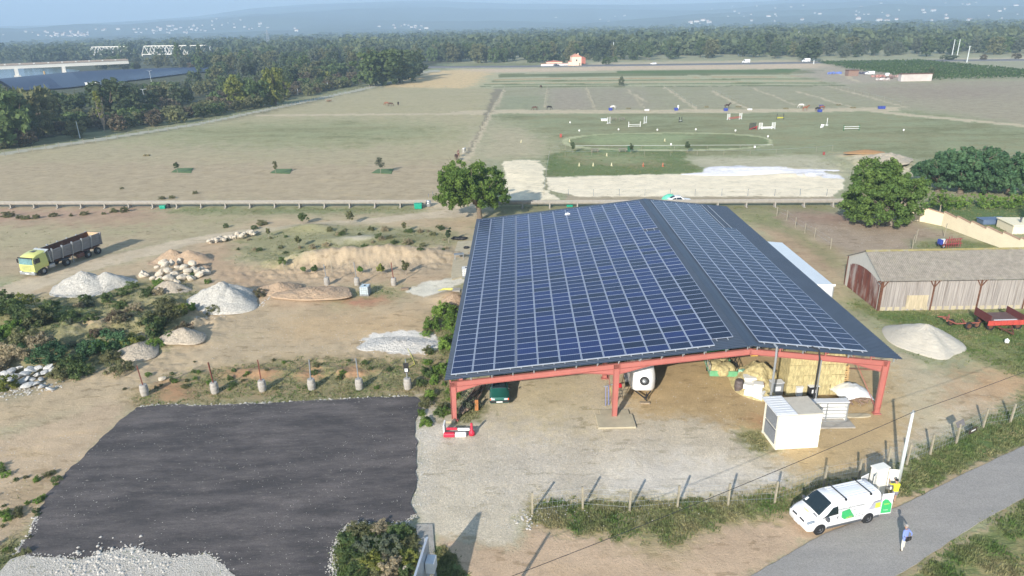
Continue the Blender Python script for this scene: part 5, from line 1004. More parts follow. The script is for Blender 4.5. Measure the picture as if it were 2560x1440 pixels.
# ------------------------------------------------------------------ vehicles
GLASS = mat('dark_glass', (.015, .025, .03), .06, var=.05, spec=.8); VWHITE = mat('vehicle_white', (.80, .80, .80), .25, var=.03, coat=.5); DGREY = mat('dark_grey_plastic', (.09, .095, .105), .6, var=.08)
CHROME = mat('lamp_glass', (.72, .76, .8), .12, .4, var=.1); RUBBER = BLACKP; PLATE = mat('plate_white', (.75, .75, .72), .5)
RIMC = mat('rim_silver', (.42, .43, .45), .4, .3, var=.1); LAMPC = mat('lamp_grey', (.30, .34, .38), .1, .3, var=.2)
class Loft:
    """stations (x, zb, zs, zbelt, ztop, wb, wm, wr, cr); rings of 11 points from the right side over the top to the left side"""
    def __init__(s, st): s.r = [s.ring(*t) for t in st]
    def ring(s, x, zb, zs, zl, zt, wb, wm, wr, c=.1):
        h = [(-wb, zb), (-wm, zs), (-wm, zl), (-wr-.02, zt-c), (-wr+c*1.1, zt)]
        return [Vector((x, y, z)) for y, z in h]+[Vector((x, 0, zt+.03))]+[Vector((x, -y, z)) for y, z in h[::-1]]
    def pt(s, i, j):
        i0 = int(min(max(i, 0), len(s.r)-1.001)); j0 = int(min(max(j, 0), 9.999)); fi = i-i0; fj = j-j0
        return (s.r[i0][j0]*(1-fi)*(1-fj)+s.r[i0+1][j0]*fi*(1-fj)+s.r[i0][j0+1]*(1-fi)*fj+s.r[i0+1][j0+1]*fi*fj)
    def body(s, name, m, parent):
        mb = MB(); n = 11; vs = [p for r in s.r for p in r]; fs = []
        for i in range(len(s.r)-1):
            for j in range(n-1): fs.append((i*n+j, i*n+j+1, (i+1)*n+j+1, (i+1)*n+j))
            fs.append((i*n+n-1, i*n, (i+1)*n, (i+1)*n+n-1))
        fs.append(tuple(range(n))[::-1]); fs.append(tuple((len(s.r)-1)*n+k for k in range(n))); mb.add(vs, fs)
        o = mb.build(name, m, parent, True, auto=38); return o
    def patch(s, name, m, parent, quad, off=.012, n=4):
        """quad: four (i,j) corners; thick offset panel following the body"""
        P_ = []; (a, b, c, d) = quad
        for u in range(n+1):
            for v in range(n+1):
                fu, fv = u/n, v/n; i = (a[0]*(1-fu)+b[0]*fu)*(1-fv)+(d[0]*(1-fu)+c[0]*fu)*fv; j = (a[1]*(1-fu)+b[1]*fu)*(1-fv)+(d[1]*(1-fu)+c[1]*fu)*fv
                p = s.pt(i, j); e = .02; N = (s.pt(i+e, j)-s.pt(i-e, j)).cross(s.pt(i, j+e)-s.pt(i, j-e)); cen = Vector((p.x, 0, .7))
                if N.length < 1e-9: N = p-cen
                N.normalize()
                if N.dot(p-cen) < 0: N = -N
                P_.append(p+N*off)
        mb = MB(); mb.add(P_, [(u*(n+1)+v, (u+1)*(n+1)+v, (u+1)*(n+1)+v+1, u*(n+1)+v+1) for u in range(n) for v in range(n)])
        o = mb.build(name, m, parent, True); md = o.modifiers.new('t', 'SOLIDIFY'); md.thickness = .01; md.offset = 0; return o
def wheel(parent, x, y, r, w_=.2, rim=GALV, spokes=5, rr=.62):
    s = 1 if y > 0 else -1; mb = MB(); w2 = w_/2
    mb.lathe([(r*rr, -w2), (r*.94, -w2), (r, -w2*.6), (r, w2*.6), (r*.94, w2), (r*rr, w2), (r*rr*.98, 0), (r*rr, -w2)], (x, y, r), 22, 'y'); mb.f = mb.f[:-2]; t = mb.build('wheel', RUBBER, parent, True, auto=40)
    mb = MB(); mb.lathe([(.01, s*w2*.35), (r*rr*.3, s*w2*.75), (r*rr*.34, s*w2*.45), (r*rr*.9, s*w2*.35), (r*rr, s*w2*.8), (r*rr, -s*w2*.5), (.01, -s*w2*.5)], (x, y, r), 22, 'y')
    for k in range(spokes): a = 2*pi*k/spokes; mb.box((x+cos(a)*r*rr*.6, y+s*w2*.5, r+sin(a)*r*rr*.6), (r*rr*.75, .03, r*.16), ry=-a)
    mb.build('rim', rim, t, True, auto=30); return t
def text(s_, size, m, parent, loc, rot, name='lettering', ext=.002):
    cu = bpy.data.curves.new(name, 'FONT'); cu.body = s_; cu.size = size; cu.extrude = ext; cu.align_x = 'CENTER'; cu.align_y = 'CENTER'; cu.resolution_u = 2
    tmp = bpy.data.objects.new('tmp', cu); COL.objects.link(tmp); dg = bpy.context.evaluated_depsgraph_get(); me = bpy.data.meshes.new_from_object(tmp.evaluated_get(dg)); bpy.data.objects.remove(tmp)
    me.materials.clear(); o = link(name, me, m, parent); o.location = loc; o.rotation_euler = rot; return o
# ---- white van with open rear doors
fw = Vector((*G(2040, 1335), 0)); rw = Vector((*G(2170, 1304), 0)); dr = (fw-rw).normalized(); hd = atan2(dr.y, dr.x); lf = Vector((-dr.y, dr.x, 0)); ce = (fw+rw)/2-lf*.88
van = empty('van', ce, hd, 'white van with green graphics and open rear doors parked half on the lane verge', 'van'); WB = 3.45/2
st = [(WB+.86, .34, .45, .62, .74, .62, .72, .66, .05), (WB+.80, .28, .42, .74, .86, .80, .86, .76, .07), (WB+.55, .26, .42, .86, 1.04, .88, .94, .80, .08), (WB+.16, .26, .42, 1.0, 1.19, .90, .96, .82, .08), (WB+.04, .26, .42, 1.03, 1.26, .90, .96, .79, .08),
      (WB-.45, .26, .42, 1.06, 1.66, .90, .96, .77, .09), (WB-.80, .26, .42, 1.07, 1.90, .90, .96, .77, .12), (WB-1.2, .26, .42, 1.07, 1.95, .90, .96, .76, .12), (0, .26, .42, 1.07, 1.96, .90, .96, .77, .12), (-WB-.4, .26, .42, 1.07, 1.95, .90, .96, .77, .12), (-WB-.86, .28, .42, 1.07, 1.92, .90, .95, .76, .12)]
vl = Loft(st); vl.body('body', VWHITE, van)
vl.patch('windscreen', GLASS, van, [(3.85, 3.45), (3.85, 6.55), (6.0, 6.3), (6.0, 3.7)], .012, 8)
for j0, j1 in ((7.85, 7.2), (2.15, 2.8)):
    vl.patch('side_window', GLASS, van, [(4.15, j0), (7.0, j0+(.0)), (7.0, j1), (6.1, j1)], .012, 5)
for s in (1, -1):
    for jj in ((6.6, 7.9) if s > 0 else (3.4, 2.1),): vl.patch('headlight', LAMPC, van, [(.95, jj[0]-.45*s), (2.3, jj[0]+.25*s), (2.5, jj[1]-.1*s), (1.0, jj[1]-.3*s)], .015, 6)
    mb = MB(); mb.box((WB-.35, s*1.08, 1.1), (.16, .26, .24)); mb.box((WB-.38, s*.98, 1.03), (.06, .14, .06)); mb.build('mirror', DGREY, van, bevel=.03)
    mb = MB(); mb.box((0, s*.955, .36), (2.5, .05, .17)); mb.box((-WB-.62, s*.95, .36), (.36, .05, .17)); mb.build('sill_cladding', DGREY, van, bevel=.02)
    for x in (WB, -WB):
        mb = MB(); mb.lathe([(.01, s*.05), (.40, s*.05), (.40, -s*.1), (.01, -s*.1)], (x, s*.918, .34), 24, 'y'); mb.build('wheel_arch', BLACKP, van)
        wheel(van, x, s*.90, .33, .2, RIMC, 6 if x > 0 else 0)
    mb = MB(); mb.box((WB-1.15, s*.975, .98), (.16, .03, .06), ry=1.2); mb.build('door_handle', DGREY, van)
mb = MB(); mb.xprism([(-.86, .3), (.86, .3), (.84, .58), (-.84, .58)], 0, .3); mb.v = [(a+WB+.62-.28*(abs(b)/.86)**3, b, c) for a, b, c in mb.v]; mb.build('bumper', DGREY, van, bevel=.05)
mb = MB(); mb.box((WB+.93, 0, .44), (.02, .5, .11)); mb.build('number_plate', PLATE, van)
for s in (1, -1): vl.patch('grille', BLACKP, van, [(.15, 5+s*.2), (.15, 5+s*.85), (.9, 5+s*.8), (.9, 5+s*.2)], .012, 3)
vl.patch('bonnet_vent', DGREY, van, [(2.9, 5.6), (2.9, 6.3), (3.2, 6.3), (3.2, 5.6)], .014, 2)
for x in (WB-1.75, -WB-.1): mb = MB(); mb.bar((x, -.8, 2.03), (x, .8, 2.03), .06, .035); [mb.box((x, s*.76, 1.97), (.1, .1, .1)) for s in (-1, 1)]; mb.build('roof_bar', BLACKP, van)
for k in range(7): mb = MB(); mb.box((-.95, -.57+k*.19, 1.968), (2.7, .07, .03)); mb.build('roof_rib', VWHITE, van)
GG = mat('green_graphic', S(70, 200, 120), .4, var=.03); YL = mat('yellow_graphic', S(225, 235, 90), .4, var=.03); GT = mat('grey_text', S(150, 150, 150), .5, var=.03)
yy = .975
mb = MB(); mb.add([(a, yy, b) for a, b in [(WB-1.42, 1.32), (WB-1.42, .92), (WB-1.66, .72), (WB-2.4, .72), (WB-1.95, 1.4)]]+[(a, yy-.012, b) for a, b in [(WB-1.42, 1.32), (WB-1.42, .92), (WB-1.66, .72), (WB-2.4, .72), (WB-1.95, 1.4)]], [(0, 1, 2, 3, 4), (9, 8, 7, 6, 5)]+[(i, 5+i, 5+(i+1) % 5, (i+1) % 5) for i in range(5)])
go = mb.build('green_logo', GG, van)
mb = MB(); mb.v = []; mb.add([(a, yy, b) for a, b in [(-WB+.1, 1.0), (-WB-.25, 1.5), (-WB-.8, 1.55), (-WB-.8, 1.0)]]+[(a, yy-.012, b) for a, b in [(-WB+.1, 1.0), (-WB-.25, 1.5), (-WB-.8, 1.55), (-WB-.8, 1.0)]], [(0, 1, 2, 3), (7, 6, 5, 4)]); mb.build('grey_graphic', mat('grey_graphic', S(190, 190, 205), .4), van)
mb = MB(); mb.box((-WB-.55, yy+.004, 1.22), (.36, .01, .36)); mb.build('yellow_badge', YL, van)
R_SIDE = (radians(90), 0, pi)
text('solair', .2, YL, van, (WB-1.98, yy+.012, .82), R_SIDE); text('solutions photovoltaïques', .19, GT, van, (-.35, yy+.0, 1.52), R_SIDE); text('installation', .1, GT, van, (-.55, yy+.005, 1.28), R_SIDE); text('études et travaux', .09, GT, van, (-.55, yy+.005, 1.08), R_SIDE)
mb = MB(); [mb.box((-.35-.22*i, yy, .88-.13*j), (.15, .012, .035)) for i in range(5) for j in range(2)]; mb.build('small_marks', GT, van)
text('solair', .22, YL, van, (WB+.33, .02, 1.17), (.33, 0, pi/2))
# rear opening and doors
mb = MB(); mb.box((-WB-.875, 0, 1.12), (.03, 1.6, 1.45)); mb.build('load_opening', BLACKP, van)
for s, an in ((1, radians(8)), (-1, radians(-14))):
    d = MB(); d.box((-.38, 0, .78), (.76, .05, 1.5)); hd_ = d.build('rear_door', VWHITE, van, bevel=.03); hd_.location = (-WB-.86, s*.9, .36); hd_.rotation_euler = (0, 0, -an if s > 0 else -an)
    q = MB(); q.add([(a, s*.03, b) for a, b in [(-.05, 1.0), (-.2, 1.15), (-.4, 1.1), (-.7, .75), (-.72, .12), (-.05, .12)]]+[(a, s*.026, b) for a, b in [(-.05, 1.0), (-.2, 1.15), (-.4, 1.1), (-.7, .75), (-.72, .12), (-.05, .12)]], [tuple(range(6))[::s], tuple(range(6, 12))[::-s]]); q.build('green_graphic', GG, hd_)
    if s > 0: text('solair', .17, YL, hd_, (-.36, .036, .8), (radians(90), 0, pi)); text('énergie', .1, VWHITE, hd_, (-.36, .036, .35), (radians(90), 0, pi))
vl.patch('dashboard_paper', PLATE, van, [(4.2, 3.9), (4.2, 4.2), (4.6, 4.2), (4.6, 3.9)], .02, 2)
# electricity cabinet with open doors behind the van
x, y = G(2188, 1236); e = empty('utility_cabinet', (x, y, 0), hd+pi+.05, 'cream roadside cabinet with both doors open standing behind the white van', 'utility cabinet'); CB = mat('cabinet_cream', S(244, 240, 228, .9), .5, var=.04)
mb = MB(); mb.box((0, 0, 1.05), (.95, .5, 2.1)); mb.build('case', CB, e, bevel=.02); mb = MB(); mb.box((0, 0, 2.13), (1.05, .6, .06)); mb.build('roof', CB, e)
for s in (-1, 1): d = MB(); d.box((s*.3, 0, 1.25), (.6, .04, 1.55)); do = d.build('door', CB, e, bevel=.01); do.location = (s*.48, -.27, 0); do.rotation_euler.z = s*-.5; g = MB(); g.box((s*.28, -.03, .95), (.4, .01, .5)); g.build('grey_panel', GALV, do)
# ---- yellow truck and tipping trailer
fw = Vector((*G(112.8, 686), 0)); tw = Vector((*G(248, 635), 0)); dr = (fw-tw).normalized(); hd2 = atan2(dr.y, dr.x); lf = Vector((-dr.y, dr.x, 0))
o0 = fw-lf*1.15; truck = empty('truck', o0, hd2, 'pale yellow truck tractor with black chassis facing the camera on the grassy track', 'truck'); YP = mat('truck_yellow', S(228, 230, 138, .74), .35, var=.04, coat=.3)
tl = Loft([(1.28, .75, 1.0, 1.25, 1.35, 1.12, 1.18, 1.1, .05), (1.24, .6, .9, 1.55, 1.7, 1.16, 1.22, 1.14, .05), (1.15, .6, .9, 1.6, 2.35, 1.16, 1.22, 1.12, .06), (.98, .6, .9, 1.6, 2.62, 1.16, 1.23, 1.10, .12), (.4, .9, 1.05, 1.6, 2.86, 1.16, 1.23, 1.06, .16), (-.4, .95, 1.05, 1.6, 2.98, 1.16, 1.23, 1.06, .16), (-.85, .95, 1.05, 1.6, 2.98, 1.16, 1.23, 1.06, .16)]); tl.body('cab', YP, truck)
mb = MB(); mb.box((1.225, 0, 2.08), (.06, 2.15, .85), ry=-.12); ws = mb.build('windscreen', mat('screen_glass', S(120, 160, 165), .15, var=.4, scale=2), truck, bevel=.03); mb = MB(); mb.box((1.22, 0, 2.52), (.12, 2.3, .16)); mb.build('sun_visor', BLACKP, truck, bevel=.03)
for k in range(4): mb = MB(); mb.box((1.29, 0, .95+.17*k), (.03, 1.5, .045)); mb.build('grille_slot', DGREY, truck)
mb = MB(); mb.box((1.3, 0, .52), (.3, 2.45, .35)); mb.build('bumper', GALV, truck, bevel=.06); mb = MB(); mb.box((1.46, 0, .5), (.02, .5, .14)); mb.build('number_plate', PLATE, truck)
for s in (-1, 1):
    mb = MB(); mb.box((1.4, s*.95, .68), (.1, .42, .22)); mb.build('headlight', CHROME, truck, bevel=.03); mb = MB(); mb.box((.55, s*1.24, 2.05), (.62, .03, .62)); mb.build('side_window', GLASS, truck, bevel=.02)
    mb = MB(); mb.box((1.15, s*1.42, 2.05), (.1, .22, .55)); mb.bar((1.1, s*1.2, 2.3), (1.15, s*1.42, 2.3), .04); mb.build('mirror', BLACKP, truck, bevel=.03); mb = MB(); mb.box((-.85-.55, s*.85, .75), (.9, .45, .5)); mb.build('fuel_tank', GALV, truck, bevel=.08)
    mb = MB(); mb.box((.72, s*1.1, .62), (.35, .3, .3)); mb.build('step', BLACKP, truck); wheel(truck, 0, s*1.05, .5, .3, GALV, 0, .5); wheel(truck, -3.55, s*.98, .5, .5, GALV, 0, .5); mb = MB(); mb.xprism([(-.3, 1.0), (.3, 1.0), (.3, 1.08), (-.3, 1.08)], -4.2, -2.9); mb.v = [(a, b+s*.95, c+.1-.16*((a+3.55)/.65)**2) for a, b, c in mb.v]; mb.build('mudguard', DGREY, truck)
mb = MB(); [mb.box((-2.1, s*.42, .85), (5.4, .1, .28)) for s in (-1, 1)]; [mb.box((x, 0, .85), (.1, .8, .2)) for x in (-1.3, -2.3, -3.5, -4.5)]; mb.lathe([(.5, 0), (.5, .08)], (-3.4, 0, 1.05), 16); mb.build('chassis', BLACKP, truck); mb = MB(); mb.box((-.2, 0, 2.995), (.7, .6, .04)); mb.build('roof_hatch', DGREY, truck)
tipr = empty('tipper_trailer', o0, hd2, 'grey ribbed tipping trailer with rusty inside coupled behind the yellow truck', 'trailer'); TG = mat('trailer_grey', S(150, 148, 150), .6, var=.25, scale=3, dirt=(.16, .1, .07, .58, .7), stretch=(.4, 1, 3)); RUST = mat('rust', (.13, .055, .032), .9, var=.4, scale=3, dirt=(.25, .13, .07, .55, .8))
x0, x1 = -1.35, -9.75
for s in (-1, 1):
    mb = MB(); mb.add([(x0, s*.85, 1.3), (x0, s*1.2, 2.75), (x1, s*1.2, 2.9), (x1, s*.95, 1.25), (x0, s*.79, 1.3), (x0, s*1.12, 2.75), (x1, s*1.12, 2.9), (x1, s*.89, 1.25)], [(0, 3, 2, 1)[::s], (4, 5, 6, 7)[::s], (1, 2, 6, 5)[::s], (0, 1, 5, 4)[::s], (3, 7, 6, 2)[::s], (0, 4, 7, 3)[::s]]); side = mb.build('side_wall', TG, tipr)
    mb = MB(); 
    for k in range(5): t = .12+.19*k; mb.bar((x0, s*(.87+.35*t), 1.3+1.45*t), (x1, s*(.97+.25*t), 1.25+1.65*t), .05, .05)
    mb.build('rib', TG, side)
    for k in range(6): x = x0-.35-k*(x0-x1-.6)/5; mb = MB(); mb.bar((x, s*.93, 1.2), (x, s*1.27, 2.98), .24, .10, up=(1, 0, 0)); mb.build('stake', GALV if k < 5 else TG, tipr)
    for x in (-7.05, -8.7): wheel(tipr, x, s*1.0, .5, .42, GALV, 0, .48)
mb = MB(); mb.add([(x0, -.79, 1.32), (x0, .79, 1.32), (x1, .89, 1.27), (x1, -.89, 1.27), (x0, -.79, 1.2), (x0, .79, 1.2), (x1, .89, 1.15), (x1, -.89, 1.15)], [(0, 1, 2, 3)[::-1], (4, 5, 6, 7), (0, 4, 5, 1)[::-1], (2, 6, 7, 3)[::-1]]); mb.build('floor', RUST, tipr)
for s in (-1, 1): mb = MB(); mb.add([(x0-.05, s*.78, 1.33), (x0-.05, s*1.105, 2.73), (x1+.05, s*1.105, 2.87), (x1+.05, s*.875, 1.29)], [(0, 1, 2, 3)]); mb.build('lining', RUST, tipr)
mb = MB(); mb.box((x0+.02, 0, 2.05), (.06, 2.2, 1.6), ry=.1); mb.box((x0+.35, 0, 2.85), (.8, 2.3, .05), ry=.35); mb.build('front_wall', mat('pale_alu', S(200, 205, 205), .5, var=.15), tipr)
mb = MB(); mb.box((x1+.02, 0, 2.0), (.08, 2.1, 1.7)); mb.build('tailgate', TG, tipr); mb = MB(); mb.add([(x1+.1, -.9, 1.5), (x1+.1, 1.1, 2.85), (x1+.1, -1.1, 2.85), (x1+.14, -.9, 1.5), (x1+.14, 1.1, 2.85), (x1+.14, -1.1, 2.85)], [(3, 4, 5)]); mb.build('tailgate_lining', mat('tan_lining', S(222, 190, 150), .8), tipr)
mb = MB(); [mb.box((-6., s*.45, 1.0), (7.2, .1, .25)) for s in (-1, 1)]; [mb.box((x, 0, .75), (.12, 1.6, .12)) for x in (-7.05, -8.7)]; mb.build('chassis', RUST, tipr); mb = MB(); mb.box((-5.9, .95, .75), (1.1, .35, .55)); mb.box((-7.9, .98, 1.12), (2.6, .5, .05)); mb.build('tool_box', mat('brown_box', (.14, .06, .045), .7), tipr, bevel=.03); mb = MB(); [mb.bar((-4.9, s*.7, 0), (-4.9, s*.7, 1.), .1) for s in (-1, 1)]; mb.build('landing_leg', GALV, tipr)
# ---- cars
def car(name, loc, rz, m, label, cat, L=3.9, Wd=1.62, Hh=1.4, van_=False, grp=None):
    e = empty(name, loc, rz, label, cat, grp); h = L/2; w2 = Wd/2
    if van_: stt = [(h, .3, .4, .7, .8, w2*.8, w2*.9, w2*.8, .05), (h*.96, .25, .4, .85, .95, w2*.9, w2, w2*.85, .06), (h*.72, .25, .4, 1., 1.15, w2*.92, w2, w2*.85, .06), (h*.42, .25, .4, 1.05, Hh*.97, w2*.92, w2, w2*.84, .1), (h*.2, .25, .4, 1.05, Hh, w2*.92, w2, w2*.86, .1), (-h*.97, .25, .4, 1.05, Hh, w2*.92, w2, w2*.86, .1), (-h, .3, .4, 1.05, Hh*.97, w2*.9, w2*.98, w2*.84, .1)]; wi = (2.05, 2.95)
    else: stt = [(h, .32, .4, .58, .66, w2*.8, w2*.9, w2*.82, .04), (h*.97, .22, .35, .66, .74, w2*.9, w2, w2*.86, .05), (h*.45, .2, .35, .76, .88, w2*.92, w2, w2*.84, .06), (h*.38, .2, .35, .78, .92, w2*.92, w2, w2*.82, .06), (h*.02, .2, .35, .8, Hh*.98, w2*.92, w2, w2*.7, .1), (-h*.45, .2, .35, .8, Hh, w2*.92, w2, w2*.7, .1), (-h*.86, .2, .35, .82, Hh*.78, w2*.92, w2, w2*.74, .1), (-h*.98, .22, .35, .8, .95, w2*.9, w2*.98, w2*.8, .05), (-h, .3, .4, .7, .85, w2*.85, w2*.9, w2*.8, .05)]; wi = (3.05, 3.97)
    l = Loft(stt); l.body('body', m, e); l.patch('windscreen', GLASS, e, [(wi[0], 3.5), (wi[0], 6.5), (wi[1], 6.3), (wi[1], 3.7)], .012, 5)
    for a, b in ((7.9, 7.15), (2.1, 2.85)):
        if van_: l.patch('side_window', GLASS, e, [(2.3, a), (3.9, a), (3.9, b), (2.9, b)], .012, 3)
        else: l.patch('side_window', GLASS, e, [(3.5, a), (4.9, a), (4.9, b), (4., b)], .012, 3); l.patch('side_window', GLASS, e, [(4.97, a), (6., a), (5.6, b), (4.97, b)], .012, 3)
    if not van_: l.patch('rear_window', GLASS, e, [(5.1, 3.7), (5.1, 6.3), (6.1, 6.2), (6.1, 3.8)], .012, 4)
    for s in (-1, 1):
        for x in (h*.62, -h*.62): wheel(e, x, s*(w2-.08), .29 if not van_ else .34, .18, GALV, 0)
        mb = MB(); mb.box((h*.985, s*w2*.66, .62 if not van_ else .75), (.08, .32, .15)); mb.build('headlight', CHROME, e, bevel=.02)
        mb = MB(); mb.box((h*.36, s*(w2+.06), .88), (.12, .16, .12)); mb.build('mirror', BLACKP, e, bevel=.02)
        if not van_: mb = MB(); mb.box((h*.98, s*w2*.9, .62), (.1, .1, .15)); mb.build('indicator', mat('orange_lamp', S(250, 110, 70), .3), e)
    [(MB().box((s*h*.99, 0, .42), (.16, Wd*.94, .2)).build('bumper', BLACKP, e, bevel=.04)) for s in (-1, 1)]; mb = MB(); mb.box((h*1.04, 0, .42), (.02, .5, .11)); mb.build('number_plate', PLATE, e)
    return e
x, y = G(1248, 1010); g = car('car', (x, y+1.6, 0), -pi/2+.02, mat('dark_green_paint', (.02, .12, .095), .25, var=.05, coat=.5), 'old dark green hatchback parked nose out under the left end of the solar barn', 'car', 3.85, 1.6, 1.38)
mb = MB(); mb.box((1.28*.0+.2, .3, 1.0), (.03, .5, .12)); mb.build('dashboard_vest', YL, g)
def at_px(px, py, z=.3): p = G(px, py); return (p[0], p[1], z)
ra = atan2(G(2000, 158)[1]-G(1500, 164.5)[1], G(2000, 158)[0]-G(1500, 164.5)[0])
car('car', at_px(1391, 165.5), ra, mat('dark_blue_paint', (.03, .045, .07), .3), 'dark car on the far road in front of the farmhouse wall', 'car', 4.2, 1.75, 1.5)
car('car', at_px(1633, 162.3), ra+pi, VWHITE, 'white car on the far road right of the farmhouse', 'car', 4.3, 1.75, 1.45)
car('delivery_van', at_px(1864, 158.5), ra+pi, VWHITE, 'white van on the far road before the big dark oak', 'van', 5.4, 2., 2.4, True)
car('delivery_van', at_px(2014, 156), ra+pi, VWHITE, 'white van on the far road just in front of the big dark oak', 'van', 5.4, 2., 2.4, True)
car('pickup_van', at_px(2173, 187, .05), ra+pi, VWHITE, 'small white van parked in the scrap yard by the vineyard', 'van', 4.6, 1.8, 1.8, True)
# ---- horse trailer
x, y = G(1606, 985); e = empty('horse_trailer', (x, y, 0), -pi/2-.06, 'rounded white horse trailer with a spare wheel on its nose under the solar barn', 'trailer'); e.scale = (1.12, 1.15, 1.12); l = Loft([(.55, .75, .85, 1.2, 1.5, .25, .35, .25, .2), (.35, .5, .7, 1.3, 1.95, .55, .65, .5, .25), (0, .45, .7, 1.4, 2.3, .8, .86, .68, .3), (-.5, .45, .7, 1.5, 2.5, .88, .92, .74, .3), (-1.2, .45, .7, 1.5, 2.56, .9, .93, .75, .3), (-3.2, .45, .7, 1.5, 2.56, .9, .93, .75, .3), (-3.35, .5, .7, 1.5, 2.5, .88, .9, .74, .3)]); l.body('body', VWHITE, e)
for s in (-1, 1):
    for xx in (-1.5, -2.25): wheel(e, xx, s*1.02, .31, .18, GALV, 0)
    mb = MB(); mb.xprism([(-.14, .62), (.14, .62), (.14, .7), (-.14, .7)], -2.7, -1.05); mb.v = [(a, b+s*1.02, c) for a, b, c in mb.v]; mb.build('mudguard', DGREY, e, bevel=.03)
mb = MB(); mb.bar((.3, -.55, .42), (1.35, 0, .42), .08); mb.bar((.3, .55, .42), (1.35, 0, .42), .08); mb.box((1.4, 0, .45), (.3, .12, .12)); mb.tube([(1.2, .12, 0), (1.2, .12, .8)], .04, 6); mb.build('drawbar', BLACKP, e); mb = MB(); mb.box((1.35, 0, .05), (.25, .7, .1)); mb.build('wood_chock', WOODM, e)
Mx = Matrix.Rotation(radians(90), 3, 'Y') @ Matrix.Rotation(0, 3, 'X'); mb = MB(); rr_ = .32; mb.lathe([(rr_*.58, -.09), (rr_*.9, -.1), (rr_, -.05), (rr_, .05), (rr_*.9, .1), (rr_*.58, .09), (rr_*.55, 0), (rr_*.58, -.09)], (0, 0, 0), 20, 'z', Matrix.Rotation(radians(58), 3, 'Y')); mb.f = mb.f[:-2]; mb.v = [(a+.62, b-.0, c+1.42) for a, b, c in mb.v]; sw = mb.build('spare_wheel', RUBBER, e, True); mb = MB(); mb.lathe([(.01, .05), (rr_*.56, .03), (rr_*.58, -.04), (.01, -.04)], (0, 0, 0), 16, 'z', Matrix.Rotation(radians(58), 3, 'Y')); mb.v = [(a+.62, b, c+1.42) for a, b, c in mb.v]; mb.build('rim', GALV, sw, True)
# ---- people
SKIN = mat('skin', (.45, .27, .19), .6, var=.05); HAIRD = mat('dark_hair', (.02, .016, .014), .8); HAIRG = mat('grey_hair', (.33, .31, .29), .8)
def skin_mesh(name, V, E, R, m, parent, sub=2, mats=None):
    me = bpy.data.meshes.new(name); me.from_pydata(V, E, []); tmp = bpy.data.objects.new('tmp', me); COL.objects.link(tmp); sk_ = tmp.modifiers.new('s', 'SKIN'); me.skin_vertices.new() if not me.skin_vertices else None
    for i, r in enumerate(R): me.skin_vertices[0].data[i].radius = r if isinstance(r, tuple) else (r, r)
    me.skin_vertices[0].data[0].use_root = True; s2 = tmp.modifiers.new('u', 'SUBSURF'); s2.levels = sub; s2.render_levels = sub; sk_.use_smooth_shade = True
    dg = bpy.context.evaluated_depsgraph_get(); out = bpy.data.meshes.new_from_object(tmp.evaluated_get(dg)); bpy.data.objects.remove(tmp); out.name = name
    out.materials.clear(); o = link(name, out, m if mats is None else None, parent)
    if mats is not None:
        ms, fn = mats
        for mm in ms: out.materials.append(mm)
        out.polygons.foreach_set('material_index', [fn(p.center) for p in out.polygons])
    out.polygons.foreach_set('use_smooth', [True]*len(out.polygons)); return o
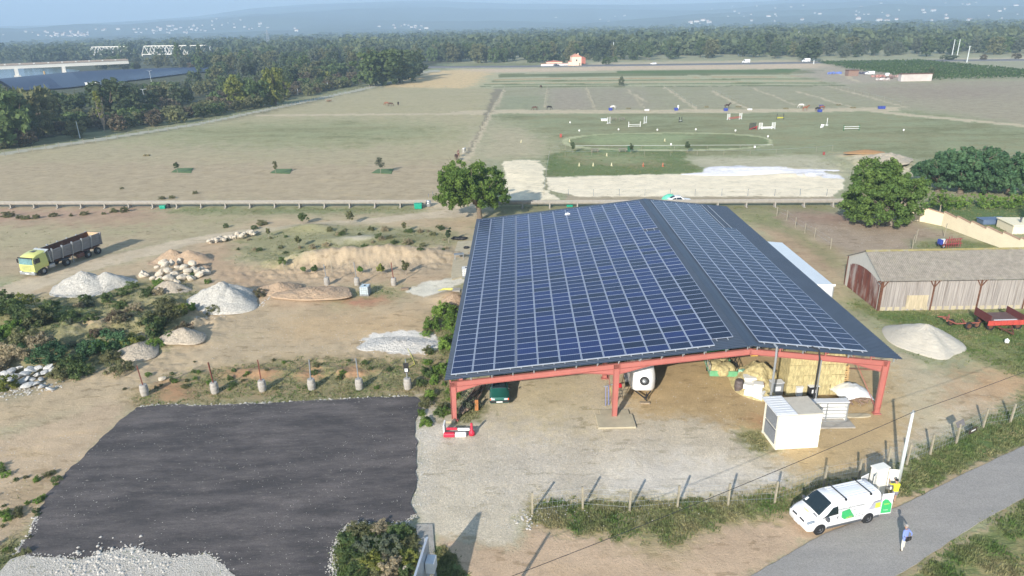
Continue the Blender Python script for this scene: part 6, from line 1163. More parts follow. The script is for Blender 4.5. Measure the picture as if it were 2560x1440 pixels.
def person(loc, rz, label, hip, foot_l, foot_r, chest, head, hand_l, hand_r, top, legs, shoes, hair, shorts=False, sc_=1.0, elbow=None):
    """local frame: x right, y forward"""
    e = empty('person', loc, rz, label, 'person'); e.scale = (sc_,)*3; Hp = Vector(hip); C = Vector(chest); Hd = Vector(head); nk = C+(Hd-C)*.45
    V = [Hp]; E = []; R = [(.15, .12)]
    def ad(p, r, par): V.append(Vector(p)); E.append((par, len(V)-1)); R.append(r); return len(V)-1
    w_ = ad(Hp+(C-Hp)*.45, (.135, .105), 0); c = ad(C, (.165, .115), w_); n_ = ad(nk, .058, c); h1 = ad(Hd-Vector((0, 0, .05)), (.075, .085), n_); h2 = ad(Hd+Vector((0, .01, .05)), (.078, .095), h1); h3 = ad(Hd+Vector((0, 0, .11)), (.055, .065), h2)
    hands = []
    for s, hnd, el in ((-1, hand_l, 0), (1, hand_r, 1)):
        sh = ad(C+Vector((s*.18, 0, .06)), .062, c); P2 = Vector(hnd); eb = (C+Vector((s*.2, 0, 0))+P2)/2+Vector((s*.09, -.06, -.05)) if not elbow else Vector(elbow[el]); k = ad(eb, .043, sh); wv = ad(P2, .028, k); d = (P2-eb).normalized(); hands.append((P2, d, s)); ad(P2+d*.05, (.036, .02), wv)
    for s, ft in ((-1, foot_l), (1, foot_r)):
        F_ = Vector(ft); t = ad(Hp+Vector((s*.095, 0, -.07)), .095, 0); kn = (t and (Hp+Vector((s*.1, 0, -.07))+F_)/2+Vector((0, .05, .02))); k = ad(kn, .062, t); an = ad(F_+Vector((0, -.02, .09)), .04, k); tt = ad(F_+Vector((0, .13, .045)), (.042, .035), an)
    zw = Hp.z; 
    def fn(c_):
        if c_.z > nk.z+.0 and abs(c_.x-nk.x) < .12: return 0
        if c_.z < .11: return 2
        if shorts and c_.z < Hp.z-.32 and abs(c_.x) < .4: return 0
        for P2, d, s in hands:
            if (c_-P2).length < .11 or (shorts and (c_-P2).length < .22): return 0
        return 1 if c_.z < zw+.02 and not any((c_-P2).length < .3 for P2, d, s in hands) else 3
    b = skin_mesh('body', V, E, R, None, e, 2, ([SKIN, legs, shoes, top], fn))
    for P2, d, s in hands:
        X = d.cross(Vector((0, 0, 1))).normalized() if abs(d.z) < .9 else Vector((0, 1, 0)); Y = X.cross(d)
        VV = [P2+d*.03]; EE = []; RR = [(.03, .018)]
        for q in range(4):
            a = P2+d*.09+X*(q-1.5)*.018; L = (.03, .036, .034, .026)[q]; i = len(VV); VV += [a, a+d*L+Y*.006*s, a+d*L*1.8+Y*.025]; EE += [(0, i), (i, i+1), (i+1, i+2)]; RR += [.010, .009, .007]
        i = len(VV); VV += [P2+d*.045+X*.035*s, P2+d*.08+X*.05*s]; EE += [(0, i), (i, i+1)]; RR += [.011, .009]
        skin_mesh('hand', VV, EE, RR, SKIN, e, 1)
    mb = MB(); mb.blob((Hd.x, Hd.y-.015, Hd.z+.075), (.092, .105, .085), 3, 3, .05); mb.build('hair', hair, e, True)
    mb = MB(); mb.blob((Hd.x, Hd.y+.105, Hd.z+.02), (.014, .022, .022), 1, 1, .0); [mb.blob((Hd.x+s*.09, Hd.y, Hd.z+.02), (.012, .025, .033), 2, 1, 0) for s in (-1, 1)]; mb.box((Hd.x, Hd.y+.095, Hd.z-.03), (.045, .012, .008)); mb.build('face', SKIN, e, True); mb = MB(); [mb.blob((Hd.x+s*.033, Hd.y+.088, Hd.z+.045), .010, 2, 1, 0) for s in (-1, 1)]; mb.build('eye', BLACKP, e, True)
    return e
TY = mat('yellow_shirt', S(240, 240, 60), .8, var=.08, scale=6); GS = mat('grey_shorts', S(150, 145, 160), .85, var=.1); BS = mat('blue_shirt', S(140, 160, 222), .8, var=.12, scale=8); CT = mat('cream_trousers', S(236, 232, 216), .85, var=.06)
x, y = G(2233, 1259); person((x, y, 0), hd+.9+pi*.5+.35, 'man in a yellow t-shirt and grey shorts working at the open cabinet behind the van', (0, 0, .93), (-.12, -.02, 0), (.1, .12, 0), (0, .06, 1.34), (0, .12, 1.62), (-.2, .5, 1.35), (.16, .52, 1.38), TY, GS, BLACKP, HAIRD, True, 1.02)
x, y = G(2257, 1376); p2 = person((x, y, 0), .35, 'man in blue shirt and cream trousers walking on the lane, hands behind his back', (0, 0, .93), (-.17, -.06, 0), (.15, .12, 0), (.02, .05, 1.33), (.03, .12, 1.62), (-.10, -.17, 1.02), (.12, -.17, 1.04), BS, CT, mat('brown_shoes', (.09, .05, .03), .6), HAIRG, False, 1.0, [(-.34, -.08, 1.14), (.36, -.08, 1.14)])
mb = MB(); mb.box((0, -.19, .97), (.4, .09, .28), rz=0, rx=.1); j = mb.build('jacket', BLACKP, None, bevel=.04); j.location = (x, y, 0); j.rotation_euler.z = .35; tag(j, 'dark folded jacket held behind the back of the man in the blue shirt', 'jacket')
# ------------------------------------------------------------------ farm yard and surroundings
POSTW = mat('grey_wood_post', S(168, 160, 140), .9, var=.25, scale=4); RPOST = mat('rusty_post', (.16, .05, .035), .8, var=.3); GPOST = mat('grey_post', (.2, .21, .22), .6, var=.15); DRUMM = mat('pale_drum', S(182, 176, 168), .8, var=.22, scale=6, dirt=(.16, .14, .12, .58, .5))
nm = ['leftmost', 'second from left', 'third from left', 'third from right', 'second from right', 'rightmost']
for i, (px, py, top) in enumerate([(363, 991, 912), (538, 985, 903), (657, 980, 897), (780, 976, 897), (899, 976, 893), (1020, 975, 897)]):
    x, y, z = P(px, py); x, y = G(px, py-4); h = 1.02; hp = HT(px, py-4, top)-h
    e = drum((x, y, tz(x, y)-.05), .34, h, DRUMM, '%s concrete filled drum of the front row, with a %s' % (nm[i], 'rusty red post' if i < 3 else ('grey post' if i < 5 else 'dark and white sign box')), random.uniform(0, 3), (hp, RPOST if i < 3 else GPOST, -.12 if i < 5 else -.02), False, 'weighted_post', 'concrete filled drums with posts behind the asphalt lot', 'post')
    if i == 5: e.rotation_euler.z = 0; mb = MB(); mb.box((0, -.08, h+1.05), (.44, .1, .88)); s_ = mb.build('sign_box', BLACKP, e, bevel=.02); mb = MB(); mb.box((0, -.14, h+.85), (.26, .02, .3)); mb.build('white_label', WHITE, s_)
for i, (px, py, top, m, c) in enumerate([(818, 712, 660, GPOST, 'grey'), (893, 713, 655, GPOST, 'grey'), (985, 713, 655, RPOST, 'rusty')]):
    x, y = G(px, py); drum((x, y, tz(x, y)-.05), .33, 1., DRUMM, '%s drum of the back row before the earth bank, with a %s post' % (['left', 'middle', 'right'][i], c), 0, (HT(px, py, top)-1., m, -.12), False, 'weighted_post', 'concrete filled drums with posts before the earth bank', 'post')
# thin stakes before the bank
for i, px in enumerate([712, 786, 831, 878, 927, 738]):
    mb = MB(); mb.tube([(0, 0, -.1), (-.05, 0, 1.6)], .03, 6); o = mb.build('stake', POSTW); x, y = G(px, 681); o.location = (x, y, tz(x, y)); tag(o, 'thin pale wooden stake before the earth bank', 'stake', 'thin stakes before the earth bank')
# heaps
def heap(px, py, rx, ry, h, m, label, seed, cat='heap', name='gravel_heap', peaks=None, rough=.05, flat=1.):
    n, k = 44, 72; x, y = G(px, py); vs = []; fs = []; rg = random.Random(seed); ph = [rg.uniform(0, 6) for _ in range(6)]
    for i in range(n):
        r = i/(n-1)
        for j in range(k):
            a = 2*pi*j/k; ed = 1+.10*sin(2*a+ph[0])+.08*sin(3*a+ph[1])+.05*sin(5*a+ph[2]); X = cos(a)*r*rx*ed; Y = sin(a)*r*ry*ed
            z = h*max(0, (1-r**1.15*(1-.0)))*(1+.1*sin(3*a+ph[3])*r)
            if peaks:
                z = 0
                for qx, qy, qr, qh in peaks: z = max(z, qh*max(0, 1-hypot((X-qx)/rx, (Y-qy)/ry)/qr))
                z *= min(1, (1-r)*4)
            z += (float(vnoise(X+50, Y+seed*7, 1.2, seed, 3))-.5)*rough*8*min(1, (1-r)*3)*h*.5+(rg.uniform(-1, 1)*.035 if r < .97 else 0)
            vs.append((X, Y, z-(.12 if i == n-1 else 0)))
    for i in range(n-1):
        for j in range(k): j2 = (j+1) % k; fs.append((i*k+j, (i+1)*k+j, (i+1)*k+j2, i*k+j2))
    fs.append(tuple(range(k))) if False else None
    mb = MB(); mb.add(vs, fs); o = mb.build(name, m, None, True); o.location = (x, y, tz(x, y)); return tag(o, label, cat)
WG = mat('white_gravel_heap', S(232, 226, 214, .62), .95, var=.4, scale=5., dirt=(.32, .28, .22, .56, .55), bump=2.5, bscale=9.); SAND = mat('grey_sand', S(222, 214, 198, .68), .95, var=.08, scale=2., dirt=(.42, .38, .32, .55, .4), bump=.8, bscale=8.); SOIL = mat('ochre_soil', S(200, 172, 142, .72), .95, var=.2, scale=2.5, bump=2., bscale=5., dirt=(.34, .2, .12, .55, .5)); GRV = mat('grey_gravel', S(196, 182, 162), .95, var=.35, scale=5., bump=2., bscale=9.)
heap(228, 716, 5.0, 3.4, 1.9, WG, 'largest pale gravel heap beside the dirt track below the yellow truck', 2, peaks=[(-.8, 0, .85, 2.0), (1.8, .6, .7, 1.7)])
heap(563, 756, 4.5, 3.6, 2.3, WG, 'pointed pale gravel heap nearest the solar barn', 5)
heap(456, 650, 3.9, 2.6, 1.6, SOIL, 'double peaked ochre soil heap behind the white boulders', 3, name='soil_heap', peaks=[(-1.4, .3, .75, 1.5), (1.3, -.3, .8, 1.6)]); heap(2308, 853, 3.05, 3.9, 1.75, SAND, 'smooth pale grey sand heap in front of the old wooden barn', 7, name='sand_heap', rough=.02)
heap(425, 726, 2.4, 1.8, 1.3, GRV, 'small dirty gravel heap between the boulders and the pointed heap', 9); heap(462, 852, 2.3, 1.8, 1.0, GRV, 'small grey gravel heap at the edge of the weedy mounds', 11); heap(350, 880, 2., 2.2, .8, GRV, 'low pale gravel spill among the weeds', 12)
heap(790, 742, 4.2, 2.4, .5, SOIL, 'low spread of ochre soil right of the pointed gravel heap', 13, name='soil_heap', rough=.16); heap(700, 730, 2.6, 2., .9, SOIL, 'small ochre soil heap touching the pointed gravel heap', 14, name='soil_heap'); heap(1135, 760, 1.8, 1.6, 1.0, SOIL, 'reddish rubble heap against the roof edge by the grey block', 15, name='soil_heap')
heap(1000, 860, 4., 1.9, .35, mat('ash_white', S(236, 230, 220, .66), .95, var=.15, scale=4, bump=2, bscale=7), 'flat white ash and plaster heap beside the roof corner', 16, name='ash_heap', rough=.09); heap(500, 645+24, 1.4, 1.1, .5, SOIL, 'tiny ochre soil hump right of the boulders', 18, name='soil_heap')
heap(2160, 394, 4., 2., .5, mat('orange_sand', S(204, 160, 112, .6), .95, var=.1, bump=1), 'flat topped orange sand heap behind the spreading tree', 21, name='sand_heap'); heap(2215, 412, 5.5, 4.5, 1.6, mat('pale_sand', S(216, 202, 178, .65), .95, var=.15, bump=1.5), 'pale rubble heap behind the spreading tree', 22, name='rubble_heap', rough=.08)
heap(1905, 432, 16., 1.9, .8, mat('white_chalk', S(238, 236, 240, .75), .95, var=.1, scale=1, bump=1.5, bscale=3), 'long low bank of white chalk along the sand arena', 23, name='chalk_bank', rough=.06)
heap(1890, 955, 2.4, 3.0, 1.9, STRAW, 'loose heap of straw left of the stacked bales', 31, 'straw heap', 'loose_straw_heap', rough=.12)
# boulders
BOU = mat('boulder_stone', S(232, 218, 196, .72), .9, var=.2, scale=2.5, dirt=(.3, .24, .18, .6, .6), bump=1.); BOG = mat('grey_rubble', S(206, 204, 200, .85), .9, var=.2, scale=2.5, dirt=(.3, .28, .26, .6, .5), bump=.6)
def rocks(pts, smin, smax, m, label, group, seed, flat=.8, name='boulder', cat='boulder'):
    flat = 1.0 if flat == .8 else flat
    rg = random.Random(seed); protos = []
    for k in range(5):
        mb = MB(); mb.blob((0, 0, 0), (1., .8, .7), seed*10+k, 2, .32); me = bpy.data.meshes.new(name); me.from_pydata(mb.v, [], mb.f); me.materials.append(m); me.update(); protos.append(me)
    for px, py, dz in pts:
        x, y = G(px, py, dz); o = bpy.data.objects.new(name, protos[rg.randrange(5)]); COL.objects.link(o); s = rg.uniform(smin, smax); o.scale = (s, s*rg.uniform(.8, 1.1), s*flat); o.location = (x, y, tz(x, y)+dz+s*.35); o.rotation_euler = (rg.uniform(-.5, .5), rg.uniform(-.5, .5), rg.uniform(0, 6)); tag(o, label, cat, group)
rg = random.Random(5)
rocks([(400, 690, 0), (392, 672, .3), (420, 680, .4), (437, 692, 0), (445, 672, .5), (455, 698, 0), (468, 690, 0), (462, 672, .4), (480, 664, .6), (490, 680, .3), (500, 690, .1), (505, 675, .2), (430, 660, .5), (410, 660, .2), (478, 700, 0), (425, 700, 0), (442, 708, 0), (398, 703, 0), (385, 700, 0), (362, 693, 0), (450, 655, .3), (515, 684, 0), (358, 690, 0), (470, 680, .6), (415, 668, .6), (405, 683, .3)], .42, .72, BOU, 'large white boulder in the pile behind the pale gravel heaps', 'boulders piled behind the gravel heaps', 3)
rocks([(522+4.2*k, 605-.75*k*1.05+rg.uniform(-3, 3), rg.choice([0, .3])) for k in range(30)]+[(540+14*k, 606-3*k, 0) for k in range(5)], .3, .55, BOU, 'white boulder in the row beside the dirt track', 'boulders lined up beside the dirt track', 4)
rocks([(rg.uniform(8, 140), 0, 0) for k in range(0)]+[(10, 948, 0), (20, 940, .2), (35, 932, .2), (45, 945, 0), (52, 925, .4), (60, 955, 0), (70, 938, .3), (80, 930, .4), (78, 950, 0), (92, 940, .2), (100, 925, .4), (105, 950, 0), (115, 935, .2), (122, 925, .3), (130, 930, .2), (110, 968, 0), (125, 975, 0), (25, 955, 0), (65, 968, 0), (88, 962, 0)], .3, .55, BOG, 'broken grey white concrete lump in the rubble at the left edge', 'rubble lumps at the left edge', 6, .5, 'rubble_lump', 'rubble')
rocks([(404, 950, 0)], .34, .34, BOU, 'single pale boulder lying on the dirt above the leftmost drum', None, 7); rocks([(1011, 1432, 0)], .24, .24, BOU, 'single white stone beside the island shrubs', None, 8)
# hoarding at the bottom edge and its concrete strip
zt = 2.75; a = Vector((*G(1068, 1342, zt), 0)); b = Vector((a.x-.75, a.y-6.5, 0)); d = (b-a); L_ = d.length; e = empty('hoarding', a, atan2(d.y, d.x), 'tall metal hoarding panel seen from its top edge beside the planted island', 'hoarding'); mb = MB(); mb.box((L_/2, 0, zt/2+.2), (L_, .12, zt-.4)); mb.build('panel', ALU, e)
for k in (0, .5, 1): mb = MB(); mb.box((L_*k*.98+.05, -.12, zt/2-.05), (.1, .1, zt)); mb.build('post', GALV, e)
mb = MB(); mb.box((.9, .35, 1.7), (.7, .5, .7)); mb.build('control_box', LG, e, bevel=.02)
mb = MB(); mb.prism([G(1040, 1312), G(1082, 1312), G(1092, 1440), G(1092, 1600), G(1050, 1600), G(1052, 1440)][::-1], -.05, .07); o = mb.build('concrete_kerb', CONCG, bevel=.02); tag(o, 'concrete strip at the foot of the hoarding panel', 'kerb')
# fences
def wire(mb, a, b, r=.008, sag=.0, n=1):
    pts = [(a[0]+(b[0]-a[0])*k/n, a[1]+(b[1]-a[1])*k/n, a[2]+(b[2]-a[2])*k/n-sag*4*(k/n)*(1-k/n)) for k in range(n+1)]; mb.tube(pts, r, 4, False)
def fence(bases, h, r, m, label, wires=(.3, .6, .95), square=False, wr=.008, lean=0., mesh=False, wm=GALV, name='wire_fence', box=None):
    x0, y0 = bases[0]; e = empty(name, (x0, y0, tz(x0, y0)), 0, label, 'fence'); z0 = tz(x0, y0)
    for i, (x, y) in enumerate(bases):
        mb = MB(); lx = random.uniform(-lean, lean); ly = random.uniform(-lean, lean)
        if square: mb.box((x-x0, y-y0, tz(x, y)-z0+h/2-.1), (r*2, r*2, h+.2), rx=lx*.5, ry=ly*.5)
        else: mb.tube([(x-x0, y-y0, tz(x, y)-z0-.1), (x-x0+lx, y-y0+ly, tz(x, y)-z0+h)], r, 6)
        mb.build('post', m, e)
    mb = MB()
    for i in range(len(bases)-1):
        (xa, ya), (xb, yb) = bases[i], bases[i+1]; za, zb = tz(xa, ya)-z0, tz(xb, yb)-z0
        for w_ in wires: wire(mb, (xa-x0, ya-y0, za+h*w_), (xb-x0, yb-y0, zb+h*w_), wr)
        if mesh:
            n = int(hypot(xb-xa, yb-ya)/.3)
            for k in range(n): t = k/n; wire(mb, (xa-x0+(xb-xa)*t, ya-y0+(yb-ya)*t, za+.05), (xa-x0+(xb-xa)*t, ya-y0+(yb-ya)*t, zb+h*.85), wr*.8)
    mb.build('wire_mesh' if mesh else 'wire', wm, e); return e
fence([G(*p) for p in [(1331, 1284), (1456, 1269), (1574, 1278), (1694, 1266), (1820, 1262), (1937, 1256), (2059, 1216), (2145, 1200), (2217, 1168), (2267, 1160), (2325, 1135), (2390, 1108), (2458, 1068), (2526, 1056), (2600, 1015)]], 1.62, .06, POSTW, 'wooden post and wire mesh fence along the verge between yard and lane', (.2, .45, .7, .93), True, .007, .06, True)
for i, ((a, b), (c, d), hh) in enumerate([((1462, 1272), (1466, 1215), 1.6), ((1680, 1262), (1708, 1180), 2.2), ((1800, 1262), (1824, 1182), 2.2)]):
    pass
x, y = G(2390, 1106); e = empty('fence_sign', (x, y, 1.35), .5, 'dark blank board on the verge fence right of the white pole', 'sign'); mb = MB(); mb.box((0, 0, .22), (.95, .04, .42), rx=-.5); mb.build('board', mat('grey_board', S(130, 125, 125), .7), e)
x, y = G(2428, 1095); e = empty('fence_sign', (x, y, .35), .5, 'brown board with a pale strip hanging low on the verge fence', 'sign'); mb = MB(); mb.box((0, 0, .3), (1.0, .04, .4)); mb.build('board', mat('brown_board', (.06, .045, .03), .8), e); mb = MB(); mb.box((0, -.03, .32), (.5, .02, .1)); mb.build('white_strip', WHITE, e)
# white concrete pole, cable, and the pole out of the frame at lower left
x, y = G(2246, 1204); hp = HT(2246, 1204, 1031); e = empty('utility_pole', (x, y, 0), 0, 'tall white utility pole standing on the verge behind the van', 'pole'); mb = MB(); mb.tube([(0, 0, -.2), (0, 0, hp)], [.13, .085], 10); mb.build('shaft', mat('pole_white', S(226, 232, 232), .7, var=.08, scale=1), e, True); mb = MB(); mb.box((0, 0, hp), (.5, .06, .06), rz=.5); mb.lathe([(.03, hp), (.06, hp+.05), (.05, hp+.16), (.02, hp+.18)], n=8); mb.build('insulator', GALV, e)
B2 = (-2.6, 25.0, 4.45); e = empty('utility_pole', (B2[0], B2[1], 0), 0, 'utility pole below the bottom edge carrying the cable', 'pole'); mb = MB(); mb.tube([(0, 0, -.2), (0, 0, 5.)], [.13, .09], 10); mb.v = [(a, b, c*.94) for a, b, c in mb.v]; mb.build('shaft', MATS['pole_white'], e, True)
mb = MB(); A_ = (x, y, hp+.02); C_ = (*G(3050, 730, 6.5), 6.5); wire(mb, A_, B2, .022, .25, 24); wire(mb, C_, A_, .022, .35, 24); o = mb.build('overhead_cable', BLACKP); tag(o, 'dark overhead cable sagging across the yard from the white pole', 'cable')
# raised concrete channel
def flume(p0, p1, label, name='raised_channel'):
    a = Vector((*p0, 0)); b = Vector((*p1, 0)); d = b-a; L = d.length; e = empty(name, a, atan2(d.y, d.x), label, 'channel'); n = int(L/4.4); s = L/n
    prof = [(-.46, 1.12), (-.44, .82), (-.3, .6), (0, .5), (.3, .6), (.44, .82), (.46, 1.12), (.40, 1.12), (.38, .84), (.26, .67), (0, .58), (-.26, .67), (-.38, .84), (-.40, 1.12)]
    seg = None; sup = None
    for k in range(n):
        if seg is None:
            mb = MB(); m_ = len(prof); vs = [(.01, y_, z_) for y_, z_ in prof]+[(s-.01, y_, z_) for y_, z_ in prof]; mb.add(vs, [(i, (i+1) % m_, m_+(i+1) % m_, m_+i)[::-1] for i in range(m_)]); seg = mb.build('trough', CONCG, e, bevel=0); seg0 = seg
            mb = MB(); mb.box((0, 0, .26), (.22, .8, .62)); mb.bar((0, -.48, -.05), (0, -.40, .95), .2, .12); mb.bar((0, .48, -.05), (0, .40, .95), .2, .12); mb.box((0, -.2, .02), (.3, 1.3, .12)); sup0 = mb.build('support', CONCG, e, bevel=.01)
        else:
            c = seg0.copy(); COL.objects.link(c); c.location.x = k*s; c = sup0.copy(); COL.objects.link(c); c.location.x = k*s
    return e
flume((-125, 125.9), G(1066, 517), 'grey raised concrete channel on low supports left of the walnut tree'); flume(G(1238, 519), (62., 110.2), 'grey raised concrete channel on low supports behind the solar barn')
# containers and junk by the channel
def crate(px, py, d, m, label, cat='container', name='container', rz=0., lidm=None, z=0):
    x, y = G(px, py); e = empty(name, (x, y, tz(x, y)+z), rz, label, cat); mb = MB(); w_, dp, h = d; mb.add([(-w_*.46, -dp*.46, 0), (w_*.46, -dp*.46, 0), (w_*.46, dp*.46, 0), (-w_*.46, dp*.46, 0), (-w_/2, -dp/2, h), (w_/2, -dp/2, h), (w_/2, dp/2, h), (-w_/2, dp/2, h)], [(3, 2, 1, 0), (4, 5, 6, 7), (0, 1, 5, 4), (1, 2, 6, 5), (2, 3, 7, 6), (3, 0, 4, 7)]); mb.build('body', m, e, bevel=.03)
    mb = MB(); mb.box((0, 0, h+.03), (w_*1.06, dp*1.06, .06)); mb.build('rim', lidm or m, e, bevel=.015); return e
TEAL = mat('teal_plastic', S(20, 170, 140), .45); BLUEP = mat('blue_plastic', S(66, 84, 178, .7), .45)
crate(1046, 521, (1.3, .9, .85), TEAL, 'bright green plastic container at the end of the left channel'); drum((*G(1072, 516), 0), .42, 1.05, GALV, 'grey metal drum with a stick at the end of the left channel', 0, (.6, POSTW, .05)); crate(408, 521, (1.0, .7, .5), TEAL, 'small green tub beside the left channel', 'tub', 'tub'); drum((*G(422, 520), 0), .3, .8, BLACKP, 'small black drum beside the green tub at the channel', 0)
crate(1424, 516, (1.1, .8, .9), TEAL, 'teal box behind the far roof edge near the white dish'); mb = MB(); mb.blob((0, 0, .5), (1.4, 1., .8), 3, 3, .15); o = mb.build('green_tarpaulin', mat('mint_tarp', S(110, 214, 180), .5, var=.15), None, True); o.location = (*G(1674, 505), 0); tag(o, 'mint green tarpaulin bundle behind the roof ridge', 'tarpaulin'); car('car', at_px(1698, 509, 0), .1, VWHITE, 'white car half hidden behind the ridge of the solar roof', 'car', 3.8, 1.6, 1.4)
# fences in the fields
def line_posts(pts, step):
    g_ = [G(*p) for p in pts]; out = []; carry = 0
    for (ax, ay), (bx_, by_) in zip(g_[:-1], g_[1:]):
        L = hypot(bx_-ax, by_-ay); t = carry
        while t < L: out.append((ax+(bx_-ax)*t/L, ay+(by_-ay)*t/L)); t += step
        carry = t-L
    return out
fence(line_posts([(-90, 408), (0, 392), (250, 354), (500, 314), (720, 268), (960, 212), (1000, 201)], 3.4), 1.5, .06, POSTW, 'long post and wire fence along the left field track', (.5, .95), False, .012, .08)
fence([G(x, 489+.0*x) for x in (1421, 1484, 1548, 1612, 1675, 1737, 1804, 1869, 1936, 2000, 2066)], 1.2, .04, GPOST, 'thin steel post fence along the front of the sand arena', (.95,), False, .008, .05)
fence([G(1360, 487), G(1366, 440), G(1372, 400), G(1376, 384), G(1413, 374)], 1.4, .04, POSTW, 'wire fence between the sand bulge and the green paddock', (.5, .95), False, .01); fence([G(1072, 505), G(1083, 500)], 1.5, .06, GPOST, 'two short posts at the gateway beside the left channel', (.9,), False)
fence([G(1413+66*k, 391-.45*k) for k in range(8)]+[G(1940, 386), G(2040, 380), G(2080, 376)], 1.2, .035, POSTW, 'light wire fence on the near side of the riding oval', (.95,), False, .02, .04); fence([G(1440+82*k, 374-.3*k) for k in range(7)], 1.0, .03, POSTW, 'white rail of thin posts along the near edge of the oval track', (.95,), False, .03, .0, False, WHITE, 'rail')
for pts, lab in (([(1368, 222), (1360, 272)], 'thin fence between the first and second far paddock'), ([(1466, 221), (1488, 275)], 'thin fence on the right of the brown far paddock'), ([(1660, 218), (1742, 274)], 'thin fence between the middle far paddocks'), ([(1782, 228), (1870, 272)], 'thin fence between the right far paddocks'), ([(2076, 214), (2272, 269)], 'thin fence at the right end of the far paddocks'), ([(1262, 222), (1226, 285), (1200, 330)], 'thin fence beside the long field path'), ([(960, 221), (1240, 219), (1700, 215), (2080, 212)], 'thin fence in front of the wheat field and crop strips')): fence(line_posts(pts, 8), 1.3, .05, POSTW, lab, (.9,), False, .012)
fence([G(*p) for p in [(1942, 540), (1967, 550), (1988, 568), (2012, 582), (2036, 596), (2076, 622)]], 1.5, .06, POSTW, 'short post and wire fence at the left side of the stony paddock', (.5, .9)); fence([G(*p) for p in [(2280, 622), (2288, 606), (2360, 592)]], 1.9, .05, POSTW, 'leaning posts before the strip of grass below the cream wall', (.9,), False, .008, .3)
# old wooden barn
yw = -.018; e = empty('old_barn', (38.42, 67.25, 0), yw, 'old timber barn with mossy corrugated roof and rusty patched gable', 'barn'); LB = 17.2; WB_ = 7.9; EH = 3.45; RH = 5.3; FC = mat('fibre_cement', S(158, 150, 138), .95, var=.3, scale=2.2, dirt=(.34, .31, .22, .55, .5), bump=.5); LICH = mat('lichen_ridge', S(182, 168, 112, .6), .95, var=.3, scale=2.5, dirt=(.3, .28, .24, .5, .8))
OW = mat('old_boards', S(176, 168, 162), .9, var=.42, scale=1.5, stretch=(5, 1, .18), dirt=(.16, .13, .11, .52, .7), bump=1., bscale=3)
mb = MB(); nb = 70
for k in range(nb): x = LB*k/nb; mb.box((x+LB/nb/2, -.02+.012*(k % 3), EH/2-.12), (LB/nb*.97, .05, EH-.24))
mb.build('front_wall', OW, e); mb = MB(); mb.box((LB/2, WB_, EH/2), (LB, .06, EH)); mb.build('rear_wall', OW, e); mb = MB(); mb.box((LB/2, .06, .2), (LB+.1, .2, .42)); mb.build('stone_base', CONC, e)
mb = MB(); mb.box((3.9, -.07, .95), (2.2, .05, 1.5)); mb.build('board_patch', mat('pale_boards', S(206, 190, 160), .85, var=.35, scale=2, stretch=(3, 1, .3)), e); gz = lambda y_: EH+(RH-EH)*(1-abs(y_-WB_/2)/(WB_/2))
RP2 = mat('rust_sheet', S(142, 84, 70, .62), .85, var=.45, scale=1.2, dirt=(.42, .37, .34, .48, .8), stretch=(1, 1.5, .35)); WS = mat('white_corrugated', S(222, 218, 208), .7, var=.15, scale=3, stretch=(1, 6, .3), bump=.6)
mb = MB(); n = 24; arch = lambda y_: 2.35+1.05*max(0, 1-((y_-WB_*.48)/(WB_*.45))**2)**.5 if abs(y_-WB_*.48) < WB_*.45 else 0
for k in range(n): y0, y1 = WB_*k/n, WB_*(k+1)/n; ym = (y0+y1)/2; mb.add([(-.03, y0, max(arch(ym), 0)), (-.03, y1, max(arch(ym), 0)), (-.03, y1, gz(y1)), (-.03, y0, gz(y0)), (.03, y0, max(arch(ym), 0)), (.03, y1, max(arch(ym), 0)), (.03, y1, gz(y1)), (.03, y0, gz(y0))], [(0, 3, 2, 1), (4, 5, 6, 7), (0, 1, 5, 4), (1, 2, 6, 5), (2, 3, 7, 6), (3, 0, 4, 7)])
mb.build('white_gable', WS, e); mb = MB()
for k in range(n): y0, y1 = WB_*k/n, WB_*(k+1)/n; ym = (y0+y1)/2; a_ = arch(ym); (a_ > 0 and mb.box((-.01+.012*(k % 2), ym, a_/2), (.04, WB_/n*.98, a_)))
mb.build('rusty_door', RP2, e); mb = MB(); [mb.box((0, WB_/2+s*WB_/2, EH/2), (.16, .16, EH)) for s in (-1, 1)]; mb.build('corner_post', RUST, e)
hs = hypot(WB_/2, RH-EH)
def OR(sg): return lambda s, v, dz=0.: (v-.25, WB_/2-sg*(WB_/2*s/hs), RH-(RH-EH)*s/hs+dz+.04)
for sg in (1, -1): corr(OR(sg), .02, hs+.3, 0, LB+.5, .2, .06, 'roof', FC, e, False, .02)
mb = MB(); mb.xprism([(WB_/2-.22, RH+.0), (WB_/2, RH+.13), (WB_/2+.22, RH+.0), (WB_/2, RH+.16)], -.27, LB+.27); mb.build('ridge', LICH, e)
for x in (.1, 5.4, 10.2, 15): mb = MB(); mb.bar((x, -.08, EH-.9), (x-.5, -.1, EH-.1), .08); mb.bar((x, -.08, EH-.9), (x+.5, -.1, EH-.1), .08); mb.box((x, -.08, EH-.14), (1.2, .1, .1)); mb.box((x, -.08, EH/2), (.12, .1, EH)); mb.build('bracket', RUST, e)
